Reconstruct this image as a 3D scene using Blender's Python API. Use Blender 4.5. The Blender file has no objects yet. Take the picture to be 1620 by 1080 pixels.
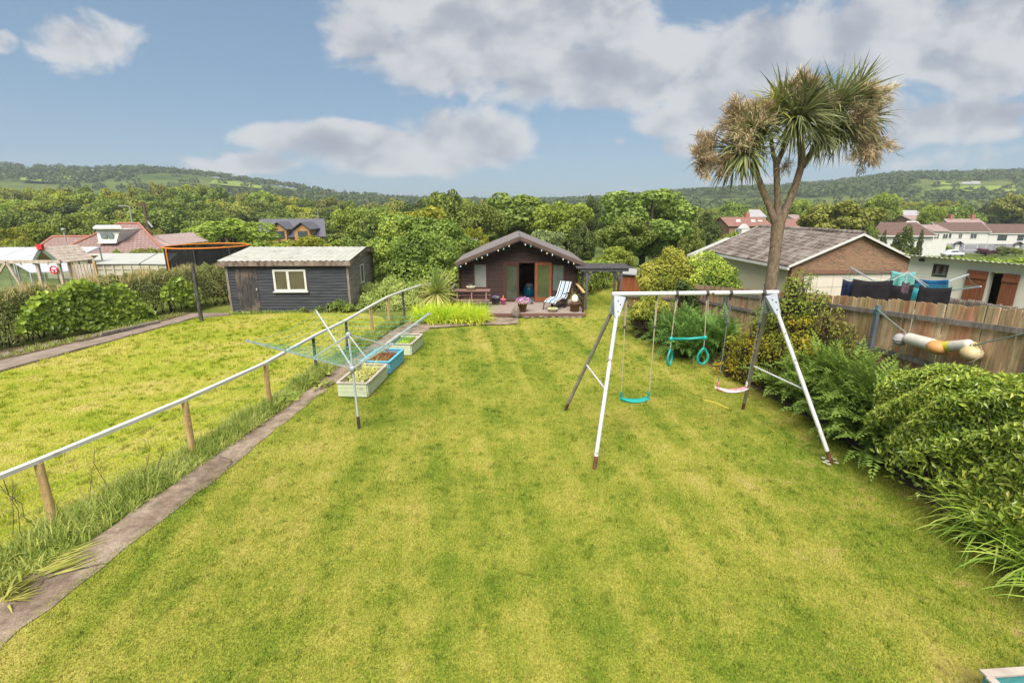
import bpy, math, random
import numpy as np
from mathutils import Vector, Matrix
rng = np.random.default_rng(7)
random.seed(5)
SC = bpy.context.scene
COL = SC.collection
R = math.radians
# ---------------------------------------------------------------- camera model of the photograph (used to turn sightings into places)
EYE, FPX, CX, CY, PITCH = 4.4, 787.5, 810.0, 540.0, R(15)
cP, sP = math.cos(PITCH), math.sin(PITCH)
def ray(u, v):
    x = (u-CX)/FPX; y = (v-CY)/FPX
    return x, cP-y*sP, -(sP+y*cP)
def G(u, v, z=0.0):
    r = ray(u, v); t = (z-EYE)/r[2]
    return Vector((r[0]*t, r[1]*t, z))
def D(u, v, Y):
    r = ray(u, v); t = Y/r[1]
    return Vector((r[0]*t, Y, EYE+r[2]*t))
# ---------------------------------------------------------------- nodes
def new_mat(name):
    m = bpy.data.materials.new(name); m.use_nodes = True
    nt = m.node_tree; nt.nodes.clear()
    return m, nt
def N(nt, typ, **kw):
    n = nt.nodes.new(typ)
    for k, v in kw.items():
        if k.startswith('i_'):
            n.inputs[k[2:].replace('_', ' ')].default_value = v
        else:
            setattr(n, k, v)
    return n
def L(nt, a, b): nt.links.new(a, b)
def c4(c): return (c[0], c[1], c[2], 1.0)
def ramp(nt, fac, cols, pos=None):
    r = N(nt, 'ShaderNodeValToRGB'); e = r.color_ramp.elements
    n = len(cols)
    pos = pos or [0.3+0.4*i/max(1, n-1) for i in range(n)]
    e[0].position = pos[0]; e[0].color = c4(cols[0])
    e[1].position = pos[-1]; e[1].color = c4(cols[-1])
    for i in range(1, n-1):
        x = e.new(pos[i]); x.color = c4(cols[i])
    L(nt, fac, r.inputs[0]); return r.outputs[0]
def mixc(nt, fac, a, b, blend='MIX'):
    m = N(nt, 'ShaderNodeMix', data_type='RGBA', blend_type=blend)
    for s, v in ((m.inputs[0], fac), (m.inputs[6], a), (m.inputs[7], b)):
        if isinstance(v, (int, float)): s.default_value = v
        elif isinstance(v, tuple): s.default_value = c4(v)
        else: L(nt, v, s)
    return m.outputs[2]
def math_(nt, op, a, b=None, c=None):
    m = N(nt, 'ShaderNodeMath', operation=op)
    for i, v in enumerate((a, b, c)):
        if v is None: continue
        if isinstance(v, (int, float)): m.inputs[i].default_value = v
        else: L(nt, v, m.inputs[i])
    return m.outputs[0]
def coords(nt, kind='Object', scale=(1, 1, 1), rot=(0, 0, 0)):
    if kind == 'Position':
        o = N(nt, 'ShaderNodeNewGeometry').outputs['Position']
    else:
        o = N(nt, 'ShaderNodeTexCoord').outputs[kind]
    mp = N(nt, 'ShaderNodeMapping'); mp.inputs['Scale'].default_value = scale; mp.inputs['Rotation'].default_value = rot
    L(nt, o, mp.inputs[0]); return mp.outputs[0]
def noise(nt, vec, scale=5, detail=4, rough=.55, dist=0):
    n = N(nt, 'ShaderNodeTexNoise'); n.inputs['Scale'].default_value = scale; n.inputs['Detail'].default_value = detail
    n.inputs['Roughness'].default_value = rough; n.inputs['Distortion'].default_value = dist
    L(nt, vec, n.inputs['Vector']); return n.outputs['Fac']
def out(nt, sh):
    o = N(nt, 'ShaderNodeOutputMaterial'); L(nt, sh, o.inputs[0])
def princ(nt, col, rough=.7, spec=.3, metal=0, normal=None):
    p = N(nt, 'ShaderNodeBsdfPrincipled')
    if isinstance(col, tuple): p.inputs['Base Color'].default_value = c4(col)
    else: L(nt, col, p.inputs['Base Color'])
    if isinstance(rough, (int, float)): p.inputs['Roughness'].default_value = rough
    else: L(nt, rough, p.inputs['Roughness'])
    p.inputs['Specular IOR Level'].default_value = spec
    p.inputs['Metallic'].default_value = metal
    if normal is not None: L(nt, normal, p.inputs['Normal'])
    return p.outputs[0]
def bumpn(nt, h, strength=.3, dist=.02):
    b = N(nt, 'ShaderNodeBump'); b.inputs['Strength'].default_value = strength; b.inputs['Distance'].default_value = dist
    L(nt, h, b.inputs['Height']); return b.outputs[0]
MATS = {}
def pmat(name, cols, scale=4, detail=5, rough=.7, spec=.3, metal=0, bump=.25, bdist=.01, stretch=(1, 1, 1), fine=None, kind='Object', pos=None, fade=None):
    """noise-coloured surface; stretch gives a grain, fine adds a second small speckle colour, fade = (colour, scale, lo, hi) wear"""
    if name in MATS: return MATS[name]
    m, nt = new_mat(name)
    v = coords(nt, kind, stretch)
    f = noise(nt, v, scale, detail, .6)
    col = ramp(nt, f, cols, pos) if len(cols) > 1 else cols[0]
    if fine:
        f2 = noise(nt, v, fine[1], 3, .7)
        col = mixc(nt, math_(nt, 'MULTIPLY', N_ramp(nt, f2, fine[2], fine[3]), fine[4] if len(fine) > 4 else .8), col, fine[0])
    if fade:
        f3 = noise(nt, coords(nt, kind, (1, 1, 1)), fade[1], 6, .65)
        col = mixc(nt, N_ramp(nt, f3, fade[2], fade[3]), col, fade[0])
    nrm = bumpn(nt, f, bump, bdist) if bump else None
    out(nt, princ(nt, col, rough, spec, metal, nrm))
    MATS[name] = m; return m
def N_ramp(nt, f, lo, hi):
    m = N(nt, 'ShaderNodeMapRange'); m.interpolation_type = 'SMOOTHSTEP'
    m.inputs['From Min'].default_value = lo; m.inputs['From Max'].default_value = hi
    L(nt, f, m.inputs['Value']); return m.outputs[0]
LEAF_GAIN = 1.7
def leafmat(name, cols, trans=.4, nscale=.6, nmix=.5, spec=.15, rough=.6, tip=None):
    """foliage: per-leaf shade from the 'rnd' attribute, drifting tone through the plant, light passing through the blades"""
    if name in MATS: return MATS[name]
    m, nt = new_mat(name)
    a = N(nt, 'ShaderNodeAttribute'); a.attribute_name = 'rnd'
    n = noise(nt, coords(nt, 'Object'), nscale, 3, .6)
    n = N_ramp(nt, n, .3, .7)
    f = math_(nt, 'ADD', math_(nt, 'MULTIPLY', a.outputs['Fac'], 1-nmix), math_(nt, 'MULTIPLY', n, nmix))
    cols = [tuple(min(.66, x*LEAF_GAIN*g) for x, g in zip(c, (1.0, 1.03, .95))) for c in cols]
    col = ramp(nt, f, cols, [i/(len(cols)-1) if len(cols) > 1 else 0 for i in range(len(cols))])
    oi = N(nt, 'ShaderNodeObjectInfo')
    hs = N(nt, 'ShaderNodeHueSaturation')
    L(nt, col, hs.inputs['Color'])
    L(nt, math_(nt, 'ADD', math_(nt, 'MULTIPLY', oi.outputs['Random'], .024), .488), hs.inputs['Hue'])
    L(nt, math_(nt, 'ADD', math_(nt, 'MULTIPLY', oi.outputs['Random'], .35), .82), hs.inputs['Value'])
    col = hs.outputs[0]
    d = princ(nt, col, rough, spec)
    t = N(nt, 'ShaderNodeBsdfTranslucent'); L(nt, col, t.inputs[0])
    mx = N(nt, 'ShaderNodeMixShader'); mx.inputs[0].default_value = trans
    L(nt, d, mx.inputs[1]); L(nt, t.outputs[0], mx.inputs[2])
    out(nt, mx.outputs[0]); MATS[name] = m; return m
def brickmat(name, c1, c2, mortar, axes='xz', bw=.225, bh=.075, msize=.012, off=.5, bump=.5, var=None, rough=.85, spec=.2):
    if name in MATS: return MATS[name]
    m, nt = new_mat(name)
    o = N(nt, 'ShaderNodeTexCoord').outputs['Object']
    sp = N(nt, 'ShaderNodeSeparateXYZ'); L(nt, o, sp.inputs[0])
    cb = N(nt, 'ShaderNodeCombineXYZ')
    L(nt, sp.outputs['xyz'.index(axes[0])], cb.inputs[0]); L(nt, sp.outputs['xyz'.index(axes[1])], cb.inputs[1])
    b = N(nt, 'ShaderNodeTexBrick'); b.offset = off
    b.inputs['Scale'].default_value = 1; b.inputs['Brick Width'].default_value = bw; b.inputs['Row Height'].default_value = bh
    b.inputs['Mortar Size'].default_value = msize; b.inputs['Mortar Smooth'].default_value = .2; b.inputs['Bias'].default_value = 0
    b.inputs['Color1'].default_value = c4(c1); b.inputs['Color2'].default_value = c4(c2); b.inputs['Mortar'].default_value = c4(mortar)
    L(nt, cb.outputs[0], b.inputs['Vector'])
    col = b.outputs['Color']
    n1 = noise(nt, o, 1.3, 5, .65)
    n2 = noise(nt, o, 9, 4, .6)
    if var: col = mixc(nt, N_ramp(nt, n1, .42, .72), col, var)
    col = mixc(nt, .35, col, ramp(nt, n2, [(.25, .25, .25), (1.2, 1.15, 1.1)]), 'MULTIPLY')
    h = math_(nt, 'SUBTRACT', math_(nt, 'MULTIPLY', n2, .5), b.outputs['Fac'])
    out(nt, princ(nt, col, rough, spec, 0, bumpn(nt, h, bump, .012)))
    MATS[name] = m; return m
def glassmat(name, tint, rough=.06, see=.0):
    """window glass seen from outside: a dark pane with a clear reflection"""
    if name in MATS: return MATS[name]
    m, nt = new_mat(name)
    n = noise(nt, coords(nt, 'Object'), 1.6, 3)
    col = ramp(nt, n, [tuple(t*.6 for t in tint), tint])
    sh = princ(nt, col, rough, .9)
    if see:
        tr = N(nt, 'ShaderNodeBsdfTransparent'); mx = N(nt, 'ShaderNodeMixShader'); mx.inputs[0].default_value = see
        L(nt, sh, mx.inputs[1]); L(nt, tr.outputs[0], mx.inputs[2]); sh = mx.outputs[0]
    out(nt, sh); MATS[name] = m; return m
# ---------------------------------------------------------------- objects
ORG = {}
def tag(o, label, cat, group=None, kind=None):
    if label: o['label'] = label
    if cat: o['category'] = cat
    if group: o['group'] = group
    if kind: o['kind'] = kind
    return o
def thing(name, label, cat, loc=(0, 0, 0), group=None):
    """an Empty at the thing's base; children are modelled in world places and stored relative to it"""
    o = bpy.data.objects.new(name, None); COL.objects.link(o)
    o.empty_display_size = .2
    o.location = loc; ORG[o.name] = Vector(loc)
    return tag(o, label, cat, group)
def org(o): return ORG.get(o.name, Vector((0, 0, 0))) if o else Vector((0, 0, 0))
def link(name, me, mat, parent, o0):
    o = bpy.data.objects.new(name, me); COL.objects.link(o)
    if mat: me.materials.append(mat)
    if parent:
        o.parent = parent
        o.location = o0-org(parent)
    else:
        o.location = o0
    ORG[o.name] = o0
    return o
class MB:
    def __init__(s): s.v = []; s.f = []; s.sm = []
    def add(s, vs, fs, smooth=False):
        b = len(s.v); s.v += [tuple(p) for p in vs]; s.f += [tuple(i+b for i in f) for f in fs]; s.sm += [smooth]*len(fs); return s
    def box(s, c, size, rot=0, tilt=None):
        hx, hy, hz = size[0]/2, size[1]/2, size[2]/2
        M = Matrix.Rotation(rot, 3, 'Z')
        if tilt is not None: M = M @ tilt
        c = Vector(c)
        vs = [c+M @ Vector((x*hx, y*hy, z*hz)) for x in (-1, 1) for y in (-1, 1) for z in (-1, 1)]
        return s.add(vs, [(0, 1, 3, 2), (4, 6, 7, 5), (0, 4, 5, 1), (2, 3, 7, 6), (0, 2, 6, 4), (1, 5, 7, 3)])
    def bar(s, a, b, w, h, up=(0, 0, 1)):
        """rectangular bar from a to b, w across and h along up"""
        a, b = Vector(a), Vector(b); d = (b-a).normalized(); up = Vector(up)
        side = d.cross(up)
        if side.length < 1e-5: side = d.cross(Vector((0, 1, 0)))
        side.normalize(); u2 = side.cross(d).normalized()
        vs = []
        for p in (a, b):
            for x, y in ((-1, -1), (1, -1), (1, 1), (-1, 1)):
                vs.append(p+side*x*w/2+u2*y*h/2)
        return s.add(vs, [(3, 2, 1, 0), (4, 5, 6, 7), (0, 1, 5, 4), (1, 2, 6, 5), (2, 3, 7, 6), (3, 0, 4, 7)])
    def tube(s, pts, r, n=8, caps=True, smooth=True):
        pts = [Vector(p) for p in pts]; k = len(pts)
        rs = r if isinstance(r, (list, tuple)) else [r]*k
        rings = []; prev = None
        for i, p in enumerate(pts):
            d = (pts[min(i+1, k-1)]-pts[max(i-1, 0)]).normalized()
            if prev is None:
                a = d.cross(Vector((0, 0, 1)))
                if a.length < .01: a = d.cross(Vector((1, 0, 0)))
                a.normalize()
            else:
                a = prev-d*prev.dot(d); a.normalize()
            prev = a; b = d.cross(a)
            rings.append([p+(a*math.cos(2*math.pi*j/n)+b*math.sin(2*math.pi*j/n))*rs[i] for j in range(n)])
        vs = [q for rg in rings for q in rg]; fs = []
        for i in range(k-1):
            for j in range(n):
                fs.append((i*n+j, i*n+(j+1) % n, (i+1)*n+(j+1) % n, (i+1)*n+j))
        s.add(vs, fs, smooth)
        if caps:
            s.add(rings[0], [tuple(range(n))[::-1]]); s.add(rings[-1], [tuple(range(n))])
        return s
    def lathe(s, c, prof, n=20, axis=None, smooth=True):
        """prof = [(radius, height)...] about an axis through c"""
        c = Vector(c); M = axis if axis is not None else Matrix.Identity(3)
        vs = []
        for r, h in prof:
            for j in range(n):
                a = 2*math.pi*j/n; vs.append(c+M @ Vector((r*math.cos(a), r*math.sin(a), h)))
        fs = [(i*n+j, i*n+(j+1) % n, (i+1)*n+(j+1) % n, (i+1)*n+j) for i in range(len(prof)-1) for j in range(n)]
        return s.add(vs, fs, smooth)
    def prism(s, poly, d):
        """closed polygon (world points) pushed along d"""
        d = Vector(d); n = len(poly); p = [Vector(q) for q in poly]
        return s.add(p+[q+d for q in p], [tuple(range(n))[::-1], tuple(range(n, 2*n))]+[(i, (i+1) % n, n+(i+1) % n, n+i) for i in range(n)])
    def quad(s, a, b, c, d): return s.add([a, b, c, d], [(0, 1, 2, 3)])
    def build(s, name, mat, parent=None, bevel=0, fix=True):
        o0 = org(parent) if parent else (sum((Vector(p) for p in s.v), Vector())/len(s.v))
        if not parent: o0 = Vector((o0.x, o0.y, min(p[2] for p in s.v)))
        me = bpy.data.meshes.new(name)
        me.from_pydata([tuple(Vector(p)-o0) for p in s.v], [], s.f)
        me.polygons.foreach_set('use_smooth', s.sm)
        if fix:
            import bmesh
            bm = bmesh.new(); bm.from_mesh(me); bmesh.ops.recalc_face_normals(bm, faces=bm.faces); bm.to_mesh(me); bm.free()
        o = link(name, me, mat, parent, o0)
        if bevel:
            b = o.modifiers.new('bevel', 'BEVEL'); b.width = bevel; b.segments = 2; b.limit_method = 'ANGLE'
        return o
def arrays(name, V, F, mat, parent=None, rnd=None, smooth=False, o0=None):
    """fast mesh from numpy vertex (n,3) and face (m,k) arrays; rnd = one value per face"""
    V = np.asarray(V, np.float32); F = np.asarray(F, np.int32)
    if o0 is None: o0 = org(parent) if parent else Vector((float(V[:, 0].mean()), float(V[:, 1].mean()), float(V[:, 2].min())))
    V = V-np.array(o0, np.float32)
    me = bpy.data.meshes.new(name); m, k = F.shape
    me.vertices.add(len(V)); me.vertices.foreach_set('co', V.ravel())
    me.loops.add(m*k); me.loops.foreach_set('vertex_index', F.ravel())
    me.polygons.add(m); me.polygons.foreach_set('loop_start', np.arange(0, m*k, k, dtype=np.int32))
    me.polygons.foreach_set('loop_total', np.full(m, k, np.int32))
    me.polygons.foreach_set('use_smooth', np.full(m, smooth))
    if rnd is not None:
        a = me.attributes.new('rnd', 'FLOAT', 'FACE'); a.data.foreach_set('value', np.asarray(rnd, np.float32))
    me.update(calc_edges=True)
    return link(name, me, mat, parent, Vector(o0))
def kids(o): return [c for c in bpy.data.objects if c.parent == o]
def copy_tree(o, parent=None):
    c = o.copy(); COL.objects.link(c); c.parent = parent
    for ch in kids(o): copy_tree(ch, c)
    return c
def unit(a): return a/np.maximum(np.linalg.norm(a, axis=-1, keepdims=True), 1e-6)
# ---------------------------------------------------------------- foliage builders (numpy)
def leaves(P, Nn, size, aspect=.5, jit=.6, var=.35, r=rng, droop=0):
    """one rhombic leaf per point: P (n,3) centres, Nn (n,3) outward directions"""
    n = len(P)
    nn = unit(unit(Nn)+r.normal(0, jit, (n, 3)))
    t = unit(np.cross(nn, r.normal(0, 1, (n, 3)))); t[:, 2] -= droop; t = unit(t-nn*(t*nn).sum(1)[:, None])
    b = np.cross(nn, t)
    s = (size*(1+r.uniform(-var, var, n)))[:, None]
    fold = nn*s*.12
    V = np.stack([P-t*s*.5, P+b*s*aspect*.5+fold, P+t*s*.5, P-b*s*aspect*.5+fold], 1).reshape(-1, 3)
    F = np.arange(n*4).reshape(n, 4)
    return V, F, r.uniform(0, 1, n)
def lobes_points(lobes, n, inner=.72, r=rng, flat=.0):
    """points through the outer shells of ellipsoid lobes [(cx,cy,cz,rx,ry,rz)...], with outward directions"""
    L_ = np.array(lobes, float); A = (L_[:, 3]*L_[:, 4]+L_[:, 4]*L_[:, 5]+L_[:, 3]*L_[:, 5])
    k = r.choice(len(L_), n, p=A/A.sum())
    d = unit(r.normal(0, 1, (n, 3)))
    rad = inner+(1.06-inner)*r.uniform(0, 1, n)**.6
    P = L_[k, :3]+d*L_[k, 3:]*rad[:, None]
    nn = unit(d/L_[k, 3:])
    keep = np.ones(n, bool)
    for i in range(len(L_)):
        q = (P-L_[i, :3])/L_[i, 3:]
        keep &= ~(((q*q).sum(1) < .42) & (k != i))
    return P[keep], nn[keep]
def crown_lobes(rx, ry, rz, cz, n, r=rng, spread=.62, size=(.3, .5)):
    out_ = []
    for i in range(n):
        d = unit(r.normal(0, 1, 3)); d[2] = d[2]*.9+.12
        q = r.uniform(.35, 1)**.5*spread
        s = r.uniform(*size)
        out_.append((d[0]*rx*q, d[1]*ry*q, cz+d[2]*rz*q, rx*s, ry*s, rz*s*r.uniform(.75, 1.0)))
    return out_
def blades(base, d0, length, width, bend, seg=5, r=rng, tipfrac=1.0, twist=.3):
    """strap leaves: base (n,3), starting direction d0 (n,3), drooping by bend; returns quads"""
    n = len(base); d = unit(d0.copy()); p = base.copy()
    side = unit(np.cross(d, np.array([0, 0, 1.0]))+r.normal(0, twist, (n, 3)))
    side = unit(side-d*(side*d).sum(1)[:, None])
    L_ = np.broadcast_to(length, (n,)); W = np.broadcast_to(width, (n,)); B = np.broadcast_to(bend, (n,))
    rows = []
    for i in range(seg+1):
        t = i/seg; w = W*(np.sin(math.pi*(.18+.82*t)**.8)*.9+.04) if i < seg else W*.03
        rows.append((p-side*(w/2)[:, None], p+side*(w/2)[:, None]))
        d = d.copy(); d[:, 2] -= B/seg*(0.4+1.6*t); d = unit(d)
        p = p+d*(L_/seg)[:, None]
    V = np.stack([q for rw in rows for q in rw], 1).reshape(-1, 3)
    k = 2*(seg+1)
    f = np.array([[2*i, 2*i+1, 2*i+3, 2*i+2] for i in range(seg)])
    F = (np.arange(n)[:, None, None]*k+f[None]).reshape(-1, 4)
    return V, F, np.repeat(r.uniform(0, 1, n), seg)
def join(parts):
    Vs, Fs, Rs = [], [], []; b = 0
    for V, F, rr in parts:
        Vs.append(V); Fs.append(F+b); Rs.append(rr); b += len(V)
    return np.concatenate(Vs), np.concatenate(Fs), np.concatenate(Rs)
def hedge_points(path, n, r, bump=.14, depth=.16, sq=.35):
    """points over the clipped surface of a hedge: path nodes (x, y, width, height, base z); returns points and outward directions"""
    path = np.array(path, float); seg = np.linalg.norm(np.diff(path[:, :2], axis=0), axis=1); cum = np.concatenate([[0], np.cumsum(seg)])
    s = r.uniform(-.35, cum[-1]+.35, n); sc_ = np.clip(s, 0, cum[-1]); q = np.stack([np.interp(sc_, cum, path[:, k]) for k in range(path.shape[1])], 1)
    i = np.clip(np.searchsorted(cum, sc_)-1, 0, len(seg)-1); d = (path[i+1, :2]-path[i, :2])/seg[i][:, None]; nr = np.stack([-d[:, 1], d[:, 0]], 1)
    a = r.uniform(0, math.pi, n); ca, sa = np.cos(a), np.sin(a); X = np.sign(ca)*np.abs(ca)**sq; Z = np.abs(sa)**sq
    endf = np.clip(1-(np.abs(s-sc_)/.35)**2, 0, 1)**.5
    bx = X*q[:, 2]/2*endf; bz = Z*q[:, 3]*(.35+.65*endf)
    px_ = q[:, 0]+nr[:, 0]*bx+d[:, 0]*(s-sc_); py_ = q[:, 1]+nr[:, 1]*bx+d[:, 1]*(s-sc_)
    w = np.sin(px_*5.1+bz*3)*np.sin(py_*4.3+bz*4.1+1)+.6*np.sin(px_*11+py_*9+bz*10)+.5*np.sin(px_*2.1-py_*1.7)
    nn = np.stack([nr[:, 0]*np.sign(ca)*np.abs(ca)**.8, nr[:, 1]*np.sign(ca)*np.abs(ca)**.8, sa], 1); nn = unit(nn)
    off = bump*w*.5-np.abs(r.exponential(depth*.5, n)).clip(0, depth*3)+r.uniform(0, .04, n)
    P = np.stack([px_, py_, q[:, 4]+bz], 1)+nn*off[:, None]
    return P, unit(nn+[0, 0, .25])
def limb(mb, a, b, r0, r1, k=5, wob=.06, n=7, r=rng):
    a, b = np.array(a, float), np.array(b, float); ln = np.linalg.norm(b-a)
    pts = []; rs = []
    for i in range(k):
        t = i/(k-1); p = a+(b-a)*t
        if 0 < i < k-1: p = p+r.normal(0, wob*ln/3, 3)
        p[2] += math.sin(math.pi*t)*.06*ln*0
        pts.append(p); rs.append(r0+(r1-r0)*t)
    mb.tube(pts, rs, n)
# ================================================================= camera, light, sky
EXPO = 2.42
SC.render.engine = 'CYCLES'
SC.view_settings.view_transform = 'Standard'; SC.view_settings.look = 'None'
SC.view_settings.exposure = EXPO; SC.view_settings.gamma = 1
SC.cycles.use_denoising = True
SC.cycles.max_bounces = 8; SC.cycles.transparent_max_bounces = 12
SC.cycles.caustics_reflective = False; SC.cycles.caustics_refractive = False
cam = bpy.data.cameras.new('camera'); camo = bpy.data.objects.new('camera', cam); COL.objects.link(camo)
cam.sensor_width = 36; cam.lens = 17.5; cam.clip_start = .05; cam.clip_end = 6000
camo.location = (0, 0, EYE); camo.rotation_euler = (R(75), 0, 0)
SC.camera = camo
SUN_EL, SUN_AZ = R(52), R(190)          # azimuth clockwise from +Y: high behind the camera, thin cloud across it
sl = bpy.data.lights.new('sun', 'SUN'); so = bpy.data.objects.new('sun', sl); COL.objects.link(so)
sl.energy = 1.2; sl.angle = R(40); sl.color = (1, .94, .85)
sd = Vector((math.sin(SUN_AZ)*math.cos(SUN_EL), math.cos(SUN_AZ)*math.cos(SUN_EL), math.sin(SUN_EL)))
so.rotation_euler = (-sd).to_track_quat('-Z', 'Y').to_euler(); so.location = (0, 0, 60)
def make_sky():
    w = bpy.data.worlds.new('World'); SC.world = w; w.use_nodes = True
    nt = w.node_tree; nt.nodes.clear()
    sky = N(nt, 'ShaderNodeTexSky'); sky.sky_type = 'NISHITA'; sky.sun_disc = False
    sky.sun_elevation = SUN_EL; sky.sun_rotation = SUN_AZ; sky.air_density = 1.0; sky.dust_density = .6; sky.ozone_density = 2.0
    tc = N(nt, 'ShaderNodeTexCoord').outputs['Generated']
    sp = N(nt, 'ShaderNodeSeparateXYZ'); L(nt, tc, sp.inputs[0])
    yy = math_(nt, 'MAXIMUM', math_(nt, 'ABSOLUTE', sp.outputs[1]), .12)
    a = math_(nt, 'DIVIDE', sp.outputs[0], yy); b = math_(nt, 'DIVIDE', sp.outputs[2], yy)
    # cumulus banks over the valley: (u, v, half width, half height, weight) as sighted, turned into sky directions
    cl = [(128, 72, 95, 62, .95), (2, 66, 30, 24, .7), (395, 258, 120, 22, .8), (330, 268, 60, 24, .7),
          (735, 222, 140, 66, 1.15), (560, 228, 190, 40, 1.0), (440, 215, 110, 26, .7), (640, 250, 200, 34, .8),
          (560, 60, 80, 60, .85), (720, 95, 160, 75, 1.0), (820, 30, 260, 80, 1.2), (960, 120, 260, 70, 1.1), (640, 10, 150, 30, .9),
          (1180, 100, 200, 110, 1.15), (1110, 190, 150, 50, .9), (1400, 60, 220, 100, 1.15), (1560, 60, 200, 120, 1.1),
          (1340, 190, 170, 80, 1.0), (1540, 190, 150, 45, 1.1), (1480, 250, 180, 26, .35), (1078, 232, 52, 28, .8), (975, 222, 30, 14, .55),
          (1150, 285, 120, 16, .5), (930, 300, 150, 14, .35), (1600, 240, 80, 20, .4), (60, 20, 120, 14, .3)]
    acc = None
    for u, v, hw, hh, wt in cl:
        x, f, d = ray(u, v); a0, b0 = x/f, d/f
        da = math_(nt, 'DIVIDE', math_(nt, 'SUBTRACT', a, a0), hw/FPX*.97); db = math_(nt, 'DIVIDE', math_(nt, 'SUBTRACT', b, b0), hh/FPX*.9)
        q = math_(nt, 'SUBTRACT', wt, math_(nt, 'MULTIPLY', math_(nt, 'ADD', math_(nt, 'MULTIPLY', da, da), math_(nt, 'MULTIPLY', db, db)), wt))
        q = math_(nt, 'MAXIMUM', q, -.6)
        acc = q if acc is None else math_(nt, 'SMOOTH_MAX', acc, q, .25)
    cb = N(nt, 'ShaderNodeCombineXYZ'); L(nt, a, cb.inputs[0]); L(nt, math_(nt, 'MULTIPLY', b, 1.5), cb.inputs[1])
    n1 = noise(nt, cb.outputs[0], 7.0, 12, .6, .35)
    n3 = noise(nt, cb.outputs[0], 2.4, 5, .55)
    dens = math_(nt, 'ADD', math_(nt, 'MULTIPLY', acc, .9), math_(nt, 'MULTIPLY', math_(nt, 'SUBTRACT', n1, .5), 2.3))
    dens = math_(nt, 'ADD', dens, math_(nt, 'MULTIPLY', math_(nt, 'SUBTRACT', n3, .5), .8))
    mask = N_ramp(nt, dens, .16, .66)
    # thick middles and undersides go grey, fringes and tops stay white
    cb2 = N(nt, 'ShaderNodeCombineXYZ'); L(nt, math_(nt, 'ADD', a, .02), cb2.inputs[0]); L(nt, math_(nt, 'ADD', math_(nt, 'MULTIPLY', b, 1.5), .05), cb2.inputs[1])
    n2 = noise(nt, cb2.outputs[0], 7.5, 6, .5, .25)
    sh = math_(nt, 'ADD', math_(nt, 'MULTIPLY', math_(nt, 'SUBTRACT', n2, n1), 2.2), math_(nt, 'MULTIPLY', dens, .42))
    k = 2**-EXPO
    gc = ramp(nt, N_ramp(nt, sh, .0, .95), [tuple(c*k for c in (.72, .725, .735)), tuple(c*k for c in (.52, .535, .585)), tuple(c*k for c in (.38, .405, .465))], [0, .45, 1])
    # clear air: the sky texture, evened out by thin high haze
    z = N_ramp(nt, sp.outputs[2], 0, .6)
    hz = ramp(nt, z, [tuple(c*k for c in (.185, .30, .435)), tuple(c*k for c in (.17, .28, .40)), tuple(c*k for c in (.145, .24, .355))], [0, .25, 1])
    skc = N(nt, 'ShaderNodeVectorMath', operation='SCALE'); L(nt, sky.outputs[0], skc.inputs[0]); skc.inputs['Scale'].default_value = .055
    clear = mixc(nt, .85, skc.outputs[0], hz)
    col = mixc(nt, math_(nt, 'MULTIPLY', mask, .9), clear, gc)
    # sky above the frame brightened: an added, unseen veil that softens the shadows
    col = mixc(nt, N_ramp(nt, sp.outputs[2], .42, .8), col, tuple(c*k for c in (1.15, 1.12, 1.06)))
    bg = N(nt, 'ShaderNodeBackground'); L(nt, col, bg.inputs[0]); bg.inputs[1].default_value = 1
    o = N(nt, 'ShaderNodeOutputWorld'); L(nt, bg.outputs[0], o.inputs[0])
    w.cycles.sampling_method = 'MANUAL'; w.cycles.sample_map_resolution = 512
make_sky()
# ================================================================= terrain
RT = [(-400, 262), (0, 266), (60, 271), (150, 274), (230, 272), (300, 278), (400, 291), (470, 300), (560, 311), (640, 318), (760, 322), (880, 322), (960, 319),
      (1050, 310), (1130, 306), (1200, 302), (1290, 297), (1350, 291), (1420, 282), (1500, 281), (1560, 280), (1620, 278), (2000, 270)]
_t = [ray(u, v)[0]/ray(u, v)[1] for u, v in RT]; _s = [ray(u, v)[2]/ray(u, v)[1] for u, v in RT]
def sst(x): x = np.clip(x, 0, 1); return x*x*(3-2*x)
EDGE_Y = [0, 4, 7.7, 10, 12.2, 14, 16, 22, 26]; EDGE_X = [6.2, 6.2, 6.5, 6.4, 6.0, 5.6, 5.0, 5.2, 5.6]
def terrain(x, y):
    x = np.asarray(x, float); y = np.asarray(y, float)
    b = np.interp(y, [0, 27, 45, 80, 130, 300], [0, 0, -1.7, -4.6, -6.6, -7.2])
    t = np.clip(x/np.maximum(y, 30), -2, 2)
    rz = EYE+900*np.interp(t, _t, _s)
    hill = sst((y-330)/570.)
    z = b*(1-hill)+rz*hill
    # raised bed under the right-hand boarded fence, the neighbour's plot behind it stepping down the slope
    ex = np.interp(y, EDGE_Y, EDGE_X)
    top = np.interp(y, [0, 7, 13.5, 15, 17, 26], [1.5, 1.4, 1.05, .2, .05, 0])
    nb = np.interp(y, [0, 7, 14, 24, 30, 45], [1.5, 1.3, .5, -1.0, -1.2, -1.7])
    rise = sst((x-ex)/1.5)
    far = sst((x-8.6)/1.5)
    near = sst((34-y)/8.)
    z = z+near*(top*rise*(1-far)+(nb-b)*far)
    # ground drops gently past the left hedge
    z = z-near*sst((-x-18)/14.)*.9
    return z
def sight(u, v, y0=40, y1=1400, lift=0.0):
    """where the line of sight first meets the land"""
    r = ray(u, v); Y = np.linspace(y0, y1, 4000); t = Y/r[1]
    x = r[0]*t; z = EYE+r[2]*t; d = z-terrain(x, Y)-lift
    i = int(np.argmax(d < 0)) if (d < 0).any() else len(Y)-1
    return Vector((float(x[i]), float(Y[i]), float(terrain(x[i], Y[i]))))
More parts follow.
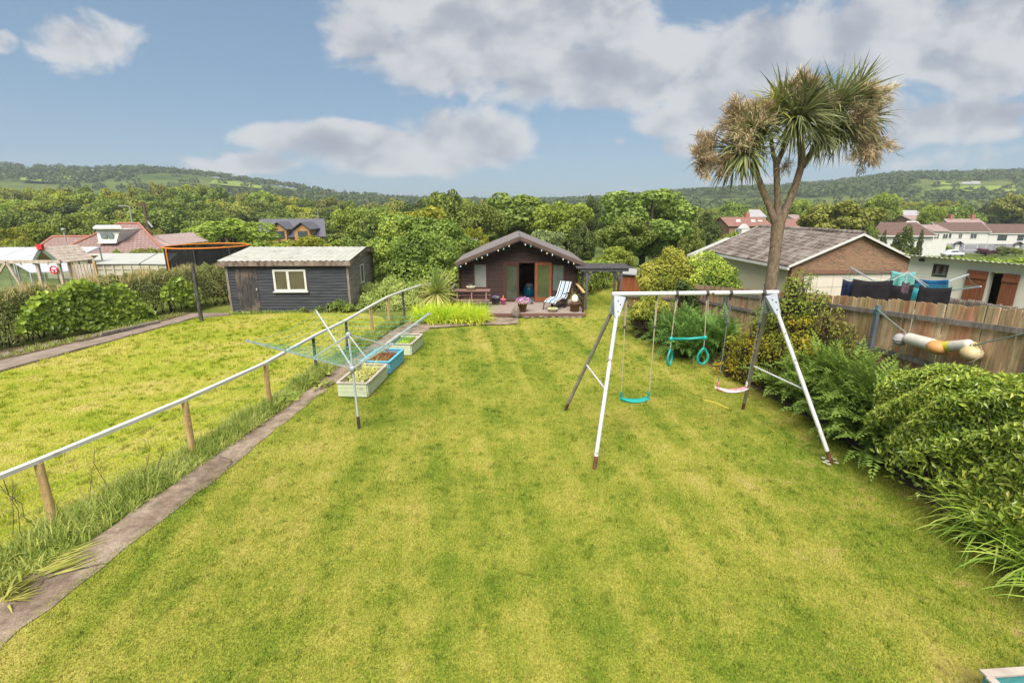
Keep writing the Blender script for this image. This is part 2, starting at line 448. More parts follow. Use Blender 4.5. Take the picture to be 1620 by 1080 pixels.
def grid_mesh(name, X, Y, Z, mat):
    h, w = X.shape; V = np.stack([X, Y, Z], -1).reshape(-1, 3)
    i = np.arange(h*w).reshape(h, w)
    F = np.stack([i[:-1, :-1], i[:-1, 1:], i[1:, 1:], i[1:, :-1]], -1).reshape(-1, 4)
    return arrays(name, V, F, mat, smooth=True, o0=Vector((0, 0, 0)))
def ground_mat():
    m, nt = new_mat('earth and rough grass')
    p = coords(nt, 'Position')
    n1 = noise(nt, p, .35, 6, .6); n2 = noise(nt, p, 3.5, 5, .65); n3 = noise(nt, p, 30, 3, .6)
    g = ramp(nt, n1, [(.075, .115, .02), (.15, .19, .035), (.20, .21, .05)], [.3, .5, .75])
    c = mixc(nt, N_ramp(nt, n2, .5, .75), g, (.10, .075, .04))
    c = mixc(nt, .35, c, ramp(nt, n3, [(.4, .4, .4), (1.4, 1.4, 1.3)]), 'MULTIPLY')
    out(nt, princ(nt, c, .9, .1, 0, bumpn(nt, n3, .5, .03))); return m
def hill_mat():
    m, nt = new_mat('hill pasture and scrub')
    p = coords(nt, 'Position', (1, 1, 0))
    n1 = noise(nt, p, .008, 5, .6); n2 = noise(nt, p, .06, 6, .65)
    g = ramp(nt, n1, [(.05, .085, .02), (.09, .125, .03), (.14, .16, .045)], [.35, .5, .65])
    c = mixc(nt, .5, g, ramp(nt, n2, [(.45, .5, .45), (1.35, 1.3, 1.2)]), 'MULTIPLY')
    out(nt, princ(nt, c, .95, .05)); return m
gx = np.unique(np.concatenate([np.arange(-110, -22, 4.), np.arange(-22, 4, 1.), np.arange(4, 12, .2), np.arange(12, 30, 1.), np.arange(30, 111, 4.)]))
gy = np.unique(np.concatenate([np.arange(-8, 0, 1.), np.arange(0, 20, .5), np.arange(20, 40.1, 1.)]))
X, Y = np.meshgrid(gx, gy)
gz = terrain(X, Y)-.025+np.where((X > 6.6) & (X < 9) & (Y < 22), rng.normal(0, .02, X.shape), 0)
tag(grid_mesh('ground', X, Y, gz, ground_mat()), None, None, None, 'structure')
hy = np.concatenate([np.arange(40, 150, 5.), np.geomspace(150, 1210, 60)]); ht = np.linspace(-1.75, 1.75, 180)
T, Y = np.meshgrid(ht, hy); X = T*(Y+12)
Z = terrain(X, Y)-.025+np.where(Y > 330, np.sin(X*.013+1)*np.sin(Y*.011)*3, 0)-np.where(Y > 950, (Y-950)*.02, 0)
hills = tag(grid_mesh('hills', X, Y, Z, hill_mat()), None, None, None, 'structure')
# ================================================================= lawns
LAWN = [(-5.45, -1.5), (-5.36, 4.1), (-5.28, 5.3), (-5.12, 6.4), (-5.02, 7.6), (-4.88, 9.5), (-4.6, 12.9), (-4.1, 15.4), (-3.15, 18.15), (-1.5, 18.7), (.2, 18.95),
        (.28, 20.0), (3.1, 20.25), (3.2, 26), (3.3, 36), (9, 36), (6.4, 26), (5.4, 22), (5.3, 17), (5.9, 14), (6.3, 12.2), (6.7, 10), (6.75, 7.7), (6.5, 4), (6.5, -1.5)]
LAWN2 = [(-8.5, -1.5), (-6.95, 4.4), (-6.5, 6.16), (-5.91, 8.37), (-5.52, 10.57), (-5.38, 13.0), (-5.13, 14.9), (-4.95, 17.3), (-4.75, 18.8), (-5.4, 20.3), (-7.3, 21.7), (-11.9, 20.7),
         (-13.0, 20.3), (-14.2, 13.1), (-15.3, 7.0), (-16.9, -1.5)]
def inside(px, py, poly):
    c = np.zeros(len(px), bool); n = len(poly)
    for i in range(n):
        x1, y1 = poly[i]; x2, y2 = poly[(i+1) % n]
        if y1 == y2: continue
        k = ((y1 > py) != (y2 > py)) & (px < (x2-x1)*(py-y1)/(y2-y1)+x1); c ^= k
    return c
def grass_col(nt, rough_lawn=False, blade=False):
    pos = N(nt, 'ShaderNodeNewGeometry').outputs['Position']
    mp = N(nt, 'ShaderNodeMapping'); mp.inputs['Scale'].default_value = (1, 1, 0); L(nt, pos, mp.inputs[0]); p = mp.outputs[0]
    mp2 = N(nt, 'ShaderNodeMapping'); mp2.inputs['Rotation'].default_value = (0, 0, R(-8 if not rough_lawn else 68)); L(nt, p, mp2.inputs[0])
    mp3 = N(nt, 'ShaderNodeMapping'); mp3.inputs['Scale'].default_value = (1.7, .09, 1) if not rough_lawn else (1.6, .35, 1); L(nt, mp2.outputs[0], mp3.inputs[0])
    stripe = noise(nt, mp3.outputs[0], 1.0, 3, .5)
    big = noise(nt, p, .42, 4, .6); mid = noise(nt, p, 1.7, 5, .62); small = noise(nt, p, 7, 4, .65); tiny = noise(nt, p, 38, 3, .7)
    f = math_(nt, 'ADD', math_(nt, 'MULTIPLY', big, .42), math_(nt, 'MULTIPLY', stripe, .42))
    f = math_(nt, 'ADD', f, math_(nt, 'MULTIPLY', mid, .24))
    f = math_(nt, 'ADD', f, math_(nt, 'MULTIPLY', small, .22))
    if not rough_lawn:
        cols = [(.125, .20, .022), (.215, .28, .032), (.335, .355, .055), (.445, .415, .09), (.52, .45, .155)]
        ps = [.47, .58, .665, .755, .86]
    else:
        cols = [(.25, .34, .03), (.37, .43, .042), (.47, .475, .075), (.56, .51, .14), (.61, .53, .21)]
        ps = [.45, .56, .65, .745, .84]
    if blade:
        a = N(nt, 'ShaderNodeAttribute'); a.attribute_name = 'rnd'
        f = math_(nt, 'ADD', f, math_(nt, 'MULTIPLY', math_(nt, 'SUBTRACT', a.outputs['Fac'], .5), .2))
        c = ramp(nt, f, cols, ps)
    else:
        f = math_(nt, 'ADD', f, math_(nt, 'MULTIPLY', math_(nt, 'SUBTRACT', tiny, .5), .35))
        c = ramp(nt, f, cols, ps)
        c = mixc(nt, .6, c, ramp(nt, tiny, [(.22, .22, .18), (.95, .95, .85)]), 'MULTIPLY')
    sx = N(nt, 'ShaderNodeSeparateXYZ'); L(nt, pos, sx.inputs[0])
    side = N_ramp(nt, sx.outputs[0], 1.0, 5.5) if not rough_lawn else .5
    bare = N_ramp(nt, math_(nt, 'ADD', math_(nt, 'ADD', math_(nt, 'MULTIPLY', mid, .55), math_(nt, 'MULTIPLY', small, .45)), math_(nt, 'MULTIPLY', side, .08)), .60, .76)
    c = mixc(nt, math_(nt, 'MULTIPLY', bare, .7), c, (.40, .31, .13))
    return c, tiny
def lawn_mats():
    res = []
    for rl in (False, True):
        m, nt = new_mat('meadow turf' if rl else 'mown turf'); c, t = grass_col(nt, rl)
        out(nt, princ(nt, c, .9, .08, 0, bumpn(nt, t, .8, .03))); res.append(m)
        m, nt = new_mat('meadow blades' if rl else 'mown blades'); c, t = grass_col(nt, rl, True)
        d = princ(nt, c, .6, .15); tr = N(nt, 'ShaderNodeBsdfTranslucent'); L(nt, c, tr.inputs[0])
        mx = N(nt, 'ShaderNodeMixShader'); mx.inputs[0].default_value = .35; L(nt, d, mx.inputs[1]); L(nt, tr.outputs[0], mx.inputs[2])
        out(nt, mx.outputs[0]); res.append(m)
    return res
TURF, BLADE, TURF2, BLADE2 = lawn_mats()
def sheet(name, poly, z, mat, step=.35, jit=.03):
    """flat sheet with a slightly ragged edge"""
    pts = []
    for i in range(len(poly)):
        a, b = np.array(poly[i], float), np.array(poly[(i+1) % len(poly)], float)
        k = max(1, int(np.linalg.norm(b-a)/step))
        for j in range(k):
            q = a+(b-a)*j/k+rng.normal(0, jit, 2); pts.append((q[0], q[1], z))
    me = bpy.data.meshes.new(name); me.from_pydata(pts, [], [tuple(range(len(pts)))])
    import bmesh
    bm = bmesh.new(); bm.from_mesh(me); bmesh.ops.triangulate(bm, faces=bm.faces)
    for f in bm.faces:
        if f.normal.z < 0: f.normal_flip()
    bm.to_mesh(me); bm.free()
    return tag(link(name, me, mat, None, Vector((0, 0, 0))), None, None, None, 'structure')
sheet('lawn', [(x-(.25 if x < -3 and y < 18 else 0), y) for x, y in LAWN], 0.0, TURF)
sheet('rough_lawn', LAWN2, 0.0, TURF2)
def lawn_blades(name, poly, bands, mat, hmin, hmax):
    Vs, Rs = [], []
    for y0, y1, dens, wid in bands:
        xs = [p[0] for p in poly]; n = int((max(xs)-min(xs))*(y1-y0)*dens)
        x = rng.uniform(min(xs), max(xs), n); y = rng.uniform(y0, y1, n)
        k = inside(x, y, poly) & (np.abs(x) < 1.3*(y+3)); x, y = x[k], y[k]; n = len(x)
        ang = rng.uniform(0, 2*math.pi, n); lean = rng.uniform(.3, 1.1, n); h = rng.uniform(hmin, hmax, n)
        wv = np.stack([-np.sin(ang), np.cos(ang), np.zeros(n)], 1)*(wid*rng.uniform(.6, 1.3, n)/2)[:, None]
        b = np.stack([x, y, np.full(n, -.004)], 1)
        tip = b+np.stack([np.cos(ang)*np.sin(lean), np.sin(ang)*np.sin(lean), np.cos(lean)], 1)*h[:, None]
        Vs.append(np.stack([b-wv, b+wv, tip], 1).reshape(-1, 3)); Rs.append(rng.uniform(0, 1, n))
    V = np.concatenate(Vs); F = np.arange(len(V)).reshape(-1, 3)
    return tag(arrays(name, V, F, mat, None, np.concatenate(Rs), o0=Vector((0, 0, 0))), None, None, None, 'stuff')
lawn_blades('mown_grass', [(x-(.05 if x < -3 and y < 18 else 0), y) for x, y in LAWN], [(-1.4, 1, 900, .02), (1, 3, 2600, .012), (3, 5.5, 4600, .010), (5.5, 8, 3400, .012), (8, 12, 2000, .015), (12, 18, 1100, .02), (18, 36, 500, .028)], BLADE, .025, .055)
def tufts(name, poly, n, mat, seed, hmin=.035, hmax=.085):
    r = np.random.default_rng(seed); xs = [p[0] for p in poly]; y = 1+19*r.uniform(0, 1, n)**1.3; x = r.uniform(min(xs), max(xs), n); k = inside(x, y, poly) & (np.abs(x) < 1.3*(y+3)); x, y = x[k], y[k]; m_ = len(x); per = 22
    px = (x[:, None]+r.normal(0, .035, (m_, per))*r.uniform(.5, 1.8, (m_, 1))).ravel(); py = (y[:, None]+r.normal(0, .035, (m_, per))).ravel(); q = len(px)
    a = r.uniform(0, 6.283, q); ln = r.uniform(.1, .9, q); h = r.uniform(hmin, hmax, q); wv = np.stack([-np.sin(a), np.cos(a), np.zeros(q)], 1)*.005*(1+np.repeat(y, per)/9)[:, None]
    b = np.stack([px, py, np.full(q, -.004)], 1); t = b+np.stack([np.cos(a)*np.sin(ln), np.sin(a)*np.sin(ln), np.cos(ln)], 1)*h[:, None]
    V = np.stack([b-wv, b+wv, t], 1).reshape(-1, 3); return tag(arrays(name, V, np.arange(len(V)).reshape(-1, 3), mat, None, np.repeat(r.uniform(0, .35, m_), per), o0=Vector((0, 0, 0))), None, None, None, 'stuff')
tufts('grass_tufts', LAWN, 2200, BLADE, 91, .03, .065)
tufts('grass_tufts', LAWN2, 2600, BLADE2, 92, .05, .13)
lawn_blades('rough_grass', LAWN2, [(-1.4, 3, 900, .02), (3, 8, 2600, .010), (8, 13, 1500, .014), (13, 22, 900, .02)], BLADE2, .03, .075)
# ================================================================= paths
def concrete():
    m, nt = new_mat('worn concrete'); p = coords(nt, 'Position'); n1 = noise(nt, p, 1.1, 9, .68); n2 = noise(nt, p, 6, 6, .65); n3 = noise(nt, p, 45, 3, .7)
    c = ramp(nt, n1, [(.14, .105, .078), (.24, .187, .145), (.33, .267, .213), (.43, .36, .295)], [.32, .46, .58, .72])
    c = mixc(nt, .75, c, ramp(nt, n2, [(.45, .43, .40), (1.25, 1.22, 1.2)]), 'MULTIPLY'); c = mixc(nt, .6, c, ramp(nt, n3, [(.4, .4, .4), (1.3, 1.3, 1.3)]), 'MULTIPLY')
    vo = N(nt, 'ShaderNodeTexVoronoi', feature='DISTANCE_TO_EDGE'); vo.inputs['Scale'].default_value = .30
    dv = N(nt, 'ShaderNodeVectorMath', operation='ADD'); cn = N(nt, 'ShaderNodeTexNoise'); cn.inputs['Scale'].default_value = 2.2; cn.inputs['Detail'].default_value = 6; L(nt, p, cn.inputs['Vector']); L(nt, p, dv.inputs[0]); L(nt, cn.outputs['Color'], dv.inputs[1]); L(nt, dv.outputs[0], vo.inputs['Vector'])
    cr = N_ramp(nt, vo.outputs['Distance'], .008, .002); c = mixc(nt, math_(nt, 'MULTIPLY', cr, .7), c, (.04, .04, .022))
    c = mixc(nt, math_(nt, 'MULTIPLY', N_ramp(nt, n2, .58, .72), .5), c, (.10, .105, .035))
    h = math_(nt, 'SUBTRACT', math_(nt, 'ADD', math_(nt, 'MULTIPLY', n2, .6), math_(nt, 'MULTIPLY', n3, .5)), cr)
    out(nt, princ(nt, c, .92, .1, 0, bumpn(nt, h, .7, .02))); return m
CONC = concrete()
CONC2 = pmat('dark old concrete', [(.16, .125, .10), (.24, .19, .16), (.30, .25, .21)], 2.2, 7, .9, .1, 0, .5, .01, kind='Position', fine=((.09, .075, .06), 30, .55, .75, .6))
PATH = [(-7.4, -1.5), (-6.25, 4.0), (-5.9, 5.4), (-5.70, 6.6), (-5.55, 7.75), (-5.42, 9.2), (-5.22, 10.4), (-5.08, 13), (-4.86, 15), (-4.6, 17), (-4.3, 18.6), (-3.2, 18.4), (-3.05, 18.2), (-3.6, 16.8), (-4.05, 15.3), (-4.55, 12.9), (-4.83, 9.5), (-4.97, 7.6),
        (-5.07, 6.4), (-5.23, 5.3), (-5.31, 4.1), (-5.42, -1.5)]
sheet('garden_path', PATH, .012, CONC, .25, .035)
sheet('paving', [(-4.2, 18.5), (-3.2, 18.35), (-1.5, 18.8), (.22, 19.02), (.25, 20.2), (-.8, 20.3), (-4.2, 20.3)], .018, CONC, .5, .012)
LP = [(-17.3, -1.5), (-15.6, 7.0), (-14.22, 13.1), (-13.05, 20.1), (-11.95, 20.6), (-12.2, 21.0), (-13.7, 20.9), (-14.0, 18.0), (-15.2, 13.9), (-16.7, 7.0), (-18.5, -1.5)]
sheet('side_path', LP, .05, CONC2, .4, .02)
mb = MB()
for i in range(4):
    a, b = LP[i], LP[i+1]; mb.bar((a[0], a[1], .0), (b[0], b[1], .0), .06, .1)
tag(mb.build('path_kerb', CONC2), None, None, None, 'structure')
# bare soil of the beds and the verge along the left hedge
SOIL = pmat('dry soil', [(.05, .036, .022), (.10, .072, .045), (.16, .12, .075)], 5, 6, .95, .05, 0, .9, .03, kind='Position', fine=((.19, .15, .10), 40, .6, .75, .6))
sheet('verge', [(-18.6, -1.5), (-16.8, 7), (-15.3, 13.9), (-14.05, 18.2), (-13.7, 21), (-14.3, 21.3), (-15.2, 18.3), (-16.6, 14.2), (-18.2, 7), (-20.2, -1.5)], .03, SOIL, .3, .06)
# ================================================================= shared surfaces
WHITE = pmat('weathered white paint', [(.50, .49, .46), (.62, .61, .58)], 3, 6, .55, .35, 0, .15, .004, fade=((.33, .30, .25), 2.2, .62, .72))
WHITEM = pmat('white steel tube', [(.50, .50, .50), (.60, .60, .61)], 5, 5, .42, .5, 0, .1, .003, fade=((.17, .075, .04), 6.5, .60, .66))
GREYM = pmat('grey cast bracket', [(.28, .31, .36), (.36, .39, .44)], 6, 4, .45, .5, 0, .1, .003)
GALV = pmat('dull aluminium', [(.42, .46, .48), (.56, .59, .60)], 8, 4, .4, .5, .25, .1, .002)
PINE = pmat('new pine post', [(.36, .22, .09), (.52, .35, .16), (.60, .43, .22)], 6, 5, .75, .2, 0, .3, .006, stretch=(3, 3, .5), fade=((.25, .16, .08), 3, .6, .75))
OLDPOST = pmat('dark tarred timber', [(.03, .03, .034), (.075, .072, .072), (.16, .14, .125)], 7, 5, .85, .15, 0, .5, .008, stretch=(3, 3, .4))
GREYWOOD = pmat('silvered timber', [(.12, .10, .085), (.22, .19, .165), (.32, .28, .25)], 6, 6, .85, .15, 0, .5, .008, stretch=(2.5, 2.5, .5))
WIRE = pmat('wire', [(.20, .19, .17)], bump=0, rough=.5)
ROPE = pmat('weathered rope', [(.34, .28, .20), (.50, .42, .31)], 40, 3, .9, .1, 0, .6, .003)
ROPEB = pmat('dark braided rope', [(.10, .12, .12), (.19, .21, .20)], 40, 3, .9, .1, 0, .6, .003)
TEAL = pmat('teal plastic', [(.0, .24, .20), (.005, .31, .26)], 3, 4, .38, .5, 0, .05, .002, fade=((.10, .38, .33), 4, .58, .75))
RUST = pmat('rusted foot', [(.07, .035, .022), (.16, .075, .045)], 14, 5, .85, .15, 0, .5, .004)
DKSTEEL = pmat('dark steel fitting', [(.035, .033, .035), (.07, .065, .065)], 9, 3, .5, .4)
def multi(name, pairs, parent=None, smooth=None):
    """one mesh object from several (MB, material) pieces"""
    o0 = org(parent) if parent else None
    V = []; F = []; S = []; I = []; mats = []
    for mb, m in pairs:
        if m not in mats: mats.append(m)
        b = len(V); V += mb.v; F += [tuple(i+b for i in f) for f in mb.f]; S += mb.sm; I += [mats.index(m)]*len(mb.f)
    if o0 is None:
        o0 = sum((Vector(p) for p in V), Vector())/len(V); o0.z = min(p[2] for p in V)
    import bmesh
    me = bpy.data.meshes.new(name); me.from_pydata([tuple(Vector(p)-o0) for p in V], [], F)
    me.polygons.foreach_set('use_smooth', S); 
    for m in mats: me.materials.append(m)
    me.polygons.foreach_set('material_index', I)
    bm = bmesh.new(); bm.from_mesh(me); bmesh.ops.recalc_face_normals(bm, faces=bm.faces); bm.to_mesh(me); bm.free()
    return link(name, me, None, parent, o0)
# ================================================================= post and rail fence beside the path
PX = [(-7.9, 1.6, 'p'), (-7.15, 3.9, 'p'), (-6.5, 6.16, 'p'), (-5.91, 8.37, 'p'), (-5.52, 10.57, 'p'), (-5.40, 13.05, 'd'), (-5.13, 14.9, 'd'), (-4.96, 17.2, 'p'), (-4.74, 18.8, 'p'), (-4.45, 20.2, 'd')]
fence = thing('post_and_rail_fence', 'low fence with a white top rail on round wooden posts beside the path', 'fence', (-5.5, 11, 0))
PT = []
for x, y, k in PX:
    z = 1.06+rng.uniform(-.02, .02) if y < 18 else 1.12; lx, ly = rng.normal(0, .02, 2)
    r = .055 if k == 'p' else .04
    mb = MB(); mb.tube([(x, y, -.1), (x+lx*.5, y+ly*.5, .5), (x+lx, y+ly, z-.03)], [r*1.04, r, r*.98], 12)
    for j in range(4): mb.tube([(x+lx*.25*(j+.6)/.8, y+ly*.25*(j+.6), .18+.2*j), (x+lx*.25*(j+.6)/.8, y+ly*.25*(j+.6), .188+.2*j)], r*1.06, 12)
    mb.build('post', PINE if k == 'p' else OLDPOST, fence)
    PT.append((x+lx, y+ly, z))
ra = [(-8.9, -1.2, 1.06)]+PT+[(-3.95, 21.4, 1.18), (-3.3, 22.2, 1.2)]
mb = MB()
for i in range(len(ra)-1):
    a, b = Vector(ra[i]), Vector(ra[i+1]); d = (b-a).normalized()
    mb.bar(a-d*.01, b+d*.012, .085, .055)
mb.build('rail', WHITE, fence)
mb = MB()
for i in range(len(PT)-1):
    a, b = Vector(PT[i]), Vector(PT[i+1]); off = Vector((.055, 0, 0))
    for z in (.12, .27, .42, .57, .72, .87):
        mb.tube([Vector((a.x, a.y, z))+off, Vector(((a.x+b.x)/2, (a.y+b.y)/2, z-.012))+off, Vector((b.x, b.y, z))+off], .0022, 4, False)
    n = int((b-a).length/.17)
    for j in range(1, n):
        q = a.lerp(b, j/n)+off; mb.tube([(q.x, q.y, .1), (q.x, q.y, .88)], .0016, 3, False)
mb.build('wire_mesh', WIRE, fence)
# ================================================================= rotary clothes airer
bx = G(568, 678); air = thing('rotary_airer', 'silver rotary clothes airer opened out over the near lawn beside the planters', 'clothes airer', bx)
hub = Vector((-3.181, 9.462, 1.303)); top = Vector((-3.21, 9.462, 2.006))
mb = MB(); mb.tube([bx+Vector((0, 0, .25)), hub.lerp(bx, .2), hub, top], [.024, .024, .024, .021], 12); mb.build('pole', GALV, air)
mb = MB(); mb.tube([bx+Vector((0, 0, -.05)), bx+Vector((0, 0, .28))], .032, 12); mb.build('ground_socket', DKSTEEL, air)
mb = MB(); mb.lathe(hub, [(.03, -.06), (.06, -.05), (.065, .03), (.03, .06)], 12); mb.build('hub', GREYM, air)
mb = MB(); mb.lathe(top, [(.025, -.05), (.05, -.04), (.05, .03), (.02, .05), (0, .05)], 12); mb.build('cap', GREYM, air)
TIPS = []
ARMD = []
for k in range(4):
    a = R(40+90*k); e = R(26); d = Vector((math.cos(a)*math.cos(e), math.sin(a)*math.cos(e), math.sin(e))); ARMD.append(d)
    mb = MB(); mb.bar(hub, hub+d*2.0, .026, .034); o = mb.build('arm', GALV, air)
    m2 = MB(); m2.bar(hub+d*1.995, hub+d*2.03, .034, .042); m2.build('end_cap', GREYM, o)
    mb = MB(); mb.bar(top, hub+d*.83, .016, .02); mb.build('strut', GALV, air)
LINE = pmat('green washing line', [(.03, .23, .19), (.09, .33, .27)], 3, 2, .5, .3, bump=0)
mb = MB()
for f in (.45, .6, .75, .9, 1.05, 1.2, 1.38, 1.56, 1.74, 1.95):
    for k in range(4):
        a = hub+ARMD[k]*f; b = hub+ARMD[(k+1) % 4]*f
        pts = [a.lerp(b, t)+Vector((0, 0, -.16*f*t*(1-t))) for t in (0, .2, .4, .6, .8, 1)]
        mb.tube(pts, .0042, 4, False)
mb.build('line', LINE, air)
# ================================================================= wooden planters
def planter(name, label, c, rot, w, d, h, mat, rimm, soil=True):
    t = thing(name, label, 'planter', (c[0], c[1], 0))
    Mr = Matrix.Rotation(rot, 3, 'Z')
    def wpt(x, y, z): return Vector((c[0], c[1], 0))+Mr @ Vector((x, y, z))
    for nm, (p, q) in {'a': ((-w/2, -d/2), (w/2, -d/2)), 'b': ((w/2, -d/2), (w/2, d/2)), 'c': ((w/2, d/2), (-w/2, d/2)), 'd': ((-w/2, d/2), (-w/2, -d/2))}.items():
        mb = MB(); n = 3
        for i in range(n):
            z0 = .03+(h-.03)*i/n; z1 = .03+(h-.03)*(i+1)/n-.006
            p3, q3 = Vector((p[0], p[1], (z0+z1)/2)), Vector((q[0], q[1], (z0+z1)/2)); dd = (q3-p3).normalized()*.012
            A, B = p3+dd, q3-dd
            mb.bar(wpt(*A), wpt(*B), .03, z1-z0)
        mb.build('side', mat, t, bevel=.004)
    mb = MB()
    for p, q in (((-w/2-.02, -d/2), (w/2+.02, -d/2)), ((-w/2-.02, d/2), (w/2+.02, d/2))):
        mb.bar(wpt(p[0], p[1], h+.014), wpt(q[0], q[1], h+.014), .075, .026)
    for p, q in (((-w/2, -d/2+.039), (-w/2, d/2-.039)), ((w/2, -d/2+.039), (w/2, d/2-.039))):
        mb.bar(wpt(p[0], p[1], h+.014), wpt(q[0], q[1], h+.014), .075, .026)
    mb.build('rim', rimm, t, bevel=.004)
    mb = MB(); k = 8
    for i in range(k):
        for j in range(k):
            pass
    vs = []; fs = []
    for i in range(k+1):
        for j in range(k+1):
            vs.append(wpt(-w/2+.02+(w-.04)*i/k, -d/2+.02+(d-.04)*j/k, h-.1+rng.uniform(-.02, .025)))
    for i in range(k):
        for j in range(k): fs.append((i*(k+1)+j, (i+1)*(k+1)+j, (i+1)*(k+1)+j+1, i*(k+1)+j+1))
    mb.add(vs, fs, True); mb.build('soil', SOIL, t)
    return t, wpt
SAGE = pmat('sage green paint', [(.44, .50, .32), (.54, .58, .41)], 3, 6, .65, .3, 0, .25, .006, fade=((.30, .26, .17), 3.5, .62, .75))
SKYB = pmat('sky blue paint', [(.10, .36, .50), (.15, .44, .58)], 3, 6, .6, .3, 0, .25, .006, fade=((.30, .36, .36), 3.5, .62, .75))
TEALP = pmat('faded teal paint', [(.05, .24, .25), (.09, .32, .32)], 3, 6, .6, .3, 0, .25, .006, fade=((.30, .26, .2), 4, .58, .7))
RIMW = pmat('bleached rim timber', [(.34, .29, .25), (.48, .43, .38)], 5, 6, .8, .2, 0, .4, .006, stretch=(1, 1, 4))
LEAFY = leafmat('planter greens', [(0.087, 0.145, 0.022), (0.217, 0.304, 0.043), (0.406, 0.435, 0.087)])
STRAW = leafmat('dying stems', [(0.319, 0.261, 0.072), (0.522, 0.450, 0.145), (0.620, 0.551, 0.232)])
REDL = leafmat('red brown seedlings', [(0.174, 0.087, 0.043), (0.290, 0.145, 0.072), (0.232, 0.246, 0.058)])
def planting(name, label, wpt, w, d, h, n, mat, size, spread=.12, strap=0, matb=None):
    P = np.array([wpt(rng.uniform(-w/2+.1, w/2-.1), rng.uniform(-d/2+.1, d/2-.1), h-.08+abs(rng.normal(0, spread))) for _ in range(n)])
    parts = [leaves(P, np.tile([0, 0, 1.0], (n, 1)), size, .5, .7)]
    if strap:
        B = np.array([wpt(rng.uniform(-w/2+.15, w/2-.15), rng.uniform(-d/2+.15, d/2-.15), h-.1) for _ in range(strap)])
        d0 = rng.normal(0, .8, (strap, 3)); d0[:, 2] = np.abs(d0[:, 2])+.6
        V, F, rr = blades(B, d0, rng.uniform(.25, .55, strap), .016, rng.uniform(.6, 2.0, strap), 4)
        parts.append((V, F, rr))
    V, F, rr = join(parts)
    o = arrays(name, V, F, mat, None, rr); return tag(o, label, 'plant')
mid = lambda a, b: ((a[0]+b[0])/2, (a[1]+b[1])/2)
t1, w1 = planter('planter_box', 'sage green wooden planter nearest the rotary airer, bulbs dying back', (-3.76, 11.95), R(-4), .72, 1.5, .36, SAGE, RIMW)
planting('dying_bulbs', 'flopped yellowing bulb leaves in the nearest sage planter', w1, .7, 1.45, .36, 240, STRAW, .07, .05, 130)
t2, w2 = planter('planter_box', 'sky blue wooden planter between the two sage green ones', (-3.66, 13.55), R(-6), .78, 1.25, .36, SKYB, SKYB)
planting('red_seedlings', 'red brown seedlings in the sky blue planter', w2, .7, 1.2, .36, 900, REDL, .05, .05)
t3, w3 = planter('planter_box', 'sage green wooden planter farthest from the rotary airer', (-3.42, 15.35), R(-6), .78, 1.25, .36, SAGE, RIMW)
planting('green_seedlings', 'small green seedlings in the farthest sage planter', w3, .66, 1.1, .36, 700, LEAFY, .06, .03)
t4, w4 = planter('planter_box', 'teal planter with bleached timber rim in the bottom right corner', (4.80, 3.25), R(4), .95, .75, .30, TEALP, RIMW)
# ================================================================= swing set
sw = thing('swing_set', 'tall white steel swing frame standing on the lawn', 'swing set', (3.4, 9.2, 0))
BL, BR_ = Vector((1.86, 9.16, 2.855)), Vector((4.98, 9.24, 2.875))
mb = MB(); mb.tube([BL, BL.lerp(BR_, .25), BL.lerp(BR_, .5), BL.lerp(BR_, .75), BR_], .042, 14); mb.build('top_bar', WHITEM, sw)
feet = {'L': (G(940, 742), G(894, 648)), 'R': (G(1316, 733), G(1175, 647))}
GRIME = pmat('grimy steel leg', [(.17, .155, .12), (.28, .25, .20)], 5, 5, .6, .3, 0, .2, .003, fade=((.12, .06, .03), 4, .6, .7))
for side in 'LR':
    apex = BL.lerp(BR_, .045) if side == 'L' else BL.lerp(BR_, .955)
    low = {}
    for j, ft in enumerate(feet[side]):
        mb = MB(); a = apex+Vector((0, 0, -.02)); mb.tube([a.lerp(ft, .06), a.lerp(ft, .5), a.lerp(ft, .93)], .037, 12)
        lg = mb.build('leg', WHITEM if j == 0 else GRIME, sw)
        mb = MB(); mb.tube([a.lerp(ft, .925), ft+Vector((0, 0, -.03))], .034, 12); mb.build('rusty_foot', RUST, lg)
        # pressed bracket gripping bar and leg
        mb = MB(); d = (ft-apex).normalized(); e = Vector((1, 0, 0)); e = (e-d*e.dot(d)).normalized(); n = d.cross(e)
        vs = []
        for t, w in ((.0, .115), (.40, .045)):
            for x, y in ((-1, -1), (1, -1), (1, 1), (-1, 1)): vs.append(apex+Vector((0, 0, -.05))+d*t+e*x*w+n*y*(.048 if t else .05))
        mb.add(vs, [(3, 2, 1, 0), (4, 5, 6, 7), (0, 1, 5, 4), (1, 2, 6, 5), (2, 3, 7, 6), (3, 0, 4, 7)])
        br = mb.build('bracket', GREYM, sw, bevel=.01)
        mb = MB()
        for t, x in ((.1, -.02), (.16, .03), (.3, .0)):
            q = apex+Vector((0, 0, -.05))+d*t+e*x; mb.tube([q-n*.062, q+n*.062], .012, 8)
        mb.build('bolt', DKSTEEL, br)
        low[j] = a.lerp(ft, .56 if side == 'L' else .58)
    mb = MB(); mb.tube([low[0], low[1]], .018, 8); mb.build('brace', WHITEM, sw)
mb = MB(); mb.tube([BR_+Vector((-.24, 0, .0)), BR_+Vector((-.27, 0, .16))], .016, 8); mb.build('hook_end', DKSTEEL, sw)
def hanger(x, parent, y=9.2):
    z = BL.lerp(BR_, (x-BL.x)/(BR_.x-BL.x)).z
    mb = MB(); mb.lathe((x, y, z), [(.044, -.025), (.052, -.025), (.052, .025), (.044, .025)], 14, axis=Matrix.Rotation(R(90), 3, 'Y')); mb.box((x, y, z-.08), (.035, .03, .1)); mb.build('hanger', DKSTEEL, parent); return z
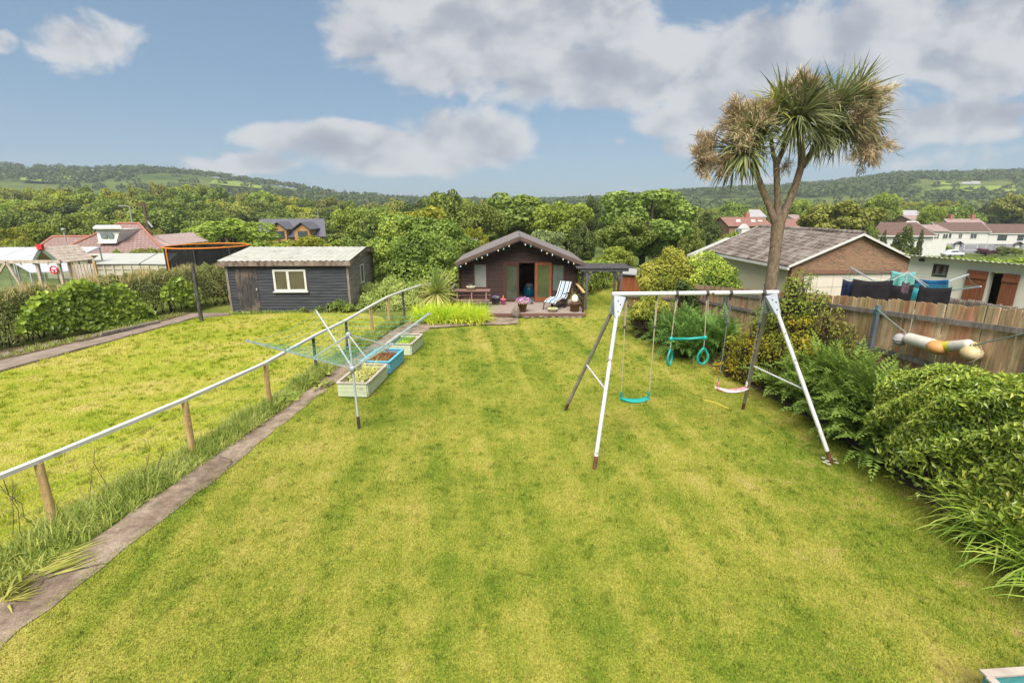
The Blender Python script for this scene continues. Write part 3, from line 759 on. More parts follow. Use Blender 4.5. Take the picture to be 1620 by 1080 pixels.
def swing_seat(name, label, xa, xb, z, y, matl, rope, ropes, thin=.0095):
    t = thing(name, label, 'swing', ((xa+xb)/2, y, z))
    mb = MB(); n = 14; prof = []
    W = .085
    rows = []
    for i in range(n+1):
        u = i/n; x = xa-.03+(xb-xa+.06)*u; s = abs(2*u-1); zz = z-.075*(1-s**2.2); hw = W*(1-.25*s**3)
        rows.append([(x, y-hw, zz+.03), (x, y-hw*.8, zz+.005), (x, y, zz-.012), (x, y+hw*.8, zz+.005), (x, y+hw, zz+.03), (x, y+hw, zz+.008), (x, y, zz-.04), (x, y-hw, zz+.008)])
    k = 8; vs = [p for r_ in rows for p in r_]
    fs = [(i*k+j, i*k+(j+1) % k, (i+1)*k+(j+1) % k, (i+1)*k+j) for i in range(n) for j in range(k)]+[tuple(range(k))[::-1], tuple(n*k+j for j in range(k))]
    mb.add(vs, fs, True); mb.build('seat', matl, t)
    for (xt, xs) in ropes:
        zt = hanger(xt, t)
        mb = MB(); mb.tube([(xt, 9.2, zt-.12), ((xt+xs)/2+.01, (9.2+y)/2, (zt+z)/2), (xs, y, z+.02)], thin, 7)
        m_top = (xt, 9.2, zt-.12)
        # doubled rope above the adjuster
        mb.tube([(xt+.03, 9.2, zt-.12), (xt+.02+(xs-xt)*.22, 9.2, zt-.12-(zt-z)*.24)], thin, 7)
        mb.build('rope', rope, t)
        mb = MB(); q = Vector((xt, 9.2, zt-.12)).lerp(Vector((xs, y, z+.02)), .27); mb.box((q.x+.012, q.y, q.z), (.05, .03, .05)); mb.build('adjuster', DKSTEEL, t)
        mb = MB(); mb.lathe((xs, y, z+.03), [(.012, .0), (.022, .02), (.022, .08), (.012, .11)], 10); mb.build('clamp', matl, t)
    return t
swing_seat('swing', 'swing with a turquoise plastic seat, leftmost on the frame', 2.15, 2.67, .80, 9.15, TEAL, ROPE, [(2.12, 2.14), (2.70, 2.68)])
REDP = pmat('faded pink red plastic', [(.52, .13, .15), (.62, .36, .36)], 2.5, 4, .45, .4, 0, .05, .002, fade=((.66, .60, .58), 3, .45, .6))
swing_seat('swing', 'swing with a faded pink and white seat, rightmost on the frame', 4.05, 4.62, .97, 9.25, REDP, ROPEB, [(4.08, 4.06), (4.70, 4.62)], .009)
tr = thing('trapeze', 'turquoise trapeze bar with two hanging rings in the middle of the frame', 'trapeze', (3.36, 9.2, 1.6))
mb = MB(); A, B = Vector((3.045, 9.2, 1.985)), Vector((3.68, 9.2, 2.01))
mb.tube([A-Vector((.04, 0, 0)), A-Vector((.035, 0, 0)), A+Vector((.02, 0, 0)), A+Vector((.025, 0, 0)), (A+B)/2-Vector((0, 0, .012)), B-Vector((.025, 0, 0)), B-Vector((.02, 0, 0)), B+Vector((.035, 0, 0)), B+Vector((.04, 0, 0))], [.03, .042, .042, .027, .026, .027, .042, .042, .03], 12)
mb.build('trapeze_bar', TEAL, tr)
for xt, p, rot in ((3.07, A, .9), (3.64, B, .15)):
    z = hanger(xt, tr)
    mb = MB(); mb.tube([(xt, 9.2, z-.12), p], .009, 7); mb.tube([(xt+.03, 9.2, z-.12), p+Vector((.015, 0, .45))], .009, 7); mb.build('rope', ROPE, tr)
    mb = MB(); mb.tube([p, p-Vector((0, 0, .19))], .007, 6); mb.build('link', GALV, tr)
    mb = MB(); c = p-Vector((0, 0, .36)); pts = []
    for i in range(25):
        a = 2*math.pi*i/24; rr = 1-.22*max(0, math.cos(a))**2*0; w = .105*(1-.45*max(0, math.cos(a))); 
        pts.append(c+Vector((math.cos(rot)*math.sin(a)*w*1.05, math.sin(rot)*math.sin(a)*w, math.cos(a)*.155-.01)))
    mb.tube(pts, .021, 10, False); mb.build('ring', TEAL, tr)
# things lying on the lawn
mb = MB(); pts = [G(u, v)+Vector((0, 0, .012)) for u, v in ((1112, 633), (1122, 635), (1133, 638), (1144, 643), (1154, 648))]
for i in range(4): mb.bar(pts[i], pts[i+1]+(pts[i+1]-pts[i])*.02, .06, .012)
tag(mb.build('yellow_strap', pmat('yellow plastic strap', [(.46, .40, .03), (.52, .46, .06)], 4, rough=.5)), 'yellow plastic strip lying on the lawn below the pink swing', 'strap')
PETAL = leafmat('white petals', [(0.600, 0.600, 0.550), (0.620, 0.620, 0.620)])
YOLK = pmat('daisy eye', [(.55, .38, .04)], bump=0)
for i, (u, v) in enumerate([(1302, 728), (1308, 733), (1313, 727), (1320, 730), (1323, 736), (1310, 738), (1304, 735)]):
    g = G(u, v); mb = MB(); n = 9; vs = []
    for j in range(n):
        a = 2*math.pi*j/n; e = Vector((math.cos(a), math.sin(a), .15)); s = Vector((-math.sin(a), math.cos(a), 0))
        b = g+Vector((0, 0, .05)); mb.add([b+e*.006, b+e*.026-s*.008, b+e*.042, b+e*.026+s*.008], [(0, 1, 2, 3)])
    m2 = MB(); m2.lathe(g+Vector((0, 0, .05)), [(.012, 0), (.008, .006), (0, .008)], 8)
    m3 = MB(); m3.tube([g, g+Vector((0, 0, .05))], .002, 4)
    tag(multi('daisy', [(mb, PETAL), (m2, YOLK), (m3, LEAFY)]), 'white daisy growing around the rusty foot of the near right swing leg', 'flower', 'daisies at the right swing leg')
# ================================================================= cladding helpers
def lap_rows(mb, a, b, z0, z1, row, out_n, holes=(), lean=.02, clip=None):
    """horizontal lap boards on the wall from a to b (2-D points); holes = (s0, s1, z0, z1) along the wall; clip(z) -> (s0, s1)"""
    a, b = Vector((a[0], a[1], 0)), Vector((b[0], b[1], 0)); Ln = (b-a).length; d = (b-a)/Ln; n = Vector((out_n[0], out_n[1], 0)).normalized()
    k = max(1, round((z1-z0)/row)); hh = (z1-z0)/k
    for i in range(k):
        za, zb = z0+i*hh, z0+(i+1)*hh; zm = (za+zb)/2
        lo, hi = (0, Ln) if clip is None else clip(zm)
        if hi-lo < .05: continue
        cuts = [(lo, hi)]
        for s0, s1, h0, h1 in holes:
            if h0 < zm < h1:
                nc = []
                for p, q in cuts:
                    if s1 <= p or s0 >= q: nc.append((p, q)); continue
                    if s0 > p: nc.append((p, s0))
                    if s1 < q: nc.append((s1, q))
                cuts = nc
        for p, q in cuts:
            if q-p < .02: continue
            A, B = a+d*p, a+d*q; vs = []
            for P in (A, B):
                vs += [P-n*.03+Vector((0, 0, za)), P+n*lean+Vector((0, 0, za+.004)), P+n*(lean*.9)+Vector((0, 0, za+hh*.5)), P+n*.004+Vector((0, 0, zb)), P-n*.03+Vector((0, 0, zb))]
            mb.add(vs, [(0, 1, 6, 5), (1, 2, 7, 6), (2, 3, 8, 7), (3, 4, 9, 8), (4, 0, 5, 9), (4, 3, 2, 1, 0), (5, 6, 7, 8, 9)])
    return mb
def frame_rect(mb, o, dx, dz, w, h, t, dep, n):
    """rectangular frame of four butted bars; o = lower-left corner on the wall, dx/dz unit directions, n outward"""
    o, dx, dz, n = Vector(o), Vector(dx), Vector(dz), Vector(n)
    for a, b in ((o+dz*t/2, o+dx*w+dz*t/2), (o+dz*(h-t/2), o+dx*w+dz*(h-t/2))): mb.bar(a, b, dep, t, dz)
    for x in (t/2, w-t/2): mb.bar(o+dx*x+dz*t, o+dx*x+dz*(h-t), dep, t, dx)
    return mb
def pane_quad(o, dx, dz, w, h, n, t=.008):
    mb = MB(); o, dx, dz, n = Vector(o), Vector(dx), Vector(dz), Vector(n); mb.prism([o, o+dx*w, o+dx*w+dz*h, o+dz*h], n*t); return mb
# ================================================================= log cabin
LOG = pmat('dark stained logs', [(.020, .010, .007), (.040, .020, .014), (.062, .032, .024)], 3, 6, .6, .3, 0, .35, .006, stretch=(.5, .5, 4), fade=((.09, .055, .04), 3, .6, .8))
LOGIN = pmat('cabin inside pine', [(.10, .045, .02), (.16, .08, .035)], 3, 5, .7, .2, stretch=(.5, .5, 4))
TRIM = pmat('brown window trim', [(.055, .020, .013), (.085, .034, .022)], 4, 5, .55, .35, 0, .2, .004)
REDW = pmat('red cedar door', [(.17, .05, .02), (.25, .08, .035)], 4, 5, .5, .35, 0, .2, .004, stretch=(3, 3, .6))
VERGE = pmat('faded brown bargeboard', [(.08, .052, .042), (.14, .095, .075)], 3, 6, .75, .2, 0, .3, .006)
FELT = pmat('grey roofing felt', [(.14, .125, .125), (.21, .19, .185)], 5, 6, .9, .15, 0, .4, .006, fine=((.26, .24, .23), 60, .5, .8, .5))
BLIND = pmat('pale window blind', [(.20, .22, .20), (.27, .29, .26)], 2.5, 3, .35, .6, bump=0)
GLASSC = glassmat('cabin glass', (.10, .12, .085), .05, .35)
cab = thing('log_cabin', 'dark brown log cabin with a low gable, terrace doors and a deck in front', 'cabin', (.3, 25, 0))
yF, yB, xL, xR, zD = 23.0, 27.2, -2.40, 2.98, .16
EL, ER, AP = (-2.52, 2.02), (3.22, 2.02), (.35, 3.17)
def rz(x): return AP[1]-(AP[1]-EL[1])*((AP[0]-x)/(AP[0]-EL[0]) if x < AP[0] else (x-AP[0])/(ER[0]-AP[0]))
def gclip(z):
    zz = z+.07
    if zz < rz(xL): return (0, xR-xL)
    k = (AP[1]-zz)/(AP[1]-EL[1])
    return (max(0, AP[0]-(AP[0]-EL[0])*k-xL), min(xR-xL, AP[0]+(ER[0]-AP[0])*k-xL))
hx = lambda x: x-xL
H1 = (hx(-1.80), hx(-1.12), .78, 1.96); H2 = (hx(-.42), hx(1.78), .16, 2.0); H3 = (hx(1.84), hx(2.42), .66, 1.90)
mb = MB(); lap_rows(mb, (xL, yF), (xR, yF), zD, 3.15, .105, (0, -1), [H1, H2, H3], .022, gclip); mb.build('front_wall', LOG, cab)
mb = MB()
lap_rows(mb, (xL, yB), (xL, yF), zD, 2.04, .105, (-1, 0), [], .022); lap_rows(mb, (xR, yF), (xR, yB), zD, 2.04, .105, (1, 0), [], .022)
lap_rows(mb, (xR, yB), (xL, yB), zD, 3.1, .105, (0, 1), [], .02, lambda z: gclip(z))
mb.build('side_wall', LOG, cab)
mb = MB()  # crossed log ends at the corners
for x in (xL, xR):
    for i in range(17): mb.box((x+(.03 if x > 0 else -.03), yF-.09, zD+.06+i*.105), (.06, .13, .085))
mb.build('log_ends', LOG, cab)
mb = MB(); mb.box((.29, 25.1, zD-.03), (xR-xL-.1, 4.1, .05)); mb.build('floor', GREYWOOD, cab)
mb = MB(); lap_rows(mb, (xL+.1, 26.0), (xR-.1, 26.0), zD, 2.2, .105, (0, -1), [], .015); mb.build('partition', LOGIN, cab)
for nm, e in (('L', EL), ('R', ER)):
    mb = MB(); a0, a1 = Vector((AP[0], 22.3, AP[1])), Vector((AP[0], 27.6, AP[1])); b0, b1 = Vector((e[0], 22.3, e[1])), Vector((e[0], 27.6, e[1]))
    n = (b0-a0).cross(a1-a0).normalized(); n = n if n.z > 0 else -n
    mb.prism([a0, a1, b1, b0], n*.045); rf = mb.build('roof', FELT, cab)
    for y in (22.30, 27.55):
        mb = MB(); d = (b0-a0).normalized(); p, q = Vector((a0.x, y, a0.z-.055)), Vector((b0.x, y, b0.z-.055))
        mb.bar(p, q, .045, .15, n); mb.build('bargeboard', VERGE, rf)
# windows and doors (front wall, looking along +Y)
def fwin(name, x0, x1, z0, z1, fm, gm, t=.07, y=yF-.012, blind=True):
    mb = MB(); frame_rect(mb, (x0, y, z0), (1, 0, 0), (0, 0, 1), x1-x0, z1-z0, t, .07, (0, -1, 0)); f = mb.build(name, fm, cab)
    pane_quad((x0+t, y+.005, z0+t), (1, 0, 0), (0, 0, 1), x1-x0-2*t, z1-z0-2*t, (0, 1, 0)).build('pane', gm, f)
    if blind:
        mb = MB(); mb.box(((x0+x1)/2, y+.09, (z0+z1)/2+.1), (x1-x0-2*t-.02, .02, z1-z0-2*t-.2)); mb.build('blind', BLIND, f)
    return f
fwin('window', -1.80, -1.12, .78, 1.96, TRIM, BLIND, .075, blind=False)
fwin('window', 1.84, 2.42, .66, 1.90, TRIM, glassmat('cabin side glass', (.14, .18, .16), .06), .05, blind=False)
mb = MB()
for x in (-.42, 1.03, 1.75): mb.box((x+.03, yF-.01, 1.08), (.06, .09, 1.84))
mb.box((.68, yF-.01, 2.0), (2.2, .09, .06)); mb.build('door_frame', TRIM, cab)
dl = fwin('door', -.36, .32, .18, 1.96, TRIM, GLASSC, .095)
for c in kids(dl):
    if c.name.startswith('blind'): bpy.data.objects.remove(c)
# the right-hand leaf stands folded open against the wall
y = yF-.10
mb = MB(); frame_rect(mb, (1.06, y, .19), (1, 0, 0), (0, 0, 1), .76, 1.80, .11, .045, (0, -1, 0)); mb.bar((1.17, y, .345), (1.71, y, .345), .045, .09, (0, 0, 1)); dr = mb.build('door', REDW, cab)
dr['label'] = 'reddish terrace door folded open against the wall'
pane_quad((1.17, y+.004, .39), (1, 0, 0), (0, 0, 1), .54, 1.49, (0, 1, 0)).build('pane', glassmat('folded door glass', (.09, .11, .05), .08), dr)
mb = MB(); mb.box((1.76, y-.035, 1.08), (.03, .02, .16)); mb.tube([(1.76, y-.05, 1.1), (1.70, y-.06, 1.1)], .009, 6); mb.build('handle', pmat('brass', [(.5, .36, .14)], metal=.9, rough=.3, bump=0), dr)
# things standing inside
mb = MB(); mb.lathe((.86, 24.5, zD), [(.0, 0), (.26, 0), (.31, .12), (.30, .36), (.25, .47), (.24, .49), (.0, .49)], 20)
m2 = MB(); m2.lathe((.86, 24.5, zD+.495), [(.0, .0), (.24, .0), (.21, .12), (.1, .17), (0, .17)], 20)
t = thing('storage_tub', 'blue tub with a grey lid just inside the open cabin doorway', 'tub', (.86, 24.5, zD))
mb.build('tub', pmat('blue plastic', [(.0, .065, .11), (.0, .09, .145)], rough=.4), t); m2.build('lid', pmat('grey cloth', [(.10, .12, .12), (.16, .18, .18)], 8), t)
mb = MB(); mb.box((.68, 23.35, zD+.01), (.6, .5, .02)); tag(mb.build('rug', pmat('blue grey rug', [(.03, .09, .13), (.10, .17, .21)], 12)), 'blue grey rug just inside the cabin doorway', 'rug')
mb = MB(); mb.box((.72, 22.62, zD+.012), (.52, .4, .02)); tag(mb.build('doormat', pmat('dark doormat', [(.03, .02, .016), (.06, .045, .035)], 30)), 'dark doormat on the deck outside the cabin doorway', 'mat')
mb = MB(); mb.lathe((.45, 25.7, 1.25), [(0, -.02), (.15, -.02), (.15, .02), (0, .02)], 16, axis=Matrix.Rotation(R(90), 3, 'X')); tag(mb.build('wall_plaque', pmat('plaque', [(.30, .22, .2), (.10, .08, .08)], 9)), 'round plaque hung on the inner wall of the cabin', 'plaque')
# ---------------------------------------------------------------- festoon lights under the bargeboards
fl = thing('festoon_lights', 'string of small coloured bulbs under the cabin bargeboards', 'string lights', (.35, 22.2, 2.9))
pts = [Vector((EL[0]+(AP[0]-EL[0])*i/12, 22.24, rz(EL[0]+(AP[0]-EL[0])*i/12)-.155-(.03 if i % 2 else 0))) for i in range(13)]+[Vector((AP[0]+(ER[0]-AP[0])*i/12, 22.24, rz(AP[0]+(ER[0]-AP[0])*i/12)-.155-(.03 if i % 2 else 0))) for i in range(1, 13)]
mb = MB(); mb.tube(pts, .007, 5); mb.build('cable', DKSTEEL, fl)
bulbc = [(.75, .68, .5), (.45, .6, .7), (.75, .6, .25), (.7, .7, .66), (.15, .5, .3)]
for i in range(0, 25, 1):
    if i % 4 == 3 or i == 12: continue
    p = pts[i]; mb = MB(); mb.lathe(p-Vector((0, 0, .09)), [(0, 0), (.024, .012), (.03, .035), (.018, .062), (.014, .085), (0, .09)], 10)
    mb.build('bulb', pmat('bulb glass %d' % (i % 5), [bulbc[i % 5]], rough=.15, spec=.6, bump=0), fl)
# ---------------------------------------------------------------- deck
DECK = pmat('greyed deck boards', [(.20, .155, .135), (.30, .245, .215), (.38, .32, .285)], 4, 6, .85, .15, 0, .4, .005, stretch=(.5, 4, 1))
dk = thing('deck', 'greyed timber deck along the cabin front', 'deck', (.4, 21.6, 0))
mb = MB(); yy = 20.42
while yy < 22.85: mb.box((.4, yy+.065, zD-.014), (5.3, .128, .028)); yy += .134
mb.build('boards', DECK, dk)
FAS = pmat('red brown deck fascia', [(.13, .07, .05), (.20, .115, .085)], 4, 6, .8, .2, 0, .4, .005, stretch=(.5, 1, 4))
mb = MB(); mb.box((1.70, 20.40, .075), (2.78, .03, .135)); mb.box((-.85, 20.40, .105), (2.28, .03, .075)); mb.box((-.85, 20.41, .03), (2.28, .03, .06)); mb.build('fascia', FAS, dk)
for x, y0, nm in ((2.98, 20.55, 'R'), (-2.62, 21.2, 'L')):
    r_ = thing('railing', 'short %s of the cabin deck' % ('timber railing at the right-hand end' if nm == 'R' else 'timber railing behind the picnic table at the left end'), 'railing', (x, 21.8, zD))
    mb = MB(); mb.box((x, y0, zD+.42), (.075, .075, .84)); mb.build('post', LOG, r_)
    mb = MB(); mb.box((x, 22.75, zD+.42), (.075, .075, .84)); mb.build('post', LOG, r_)
    mb = MB(); mb.bar((x, y0-.08, zD+.865), (x, 22.9, zD+.865), .11, .045); mb.build('handrail', PINE if nm == 'R' else GREYWOOD, r_)
    mb = MB()
    for z in (.2, .42, .64): mb.bar((x, y0+.04, zD+z), (x, 22.7, zD+z), .03, .1)
    mb.build('slat', LOG, r_)
# ---------------------------------------------------------------- picnic bench
PB = pmat('pinkish weathered bench', [(.17, .10, .085), (.26, .165, .14)], 4, 6, .8, .2, 0, .4, .005, stretch=(.5, 4, 4))
pb = thing('picnic_table', 'weathered picnic table with fixed benches on the left of the deck', 'picnic table', (-1.75, 21.6, zD))
mb = MB()
for i in range(4): mb.box((-1.75, 21.45+.13*i, zD+.76), (1.58, .12, .04))
mb.build('tabletop', PB, pb, bevel=.004)
for y in (20.98, 22.2):
    mb = MB(); mb.box((-1.75, y, zD+.44), (1.58, .22, .04)); mb.build('bench', PB, pb, bevel=.004)
for x in (-2.38, -1.75, -1.12):
    mb = MB(); mb.bar((x, 21.5, zD+.74), (x, 21.15, zD), .05, .09, (0, 1, 0)); mb.bar((x, 21.8, zD+.74), (x, 22.15, zD), .05, .09, (0, 1, 0)); mb.build('leg', PB, pb)
mb = MB()
for x in (-2.38, -1.12): mb.bar((x+.03, 20.9, zD+.39), (x+.03, 22.3, zD+.39), .04, .08)
mb.bar((-2.4, 21.65, zD+.6), (-1.1, 21.65, zD+.6), .04, .09); mb.build('stretcher', PB, pb)
def pot(name, label, c, r0, r1, h, mat, soilm=True, lip=.015):
    t = thing(name, label, 'pot', c); mb = MB()
    mb.lathe(c, [(0, 0), (r0, 0), (r1, h-.03), (r1+lip, h-.03), (r1+lip, h), (r1-.015, h), (r1-.02, h-.04), (0, h-.04)], 20); mb.build('bowl', mat, t)
    return t
TERRA = pmat('brown clay', [(.15, .085, .045), (.22, .13, .075)], 6, 5, .75, .25)
CREAM = pmat('cream stoneware', [(.50, .44, .32), (.60, .54, .42)], 5, 4, .6, .3)
GREYP = pmat('grey plastic pot', [(.06, .065, .07), (.09, .095, .1)], 4, rough=.5)
PINKP = pmat('pink tin', [(.62, .14, .27), (.68, .19, .33)], 3, rough=.4, bump=0)
def posy(name, label, c, rad, hgt, n, size, mat, green=.4):
    d = unit(rng.normal(0, 1, (n, 3))); d[:, 2] = np.abs(d[:, 2]); P = np.array(c)+d*np.array([rad, rad, hgt])*rng.uniform(.7, 1, (n, 1))
    k = int(n*green)
    V, F, rr = leaves(P[k:], d[k:], size, .9, .5)
    t = thing(name, label, 'plant', c); arrays('petals', V, F, mat, t, rr)
    V, F, rr = leaves(P[:k]*1.0-np.array([0, 0, .03]), d[:k], size*1.2, .5, .6); arrays('leaves', V, F, LEAFY, t, rr); return t
PURP = leafmat('purple and white petals', [(.30, .06, .34), (.45, .18, .48), (.75, .66, .75)], nmix=.2)
VIOL = leafmat('violet petals', [(.10, .05, .30), (.18, .10, .42)], nmix=.2)
pot('plant_pot', 'tapered clay pot of purple and white flowers at the deck edge', (.44, 20.66, zD), .14, .21, .40, TERRA)
posy('petunia', 'purple and white petunias spilling from the clay pot at the deck edge', (.47, 20.66, zD+.40), .36, .24, 420, .06, PURP)
pot('plant_pot', 'dark grey pot of violet flowers beside the picnic table', (-.74, 22.3, zD), .15, .21, .34, GREYP)
posy('violet', 'low violet flowers in the dark grey pot beside the picnic table', (-.74, 22.3, zD+.32), .2, .12, 160, .05, VIOL, .6)
pot('plant_pot', 'small bright pink pot beside the dark grey one', (-.40, 22.25, zD), .09, .12, .27, PINKP)
mb = MB(); mb.lathe((-.40, 22.25, zD+.27), [(.04, -.05), (.045, .07), (.02, .11), (.02, .16), (0, .16)], 10); tag(mb.build('bottle', pmat('orange bottle', [(.5, .18, .04)], rough=.3, bump=0)), 'small orange bottle standing in the bright pink pot', 'bottle')
pot('table_planter', 'cream oblong planter on top of the picnic table', (-1.80, 21.6, zD+.78), .15, .19, .16, CREAM)
posy('table_flowers', 'small mauve flowers in the cream planter on the picnic table', (-1.80, 21.6, zD+.92), .15, .16, 90, .04, VIOL, .7)
pot('bowl_planter', 'low cream bowl with a small succulent at the deck edge below the lounger', (1.72, 20.72, zD), .13, .21, .15, CREAM)
posy('succulent', 'small green succulent in the low cream bowl', (1.72, 20.72, zD+.13), .13, .09, 60, .05, LEAFY, .9)
pot('plant_pot', 'brown clay pot holding a white egg ornament by the right railing', (2.66, 20.78, zD), .18, .23, .38, TERRA)
mb = MB(); mb.lathe((2.66, 20.78, zD+.34), [(0, 0), (.13, .06), (.16, .16), (.13, .28), (.07, .36), (0, .39)], 20); tag(mb.build('egg_ornament', pmat('white glazed egg', [(.62, .60, .54), (.7, .68, .62)], 4, rough=.4)), 'white egg shaped ornament sitting in the brown clay pot', 'ornament')
mb = MB(); mb.lathe((2.52, 22.0, zD), [(0, 0), (.12, .02), (.19, .12), (.2, .2), (.14, .31), (0, .35)], 16); tag(mb.build('stone_ball', GREYWOOD), 'round grey stone ball at the back right corner of the deck', 'ornament')
n = 160; B = np.tile([2.72, 22.2, zD], (n, 1))+rng.normal(0, .06, (n, 3))*[1, 1, 0]; d0 = rng.normal(0, .45, (n, 3)); d0[:, 2] = 1
V, F, rr = blades(B, d0, rng.uniform(.5, .95, n), .012, rng.uniform(.2, .9, n), 4); tag(arrays('dry_grass', V, F, STRAW, None, rr), 'clump of dry straw coloured grass behind the deck railing', 'plant')
mb = MB(); mb.box((2.05, 22.55, zD+.12), (.07, .07, .24)); mb.box((2.05, 22.55, zD+.26), (.2, .05, .04)); mb.box((2.12, 22.55, zD+.33), (.05, .05, .12)); tag(mb.build('boot_jack', RIMW), 'small pale wooden ornament behind the lounger', 'ornament')
# ---------------------------------------------------------------- steamer lounger
lg = thing('deck_lounger', 'folding lounger with a blue and white striped cushion on the deck', 'lounger', (2.0, 21.4, zD))
prof = [(0, .30), (.1, .36), (.62, .44), (1.02, .34), (1.22, .48), (1.58, 1.04)]
o_ = Vector((1.62, 20.98, zD)); dd = Vector((.52, .854, 0)).normalized(); ss = Vector((dd.y, -dd.x, 0))
whites = MB(); blues = MB(); pal = MB()
edges = [-.27, -.22, -.17, -.12, -.06, -.03, .03, .06, .12, .17, .22, .27]
for j in range(len(edges)-1):
    tgt = blues if j in (1, 5, 9) else (pal if j in (3, 7) else whites)
    for i in range(len(prof)-1):
        a, b = prof[i], prof[i+1]
        q = [o_+dd*a[0]+Vector((0, 0, a[1]))+ss*edges[j], o_+dd*a[0]+Vector((0, 0, a[1]))+ss*edges[j+1], o_+dd*b[0]+Vector((0, 0, b[1]))+ss*edges[j+1], o_+dd*b[0]+Vector((0, 0, b[1]))+ss*edges[j]]
        nn = (q[1]-q[0]).cross(q[3]-q[0]).normalized(); tgt.prism(q, nn*.05)
multi('cushion', [(whites, pmat('white canvas', [(.48, .52, .55), (.58, .61, .63)], 5)), (blues, pmat('navy canvas', [(.02, .04, .10), (.04, .06, .14)], 5)), (pal, pmat('sky canvas', [(.22, .33, .45), (.28, .40, .52)], 5))], lg)
mb = MB()
for s in (-.29, .29):
    for i in range(len(prof)-1):
        a, b = prof[i], prof[i+1]; mb.bar(o_+dd*a[0]+Vector((0, 0, a[1]-.02))+ss*s, o_+dd*b[0]+Vector((0, 0, b[1]-.02))+ss*s, .03, .045)
    mb.bar(o_+dd*.75+ss*s+Vector((0, 0, .62)), o_+dd*1.3+ss*s+Vector((0, 0, .62)), .05, .03)
mb.build('frame', LOG, lg)
for x0, x1 in ((.12, -.02), (.5, .95), (1.3, .8), (.8, .76), (1.28, 1.3)):
    mb = MB()
    for s in (-.31, .31): mb.bar(o_+dd*x0+ss*s+Vector((0, 0, .40 if x0 < 1.25 else .6)), o_+dd*x1+ss*s, .028, .04)
    mb.build('leg', LOG, lg)
# ---------------------------------------------------------------- stone, edging stones
STONE = pmat('lichened stone', [(.11, .085, .065), (.19, .155, .125), (.26, .22, .18)], 5, 7, .9, .15, 0, .8, .03)
def rock(name, label, c, s, n=220, group=None, cat='stone'):
    import bmesh
    bm = bmesh.new(); bmesh.ops.create_icosphere(bm, subdivisions=3, radius=1)
    ph = rng.uniform(0, 6, 3)
    for v in bm.verts:
        k = 1+.13*math.sin(v.co.x*3+ph[0])+.12*math.sin(v.co.y*3.7+ph[1])+.1*math.sin(v.co.z*4+ph[2])
        v.co = Vector((v.co.x*s[0]*k, v.co.y*s[1]*k, v.co.z*s[2]*k+s[2]*.75))
    me = bpy.data.meshes.new(name); bm.to_mesh(me); bm.free(); me.polygons.foreach_set('use_smooth', [True]*len(me.polygons))
    return tag(link(name, me, STONE, None, Vector(c)), label, cat, group)
rock('boulder', 'upright brown boulder against the front edge of the deck', (.15, 20.22, 0), (.17, .14, .27))
for i in range(9): rock('edging_stone', 'small rough stone in the row along the foot of the deck', (.62+i*.27+rng.uniform(-.05, .05), 20.24+rng.uniform(-.04, .04), -.02), (rng.uniform(.08, .14), .07, rng.uniform(.035, .06)), group='edging stones under the deck')
# ---------------------------------------------------------------- pergola
PG = pmat('grey stained pergola', [(.075, .07, .08), (.13, .122, .135)], 5, 6, .75, .25, 0, .4, .006, stretch=(2, 2, .6))
pg = thing('pergola', 'dark grey timber pergola with arched braces beside the cabin', 'pergola', (3.95, 22.5, 0))
xs, ys, zt = (3.30, 4.80), (21.9, 23.2), 1.84
for x in xs:
    for y in ys: mb = MB(); mb.box((x, y, .9), (.10, .10, 1.82)); mb.build('post', PG, pg)
for y in ys: mb = MB(); mb.box(((xs[0]+xs[1])/2, y-.07, zt-.05), (2.1, .045, .15)); mb.build('beam', PG, pg)
for i in range(5): mb = MB(); mb.box((4.02+.03*(i%2), 21.75+i*.40, zt+.045), (2.45, .045, .045)); mb.build('slat', PG, pg)
for x in xs: mb = MB(); mb.box((x, 22.55, zt-.05), (.05, 1.2, .13)); mb.build('beam', PG, pg)
def arc_brace(p, q):
    p, q = Vector(p), Vector(q); c = Vector((q.x, q.y, p.z)); pts = [c+(p-c)*math.cos(a)+(q-c)*math.sin(a) for a in np.linspace(0, math.pi/2, 7)]
    # concave curve from post towards beam
    pts = [Vector((p.x+(q.x-p.x)*(1-math.cos(a)), p.y+(q.y-p.y)*(1-math.cos(a)), p.z+(q.z-p.z)*math.sin(a))) for a in np.linspace(0, math.pi/2, 7)]
    mb = MB()
    for i in range(6): mb.bar(pts[i], pts[i+1]+(pts[i+1]-pts[i])*.05, .045, .08)
    return mb.build('brace', PG, pg)
for y in ys:
    arc_brace((xs[0]+.05, y, 1.3), (xs[0]+.5, y, 1.72)); arc_brace((xs[1]-.05, y, 1.3), (xs[1]-.5, y, 1.72))
for x in xs: arc_brace((x, ys[0]+.05, 1.3), (x, ys[0]+.45, 1.72)); arc_brace((x, ys[1]-.05, 1.3), (x, ys[1]-.45, 1.72))
# ---------------------------------------------------------------- aerial behind the cabin
p = D(740, 398, 29); ae = thing('tv_aerial', 'metal television aerial on a mast behind the cabin roof', 'aerial', (p.x, p.y, 0))
mb = MB(); mb.tube([(p.x, p.y, 0), (p.x, p.y, D(740, 374, 29).z)], .022, 8); mb.build('mast', GALV, ae)
zt_ = D(742, 381, 29).z; mb = MB(); mb.tube([(p.x-.15, p.y, zt_), (p.x+.6, p.y-.1, zt_+.08)], .014, 6)
for i in range(7): mb.tube([(p.x-.1+i*.11, p.y-.28, zt_+.01*i-.03), (p.x-.1+i*.11, p.y+.28, zt_+.01*i+.05)], .007, 5); mb.tube([(p.x-.1+i*.11, p.y, zt_+.01*i-.16), (p.x-.1+i*.11, p.y, zt_+.01*i+.17)], .007, 5)
mb.build('antenna', GALV, ae)
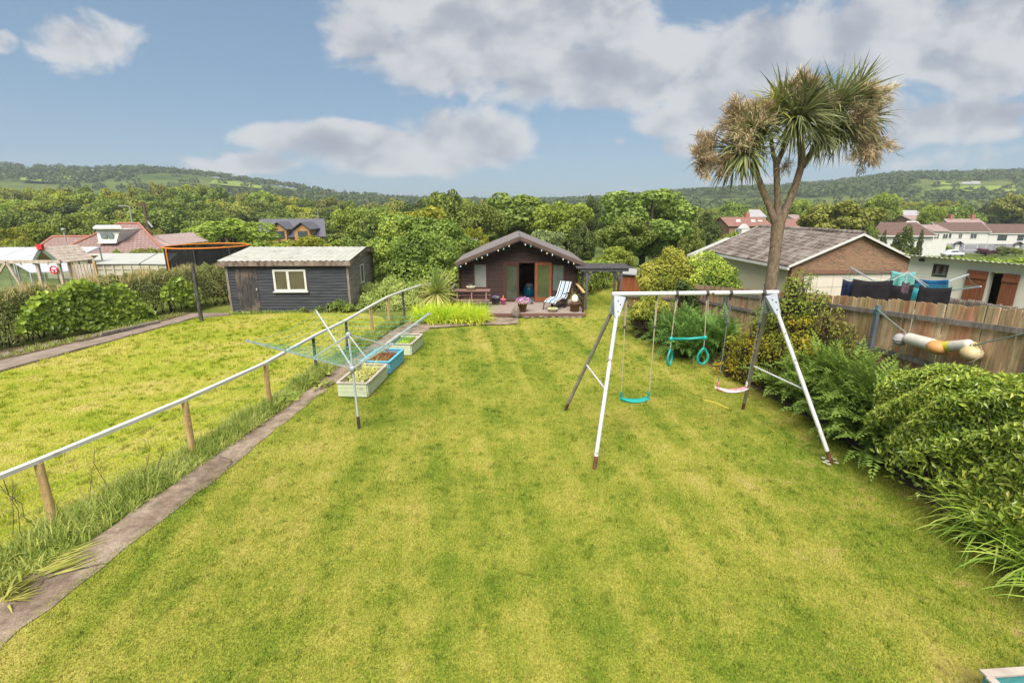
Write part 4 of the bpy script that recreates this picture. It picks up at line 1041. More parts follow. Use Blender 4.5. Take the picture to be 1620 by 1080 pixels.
# ================================================================= building helper (ridge along local x, front faces local -y)
class Frame:
    def __init__(s, x, y, z, rot): s.o = Vector((x, y, z)); s.M = Matrix.Rotation(rot, 3, 'Z')
    def __call__(s, a, b, c=0): return s.o+s.M @ Vector((a, b, c))
    def d(s, a, b, c=0): return s.M @ Vector((a, b, c))
def slab(mb, a, b, c, d, th):
    a, b, c, d = map(Vector, (a, b, c, d)); n = (b-a).cross(d-a).normalized()
    if n.z < 0: n = -n
    return mb.prism([a, b, c, d], n*th)
def house(name, label, cat, fr, Lx, W, ze, zr, wall, roof, over=.25, group=None, trim=None, hip=0, endwall=None):
    """gabled (or hipped by hip metres) house standing at frame fr: floor z 0, eaves ze, ridge zr"""
    t = thing(name, label, cat, fr.o, group)
    mb = MB(); x0, x1, y0, y1 = -Lx/2, Lx/2, -W/2, W/2
    mb.add([fr(x0, y0), fr(x1, y0), fr(x1, y1), fr(x0, y1), fr(x0, y0, ze), fr(x1, y0, ze), fr(x1, y1, ze), fr(x0, y1, ze)], [(0, 1, 5, 4), (1, 2, 6, 5), (2, 3, 7, 6), (3, 0, 4, 7)])
    if not hip: mb.add([fr(x0, y0, ze), fr(x0, 0, zr), fr(x0, y1, ze), fr(x1, y0, ze), fr(x1, 0, zr), fr(x1, y1, ze)], [(0, 1, 2), (3, 5, 4)])
    mb.build('wall', wall, t)
    k = (zr-ze)/(W/2); e = -W/2-over; zz = ze-k*over
    if not hip:
        for sgn in (1, -1):
            mb = MB(); slab(mb, fr(x0-over, e*sgn, zz), fr(x1+over, e*sgn, zz), fr(x1+over, 0, zr), fr(x0-over, 0, zr), .09); r_ = mb.build('roof', roof, t)
            if trim:
                mb = MB(); mb.bar(fr(x0-over, (e-.03)*sgn, zz), fr(x1+over, (e-.03)*sgn, zz), .05, .16); 
                for x in (x0-over-.03, x1+over+.03): mb.bar(fr(x, e*sgn, zz+.02), fr(x, 0, zr+.02), .05, .2)
                mb.build('bargeboard', trim, r_)
    else:
        h = hip; A, B = fr(x0+h, 0, zr), fr(x1-h, 0, zr); c = [fr(x0-over, e, zz), fr(x1+over, e, zz), fr(x1+over, -e, zz), fr(x0-over, -e, zz)]
        mb = MB(); dn = Vector((0, 0, -.12))
        mb.add([A, B]+c, [(2, 3, 1, 0), (4, 5, 0, 1), (3, 4, 1), (5, 2, 0)]); mb.add(c+[q+dn for q in c], [(0, 4, 5, 1), (1, 5, 6, 2), (2, 6, 7, 3), (3, 7, 4, 0), (4, 7, 6, 5)])
        mb.build('roof', roof, t, fix=True)
    return t
def hwin(t, fr, s0, s1, z0, z1, y, frm, pane, ny=-1, bars=1):
    """window on the wall local y = const"""
    mb = MB(); dx, dz, n = fr.d(1, 0), Vector((0, 0, 1)), fr.d(0, ny)
    o = fr(s0, y+ny*.03, z0); frame_rect(mb, o, dx, dz, s1-s0, z1-z0, .09, .08, n)
    for i in range(1, bars+1): x = (s1-s0)*i/(bars+1); mb.bar(o+dx*x+dz*.09, o+dx*x+dz*(z1-z0-.09), .06, .06, dx)
    f = mb.build('window', frm, t); pane_quad(o+dx*.09+dz*.09, dx, dz, s1-s0-.18, z1-z0-.18, -n, .02).build('pane', pane, f); return f
PANE = glassmat('house window glass', (.07, .085, .095), .05)
PANEL_ = glassmat('light window glass', (.20, .23, .23), .08)
# ================================================================= dark boarded shed
SHEDB = pmat('blue black boards', [(.028, .031, .038), (.05, .053, .062), (.075, .076, .082)], 3, 6, .75, .25, 0, .4, .006, stretch=(.4, .4, 4), fade=((.19, .165, .145), 2.6, .66, .76))
SHEDG = pmat('bare grey boards', [(.16, .14, .12), (.28, .245, .215), (.38, .335, .30)], 3, 6, .85, .15, 0, .5, .008, stretch=(.4, .4, 4), fade=((.06, .055, .05), 2, .55, .7))
SHEDD = pmat('worn shed door', [(.03, .031, .036), (.055, .052, .054), (.13, .10, .085)], 4, 7, .85, .15, 0, .6, .01, stretch=(5, 5, .6), fade=((.17, .13, .105), 1.6, .5, .68))
ZINC = pmat('pale corrugated sheet', [(.31, .31, .275), (.385, .39, .35), (.44, .445, .405)], 2.5, 6, .6, .35, 0, .15, .004, fade=((.20, .21, .17), 1.4, .55, .75))
FASC = pmat('stained fascia board', [(.07, .05, .04), (.20, .15, .12), (.30, .24, .20)], 3, 6, .85, .15, 0, .4, .006, stretch=(2.5, 1, .7))
WPLA = pmat('white window frame', [(.56, .55, .51), (.64, .63, .59)], 3, 4, .4, .4, 0, .05)
sf = Frame(-12.17, 21.30, 0, .036); shed = thing('shed', 'blue black boarded shed with a white window and pale corrugated roof', 'shed', sf.o)
Ls, Ws, Wb, zE, zA, zB = 5.1, 2.8, 4.6, 2.2, 2.53, 2.30
def p2(a, b): q = sf(a, b); return (q.x, q.y)
mb = MB(); lap_rows(mb, p2(0, 0), p2(Ls, 0), .03, zE, .125, tuple(sf.d(0, -1))[:2], [(.32, 1.24, 0, 1.95), (1.93, 3.32, .92, 1.86)], .03); mb.build('front_wall', SHEDB, shed)
mb = MB(); clipS = lambda z: (0 if z < zE else (z-zE)/(zA-zE)*Ws, Wb if z < zB else Wb-(z-zB)/(zA-zB)*(Wb-Ws))
lap_rows(mb, p2(Ls, 0), p2(Ls, Wb), .03, zA-.02, .125, tuple(sf.d(1, 0))[:2], [(1.9, 2.5, .95, 1.85)], .03, clipS); mb.build('end_wall', SHEDG, shed)
mb = MB(); lap_rows(mb, p2(0, Wb), p2(0, 0), .03, zE, .125, tuple(sf.d(-1, 0))[:2], [], .03); lap_rows(mb, p2(Ls, Wb), p2(0, Wb), .03, zE, .125, tuple(sf.d(0, 1))[:2], [], .03); mb.build('back_wall', SHEDB, shed)
mb = MB()
for a, b in ((.0, -.01), (Ls-.0, -.01)): mb = MB(); mb.bar(sf(a, b, 0), sf(a, b, zE), .09, .09, (0, 1, 0)); mb.build('corner_post', GREYWOOD, shed)
pass
def corrug(mb, fr, x0, x1, y0, z0, y1, z1, wave=.25, amp=.022, th=.012):
    n = int((x1-x0)/wave*6); top_ = []; bot = []
    for i in range(n+1):
        x = x0+(x1-x0)*i/n; h = amp*max(-.35, math.cos(2*math.pi*i/6))
        top_.append((fr(x, y0, z0+h+th), fr(x, y1, z1+h+th))); bot.append((fr(x, y0, z0+h), fr(x, y1, z1+h)))
    vs = [p for q in top_ for p in q]+[p for q in bot for p in q]; k = 2*(n+1); fs = []
    for i in range(n):
        fs += [(2*i, 2*i+2, 2*i+3, 2*i+1), (k+2*i, k+2*i+1, k+2*i+3, k+2*i+2), (2*i, k+2*i, k+2*i+2, 2*i+2), (2*i+1, 2*i+3, k+2*i+3, k+2*i+1)]
    fs += [(0, 1, k+1, k), (2*n, k+2*n, k+2*n+1, 2*n+1)]; mb.add(vs, fs); return mb
sl_ = (zA-zE)/Ws
mb = MB(); corrug(mb, sf, -.22, Ls+.2, -.22, zE-.22*sl_+.06, Ws, zA+.06); rf = mb.build('roof', ZINC, shed)
mb = MB(); corrug(mb, sf, -.22, Ls+.2, Ws+.01, zA+.06, Wb+.2, zB+.03); mb.build('roof', ZINC, shed)
mb = MB(); mb.bar(sf(-.22, -.20, zE-.08), sf(Ls+.2, -.20, zE-.08), .03, .19)
mb.bar(sf(Ls+.18, -.18, zE-.09), sf(Ls+.18, Ws, zA-.06), .03, .17); mb.bar(sf(Ls+.18, Ws, zA-.06), sf(Ls+.18, Wb+.2, zB-.09), .03, .17); mb.build('fascia', FASC, shed)
mb = MB()
for i in range(8): mb.bar(sf(.33+.115*i+.055, -.02, .04), sf(.33+.115*i+.055, -.02, 1.94), .11, .035, sf.d(0, 1))
dd_ = mb.build('door', SHEDD, shed); mb = MB(); mb.box(sf(1.18, -.06, 1.02), (.04, .05, .1)); mb.build('latch', GALV, dd_)
mb = MB(); dx = sf.d(1, 0); o = sf(1.93, -.03, .92); frame_rect(mb, o, dx, (0, 0, 1), 1.39, .94, .085, .08, sf.d(0, -1)); mb.bar(o+dx*.62+Vector((0, 0, .085)), o+dx*.62+Vector((0, 0, .855)), .08, .11, dx)
mb.bar(o-dx*.05+sf.d(0, -.05)+Vector((0, 0, -.02)), o+dx*1.44+sf.d(0, -.05)+Vector((0, 0, -.02)), .11, .04); w_ = mb.build('window', WPLA, shed)
DRAPE = glassmat('curtained shed glass', (.12, .105, .07), .15)
for a, b in ((.085, .565), (.675, 1.305)): pane_quad(o+dx*a+Vector((0, 0, .085))+sf.d(0, .01), dx, (0, 0, 1), b-a, .77, sf.d(0, 1)).build('pane', DRAPE, w_)
mb = MB(); dx2 = sf.d(0, 1); o2 = sf(Ls+.03, 1.9, .95); frame_rect(mb, o2, dx2, (0, 0, 1), .6, .9, .08, .06, sf.d(1, 0)); w2_ = mb.build('window', WPLA, shed); pane_quad(o2+dx2*.08+Vector((0, 0, .08)), dx2, (0, 0, 1), .44, .74, sf.d(-1, 0)).build('pane', PANE, w2_)
# ================================================================= lone post, plank
mb = MB(); b_ = G(319, 508); tp = D(304, 418, b_.y-.05); mb.tube([b_+Vector((0, 0, -.05)), b_.lerp(tp, .55), tp], [.075, .07, .065], 10)
tag(mb.build('clothes_post', OLDPOST), 'old dark timber post leaning at the edge of the side path', 'post')
mb = MB(); A_, B_ = G(160, 533), G(252, 513); mb.bar(A_+Vector((0, 0, .1)), B_+Vector((0, 0, .1)), .13, .10); tag(mb.build('sleeper', GREYWOOD), 'long pale timber plank edging the side path', 'plank')
for i, (u, v, s) in enumerate([(10, 563, .2), (35, 556, .13), (70, 549, .17), (88, 544, .12), (128, 538, .15), (150, 534, .1)]): rock('edging_rock', 'dark rough stone in the row between the side path and the hedge', G(u, v)+Vector((0, 0, -.02)), (s, .09, .07), group='edging rocks along the side path')
# ================================================================= next door on the left: greenhouse, play tower, garage, trampoline
POLY = pmat('white twinwall sheet', [(.42, .44, .46), (.50, .52, .54)], 1.2, 4, .35, .4, 0, .05)
SILV = pmat('silver frame', [(.30, .31, .32), (.40, .41, .42)], 5, bump=0, rough=.5)
gp = Frame(-26.3, 27.0, -.35, .06); gh = thing('greenhouse', 'long greenhouse with white sheet roof behind the play tower', 'greenhouse', gp.o)
gx0, gx1 = -4.5, 3.2; zr_ = D(60, 391, 28.5).z-gp.o.z; ze_ = D(40, 414, 26).z-gp.o.z
mb = MB(); n = 6
for i in range(n):
    a, b = gx0+(gx1-gx0)*i/n+.02, gx0+(gx1-gx0)*(i+1)/n-.02
    slab(mb, gp(a, -1.2, ze_), gp(b, -1.2, ze_), gp(b, 1.2, zr_), gp(a, 1.2, zr_), .03)
mb.build('roof', POLY, gh)
mb = MB()
for i in range(n+1):
    x = gx0+(gx1-gx0)*i/n; mb.bar(gp(x, -1.2, ze_-.03), gp(x, 1.2, zr_-.03), .05, .05); mb.bar(gp(x, -1.2, 0), gp(x, -1.2, ze_), .05, .05, (0, 1, 0)); mb.bar(gp(x, 1.2, 0), gp(x, 1.2, zr_), .05, .05, (0, 1, 0))
mb.bar(gp(gx0, -1.2, ze_-.02), gp(gx1, -1.2, ze_-.02), .06, .06); mb.build('frame', SILV, gh)
mb = MB()
for i in range(n): a, b = gx0+(gx1-gx0)*i/n+.05, gx0+(gx1-gx0)*(i+1)/n-.05; mb.quad(gp(a, -1.17, .0), gp(b, -1.17, 0), gp(b, -1.17, ze_-.35), gp(a, -1.17, ze_-.35))
mb.build('glazing', glassmat('greenhouse glass', (.22, .28, .18), .1, .45), gh)
mb = MB(); A_, B_ = D(22, 417, 25.2), D(114, 417, 25.2); A2, B2 = D(48, 432, 23.6), D(112, 430, 23.6); slab(mb, A2, B2, B_, A_, .04); cf = thing('cold_frame', 'lower white sheet roof slanting below the play tower', 'cold frame', (-22.5, 24, -.4)); mb.build('cover', POLY, cf)
mb = MB()
for q in (A2, B2, A_, B_): mb.bar(Vector((q.x, q.y, -.45)), q+Vector((0, 0, -.01)), .06, .06, (0, 1, 0))
mb.build('leg', SILV, cf)
# play tower
PLAYW = pmat('pale play timber', [(.32, .25, .20), (.46, .39, .33), (.54, .48, .42)], 4, 5, .8, .2, 0, .3, .005, stretch=(2, 2, .6))
PLAYG = pmat('grey green trim', [(.10, .14, .11), (.15, .19, .15)], 4, 5, .7, .2)
PLAYR = pmat('red play plastic', [(.50, .02, .03), (.60, .04, .05)], 4, rough=.35, bump=0)
Yp = 22.2; pc = D(76, 440, Yp); pt = thing('play_tower', 'wooden play tower with a boarded gable roof and red steering wheel', 'play tower', (pc.x, Yp+.7, -.3))
apx, el_, er_ = D(67, 391, Yp), D(54, 415, Yp), D(97, 416, Yp); dY = Vector((.25, 1.5, 0))
for e, k in ((el_, 0), (er_, 1)):
    mb = MB(); n = 6
    for i in range(n):
        a = apx.lerp(e, (i+.03)/n); b = apx.lerp(e, (i+.95)/n); slab(mb, a+Vector((0, -.05, .0)), b+Vector((0, -.05, 0)), b+dY, a+dY, .03)
    r_ = mb.build('roof', PLAYW, pt); mb = MB(); mb.bar(apx+Vector((0, -.08, -.05)), e+Vector((0, -.08, -.05)), .04, .14); mb.build('bargeboard', PLAYG, r_)
mb = MB(); q = apx+Vector((0, -.1, .02)); mb.box(q, (.24, .12, .22)); mb.build('finial_box', PLAYR, pt)
for xx, yy in ((el_.x+.12, Yp), (er_.x-.12, Yp), (el_.x+.3, Yp+1.4), (er_.x+.1, Yp+1.4)): mb = MB(); mb.box((xx, yy, (er_.z-.35)/2), (.11, .11, er_.z+.35)); mb.build('post', PLAYW, pt)
mb = MB()
for i in range(7): x = el_.x+.2+i*(er_.x-el_.x-.4)/6; mb.box((x, Yp-.03, .75), (.1, .03, .62))
mb.build('rail_boards', PLAYW, pt)
wc = D(86, 427, Yp-.1); mb = MB(); pts = [wc+Vector((math.cos(a)*.16, -.02, math.sin(a)*.16)) for a in np.linspace(0, 2*math.pi, 21)]; mb.tube(pts, .028, 8, False); mb.bar(wc+Vector((-.15, -.02, 0)), wc+Vector((.15, -.02, 0)), .04, .04); mb.bar(wc+Vector((0, -.02, 0)), wc+Vector((0, -.02, -.15)), .04, .04, (0, 1, 0)); mb.build('steering_wheel', PLAYR, pt)
b0, b1 = D(0, 414, 22.0), D(96, 414, Yp-.05); mb = MB(); mb.bar(b0+(b0-b1)*.4, b1, .1, .14); mb.build('swing_beam', PLAYW, pt)
for u in (14, 32, 75): q = D(u, 414, 22.0); mb = MB(); mb.tube([q, q-Vector((0, 0, .14))], .03, 6); mb.build('swing_hook', PLAYW, pt)
for u0, u1 in ((10, 30), (10, -10)):
    a_, c_ = D(u0, 414, 22.0), D(u1, 446, 22.0); mb = MB(); mb.bar(a_, c_+(c_-a_)*.9, .09, .09); mb.build('leg', PLAYW, pt)
# picket panel beside the tower
a_, b_ = D(112, 419, 22.6), D(148, 417, 22.6); pf = thing('picket_fence', 'short weathered picket panel between the play tower and cream garage', 'fence', ((a_.x+b_.x)/2, 22.6, -.3))
mb = MB(); n = 7
for i in range(n): q = a_.lerp(b_, (i+.5)/n); mb.box((q.x, q.y, (q.z-.35)/2), (.11, .025, q.z+.35))
mb.build('pickets', PLAYW, pf)
for q in (a_, b_): mb = MB(); mb.box((q.x, q.y+.05, (q.z-.2)/2), (.1, .08, q.z+.45)); mb.build('post', PINE, pf)
# cream sectional garage
CREAMW = pmat('cream rendered panel', [(.42, .39, .30), (.52, .48, .38)], 2, 5, .8, .2, 0, .2)
PALER = pmat('white sheet roof', [(.38, .39, .36), (.46, .46, .43)], 1.5, 5, .55, .3, 0, .1, fade=((.32, .33, .29), .7, .55, .8))
n0, n1, f1, f0 = D(150, 418, 27.5), D(263, 418.5, 27.5), D(279, 402, 32.5), D(169, 402, 32.5)
gz0 = -.6; cg = thing('garage', 'long low cream panel garage with a white sheet roof beyond the left hedge', 'garage', ((n0.x+n1.x)/2, 30, gz0))
mb = MB(); slab(mb, n0+Vector((-.3, -.15, 0)), n0.lerp(n1, .62), f0.lerp(f1, .72), f0+Vector((-.3, 0, 0)), .06); slab(mb, n0.lerp(n1, .64), n1+Vector((.1, -.1, 0)), f1+Vector((.1, 0, 0)), f0.lerp(f1, .74), .06); mb.build('roof', PALER, cg)
mb = MB()
for a, b in ((n0, n1), (n1, f1), (f1, f0), (f0, n0)): mb.add([Vector((a.x, a.y, gz0)), Vector((b.x, b.y, gz0)), b-Vector((0, 0, .05)), a-Vector((0, 0, .05))], [(0, 1, 2, 3)])
mb.build('wall', CREAMW, cg)
mb = MB()
for i in range(9): q = n0.lerp(n1, i/8); mb.box((q.x, q.y-.03, (q.z+gz0)/2-.03), (.1, .05, q.z-gz0-.06))
for j in range(3): z = n0.z-.28-j*.3; mb.bar(Vector((n0.x, n0.y-.02, z)), Vector((n1.x, n1.y-.02, z)), .03, .02)
mb.build('panel_rib', CREAMW, cg)
# trampoline
NET = pmat('black netting', [(.012, .012, .014), (.03, .03, .034)], 20, 2, .8, .1, bump=0)
ORNG = pmat('orange padding', [(.62, .17, .02), (.70, .22, .03)], 3, rough=.6, bump=0)
tc_ = D(330, 425, 26.5); zt_ = D(330, 393.5, 24.8).z; tp_ = thing('trampoline', 'round trampoline with black netting and an orange top rim behind the hedge', 'trampoline', (tc_.x, 26.7, -.35)); rr_ = 1.95
ring = lambda z, r=rr_, n=33: [Vector((tc_.x+r*math.cos(a), 26.7+r*math.sin(a), z)) for a in np.linspace(0, 2*math.pi, n)]
m, nt = new_mat('trampoline net'); dsh = princ(nt, (.02, .02, .022), .8, .1); trn = N(nt, 'ShaderNodeBsdfTransparent'); mx = N(nt, 'ShaderNodeMixShader'); mx.inputs[0].default_value = .22; L(nt, dsh, mx.inputs[1]); L(nt, trn.outputs[0], mx.inputs[2]); out(nt, mx.outputs[0])
mb = MB(); a_, b_ = ring(.55), ring(zt_)
for i in range(32): mb.add([a_[i], a_[i+1], b_[i+1], b_[i]], [(0, 1, 2, 3)], True)
mb.build('net', m, tp_, fix=False)
mb = MB(); mb.tube(ring(zt_), .036, 8, False); mb.build('top_rim', ORNG, tp_)
mb = MB(); mb.tube(ring(.5, rr_+.05), .09, 8, False); mb.build('edge_pad', NET, tp_)
mb = MB(); mb.lathe((tc_.x, 26.7, .5), [(0, 0), (rr_-.1, 0)], 32); mb.build('mat', NET, tp_)
for i in range(8):
    a = 2*math.pi*(i+.3)/8; mb = MB(); x, y = tc_.x+(rr_+.06)*math.cos(a), 26.7+(rr_+.06)*math.sin(a); mb.tube([(x, y, -.5), (x, y, zt_)], .035, 8); mb.build('pole', ORNG if i == 5 else DKSTEEL, tp_)
# ================================================================= red roofed bungalow
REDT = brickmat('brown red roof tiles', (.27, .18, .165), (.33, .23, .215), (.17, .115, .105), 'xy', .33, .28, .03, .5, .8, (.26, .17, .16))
PINKT = pmat('sunlit pinkish tiles', [(.36, .27, .255), (.44, .345, .325)], 3, 5, .8, .2, 0, .4)  # lit copy of the roof tiles, sunlight put into the colour of these slopes
RIDGE = pmat('red ridge tiles', [(.30, .125, .085), (.38, .17, .12)], 3, 4, .75, .2)
RENDER = pmat('white render', [(.56, .55, .52), (.64, .63, .60)], 2, 5, .85, .15, 0, .2, fade=((.42, .40, .36), .6, .6, .85))
bz = -1.9; bg_ = thing('bungalow', 'bungalow with a hipped red brown roof and white dormer', 'bungalow', (-33.5, 46, bz))
A, B = Vector((-35.3, 46, D(161, 355, 44).z)), Vector((-33.6, 46, D(193, 355, 44).z)); e0, e1 = D(83, 402, 41), D(264, 402, 41); e1.z = e0.z = e0.z
e2, e3 = D(270, 387, 50), Vector((-44, 54, e0.z)); A2, B2 = D(200, 356.5, 49), D(240, 372, 50)
mb = MB(); mb.add([e0, e1, B, A], [(0, 1, 2, 3)]); mb.add([e0, A, A2, e3], [(0, 1, 2, 3)]); mb.add([A, B, B2, A2], [(0, 1, 2, 3)]); rf = mb.build('roof', REDT, bg_)
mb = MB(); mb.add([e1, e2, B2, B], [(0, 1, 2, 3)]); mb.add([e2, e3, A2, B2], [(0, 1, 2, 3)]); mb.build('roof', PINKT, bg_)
mb = MB()
for p, q in ((A, B), (e0, A), (e1, B), (B, B2)): mb.tube([p+Vector((0, 0, .05)), q+Vector((0, 0, .05))], .10, 6)
mb.build('ridge_tiles', RIDGE, bg_)
# wing with the lower ridge on the left, small wing on the right
A_, B_ = D(84, 374, 45.5), D(130, 374, 45.5); B_ = B_+Vector((3.5, 0, 0)); l0 = D(52, 389, 44); l0.z = D(60, 397, 43).z; l1 = Vector((l0.x+8.5, l0.y, l0.z))
mb = MB(); mb.add([l0, l1, B_, A_], [(0, 1, 2, 3)]); bk = Vector((0, 6, 0)); mb.add([l0, A_, l0+bk], [(0, 1, 2)]); mb.add([A_, B_, l1+bk, l0+bk], [(0, 1, 2, 3)]); mb.build('roof', REDT, bg_)
mb = MB(); mb.tube([A_, B_], .12, 6); mb.tube([l0, A_], .12, 6); mb.build('ridge_tiles', RIDGE, bg_)
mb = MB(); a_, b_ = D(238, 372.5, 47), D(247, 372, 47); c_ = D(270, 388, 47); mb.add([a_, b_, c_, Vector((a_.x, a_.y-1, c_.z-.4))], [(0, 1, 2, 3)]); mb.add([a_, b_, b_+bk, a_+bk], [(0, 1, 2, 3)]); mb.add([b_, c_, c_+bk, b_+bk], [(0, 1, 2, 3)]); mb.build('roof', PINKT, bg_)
mb = MB(); w0, w1 = e0+Vector((.5, .5, -.1)), e1+Vector((-.5, .5, -.1))
mb.add([Vector((w0.x, w0.y, bz)), Vector((w1.x, w1.y, bz)), w1, w0], [(0, 1, 2, 3)]); mb.add([Vector((w1.x, w1.y, bz)), Vector((e2.x-.5, e2.y-.4, bz)), Vector((e2.x-.5, e2.y-.4, e2.z-.1)), w1], [(0, 1, 2, 3)])
mb.add([Vector((l0.x+.4, l0.y+.3, bz)), Vector((w0.x+1, l0.y+.3, bz)), Vector((w0.x+1, l0.y+.3, l0.z)), Vector((l0.x+.4, l0.y+.3, l0.z))], [(0, 1, 2, 3)]); mb.build('wall', CREAMW, bg_)
mb = MB(); mb.bar(e0+Vector((0, -.08, -.03)), e1+Vector((0, -.08, -.03)), .1, .14); mb.build('gutter', WPLA, bg_)
d0, d1, d2, d3 = D(152, 363, 42.6), D(190, 363, 42.6), D(184, 383, 42.3), D(156, 383.5, 42.3)
mb = MB(); mb.prism([d3, d2, d1, d0], (0, 2.4, 0)); dm = mb.build('dormer', WPLA, bg_)
mb = MB(); slab(mb, D(147, 362.5, 42.2), D(193, 362.5, 42.2), D(190, 358.5, 45), D(152, 358.5, 45), .14); mb.build('dormer_roof', WPLA, dm)
for u0, u1 in ((158.5, 166.5), (169.5, 176)):
    mb = MB(); p_, q_ = D(u0, 377, 42.2), D(u1, 368.3, 42.2); mb.box(((p_.x+q_.x)/2, 42.32, (p_.z+q_.z)/2), (q_.x-p_.x, .06, q_.z-p_.z)); mb.build('dormer_window', PANEL_, dm)
mb = MB(); p_, q_ = D(155, 384.2, 42.2), D(185, 384, 42.2); mb.bar(p_, q_, .2, .1); mb.build('dormer_sill', WPLA, dm)
# ================================================================= grey roofed house with ochre dormers
SLATE = pmat('blue grey slates', [(.085, .085, .105), (.12, .12, .145)], 2, 5, .6, .35, 0, .3)
OCHRE = pmat('ochre boarding', [(.40, .21, .085), (.47, .26, .11)], 3, 4, .7, .2)
ra_, rb_ = D(421, 347, 80), D(508, 347, 80); zf = -4.6; hf = Frame((ra_.x+rb_.x)/2-.2, 80, zf, .36); Lh = (rb_.x-ra_.x)*1.02; zr2 = ra_.z-zf; ze2 = D(465, 374, 76).z-zf
dh = house('dormer_house', 'house with a blue grey slate roof and two ochre dormers', 'house', hf, Lh, 8, ze2, zr2, OCHRE, SLATE, .3)
for u0, u1, nm in ((427, 456.5, 0), (465, 493, 1)):
    c0, c1 = D(u0, 363.5, 76), D(u1, 363.5, 76); um = (u0+u1)/2; ap = D(um, 352, 76); zb = D(um, 381, 76).z
    mb = MB(); mb.prism([Vector((c0.x+.2, 75.6, zb)), Vector((c1.x-.2, 75.6, zb)), Vector((c1.x-.2, 75.6, c1.z)), Vector((ap.x, 75.6, ap.z-.2)), Vector((c0.x+.2, 75.6, c0.z))], (0, 4, 0)); d_ = mb.build('dormer', OCHRE, dh)
    mb = MB(); slab(mb, c0+Vector((-.1, -.8, 0)), ap+Vector((0, -.8, 0)), ap+Vector((0, 3.6, 0)), c0+Vector((-.1, 3.6, 0)), .12); slab(mb, ap+Vector((0, -.8, 0)), c1+Vector((.1, -.8, 0)), c1+Vector((.1, 3.6, 0)), ap+Vector((0, 3.6, 0)), .12); mb.build('dormer_roof', SLATE, d_)
    mb = MB(); mb.box((ap.x, 75.57, (zb+c0.z)/2+.1), ((c1.x-c0.x)*.56, .06, (c0.z-zb)*.68)); mb.build('dormer_window', PANE, d_)
# poles
def pole(name, label, u, v0, v1, Y, r, mat, cat, lean=0, extra=None):
    b = D(u+lean, v1, Y); tp = D(u, v0, Y); g = terrain(b.x, Y); t = thing(name, label, cat, (b.x, Y, float(g)))
    mb = MB(); mb.tube([Vector((b.x, Y, float(g)-.2)), b, tp], [r*1.15, r, r*.8], 8); mb.build('shaft', mat, t); return t, tp
STL = pmat('pale grey steel', [(.30, .30, .29), (.38, .38, .37)], 3, bump=0, rough=.5)
TIMB = pmat('creosoted pole', [(.10, .06, .05), (.16, .10, .085)], 3, 4, .8, .2)
t, tp = pole('street_lamp', 'pale grey street lamp behind the bungalow roof', 205.5, 329, 362, 62, .085, STL, 'street lamp', 5); mb = MB(); mb.tube([tp, tp+Vector((-.2, -.1, .2)), tp+Vector((-.7, -.3, .24))], .045, 6); mb.build('bracket', STL, t); mb = MB(); mb.box(tp+Vector((-.8, -.3, .24)), (.5, .2, .12)); mb.build('lamp_head', STL, t)
t, tp = pole('telegraph_pole', 'brown telegraph pole behind the bungalow roof', 226.5, 319, 360, 66, .16, TIMB, 'pole', 8); mb = MB(); mb.bar(tp+Vector((-.9, 0, -.5)), tp+Vector((.5, 0, -.3)), .1, .14); mb.build('crossarm', TIMB, t); mb = MB(); mb.tube([tp+Vector((0, 0, -2.3)), tp+Vector((.6, 0, -3.2))], .12, 6); mb.build('transformer', STL, t)
t, tp = pole('flue_pipe', 'thin grey pipe with a cap in front of the bungalow roof', 100, 363, 394, 36, .04, STL, 'flue', 8); mb = MB(); mb.lathe(tp, [(.05, -.1), (.14, -.05), (.14, .06), (0, .1)], 10); mb.build('cap', STL, t)
t, tp = pole('mast', 'thin bare mast beside the grey roofed house', 502.5, 330, 350, 82, .06, STL, 'mast', 1)
# ================================================================= boarded fence on the right
BOARD = None
def fence_board_mat():
    m, nt = new_mat('weathered fence boards')
    a = N(nt, 'ShaderNodeAttribute'); a.attribute_name = 'rnd'
    f = noise(nt, coords(nt, 'Object', (4, 4, .5)), 4, 6, .65); f2 = noise(nt, coords(nt, 'Object', (1, 1, 1)), 2.2, 5, .6)
    c = ramp(nt, a.outputs['Fac'], [(.42, .285, .17), (.51, .375, .23), (.40, .31, .155), (.60, .46, .31), (.45, .21, .12), (.35, .25, .155)], [0, .25, .45, .65, .88, 1])
    c = mixc(nt, .6, c, ramp(nt, f, [(.40, .36, .31), (1.5, 1.45, 1.3)]), 'MULTIPLY')
    c = mixc(nt, math_(nt, 'MULTIPLY', N_ramp(nt, f2, .5, .75), .55), c, (.15, .15, .065))
    out(nt, princ(nt, c, .9, .05, 0, bumpn(nt, f, .5, .008))); return m
BOARD = fence_board_mat()
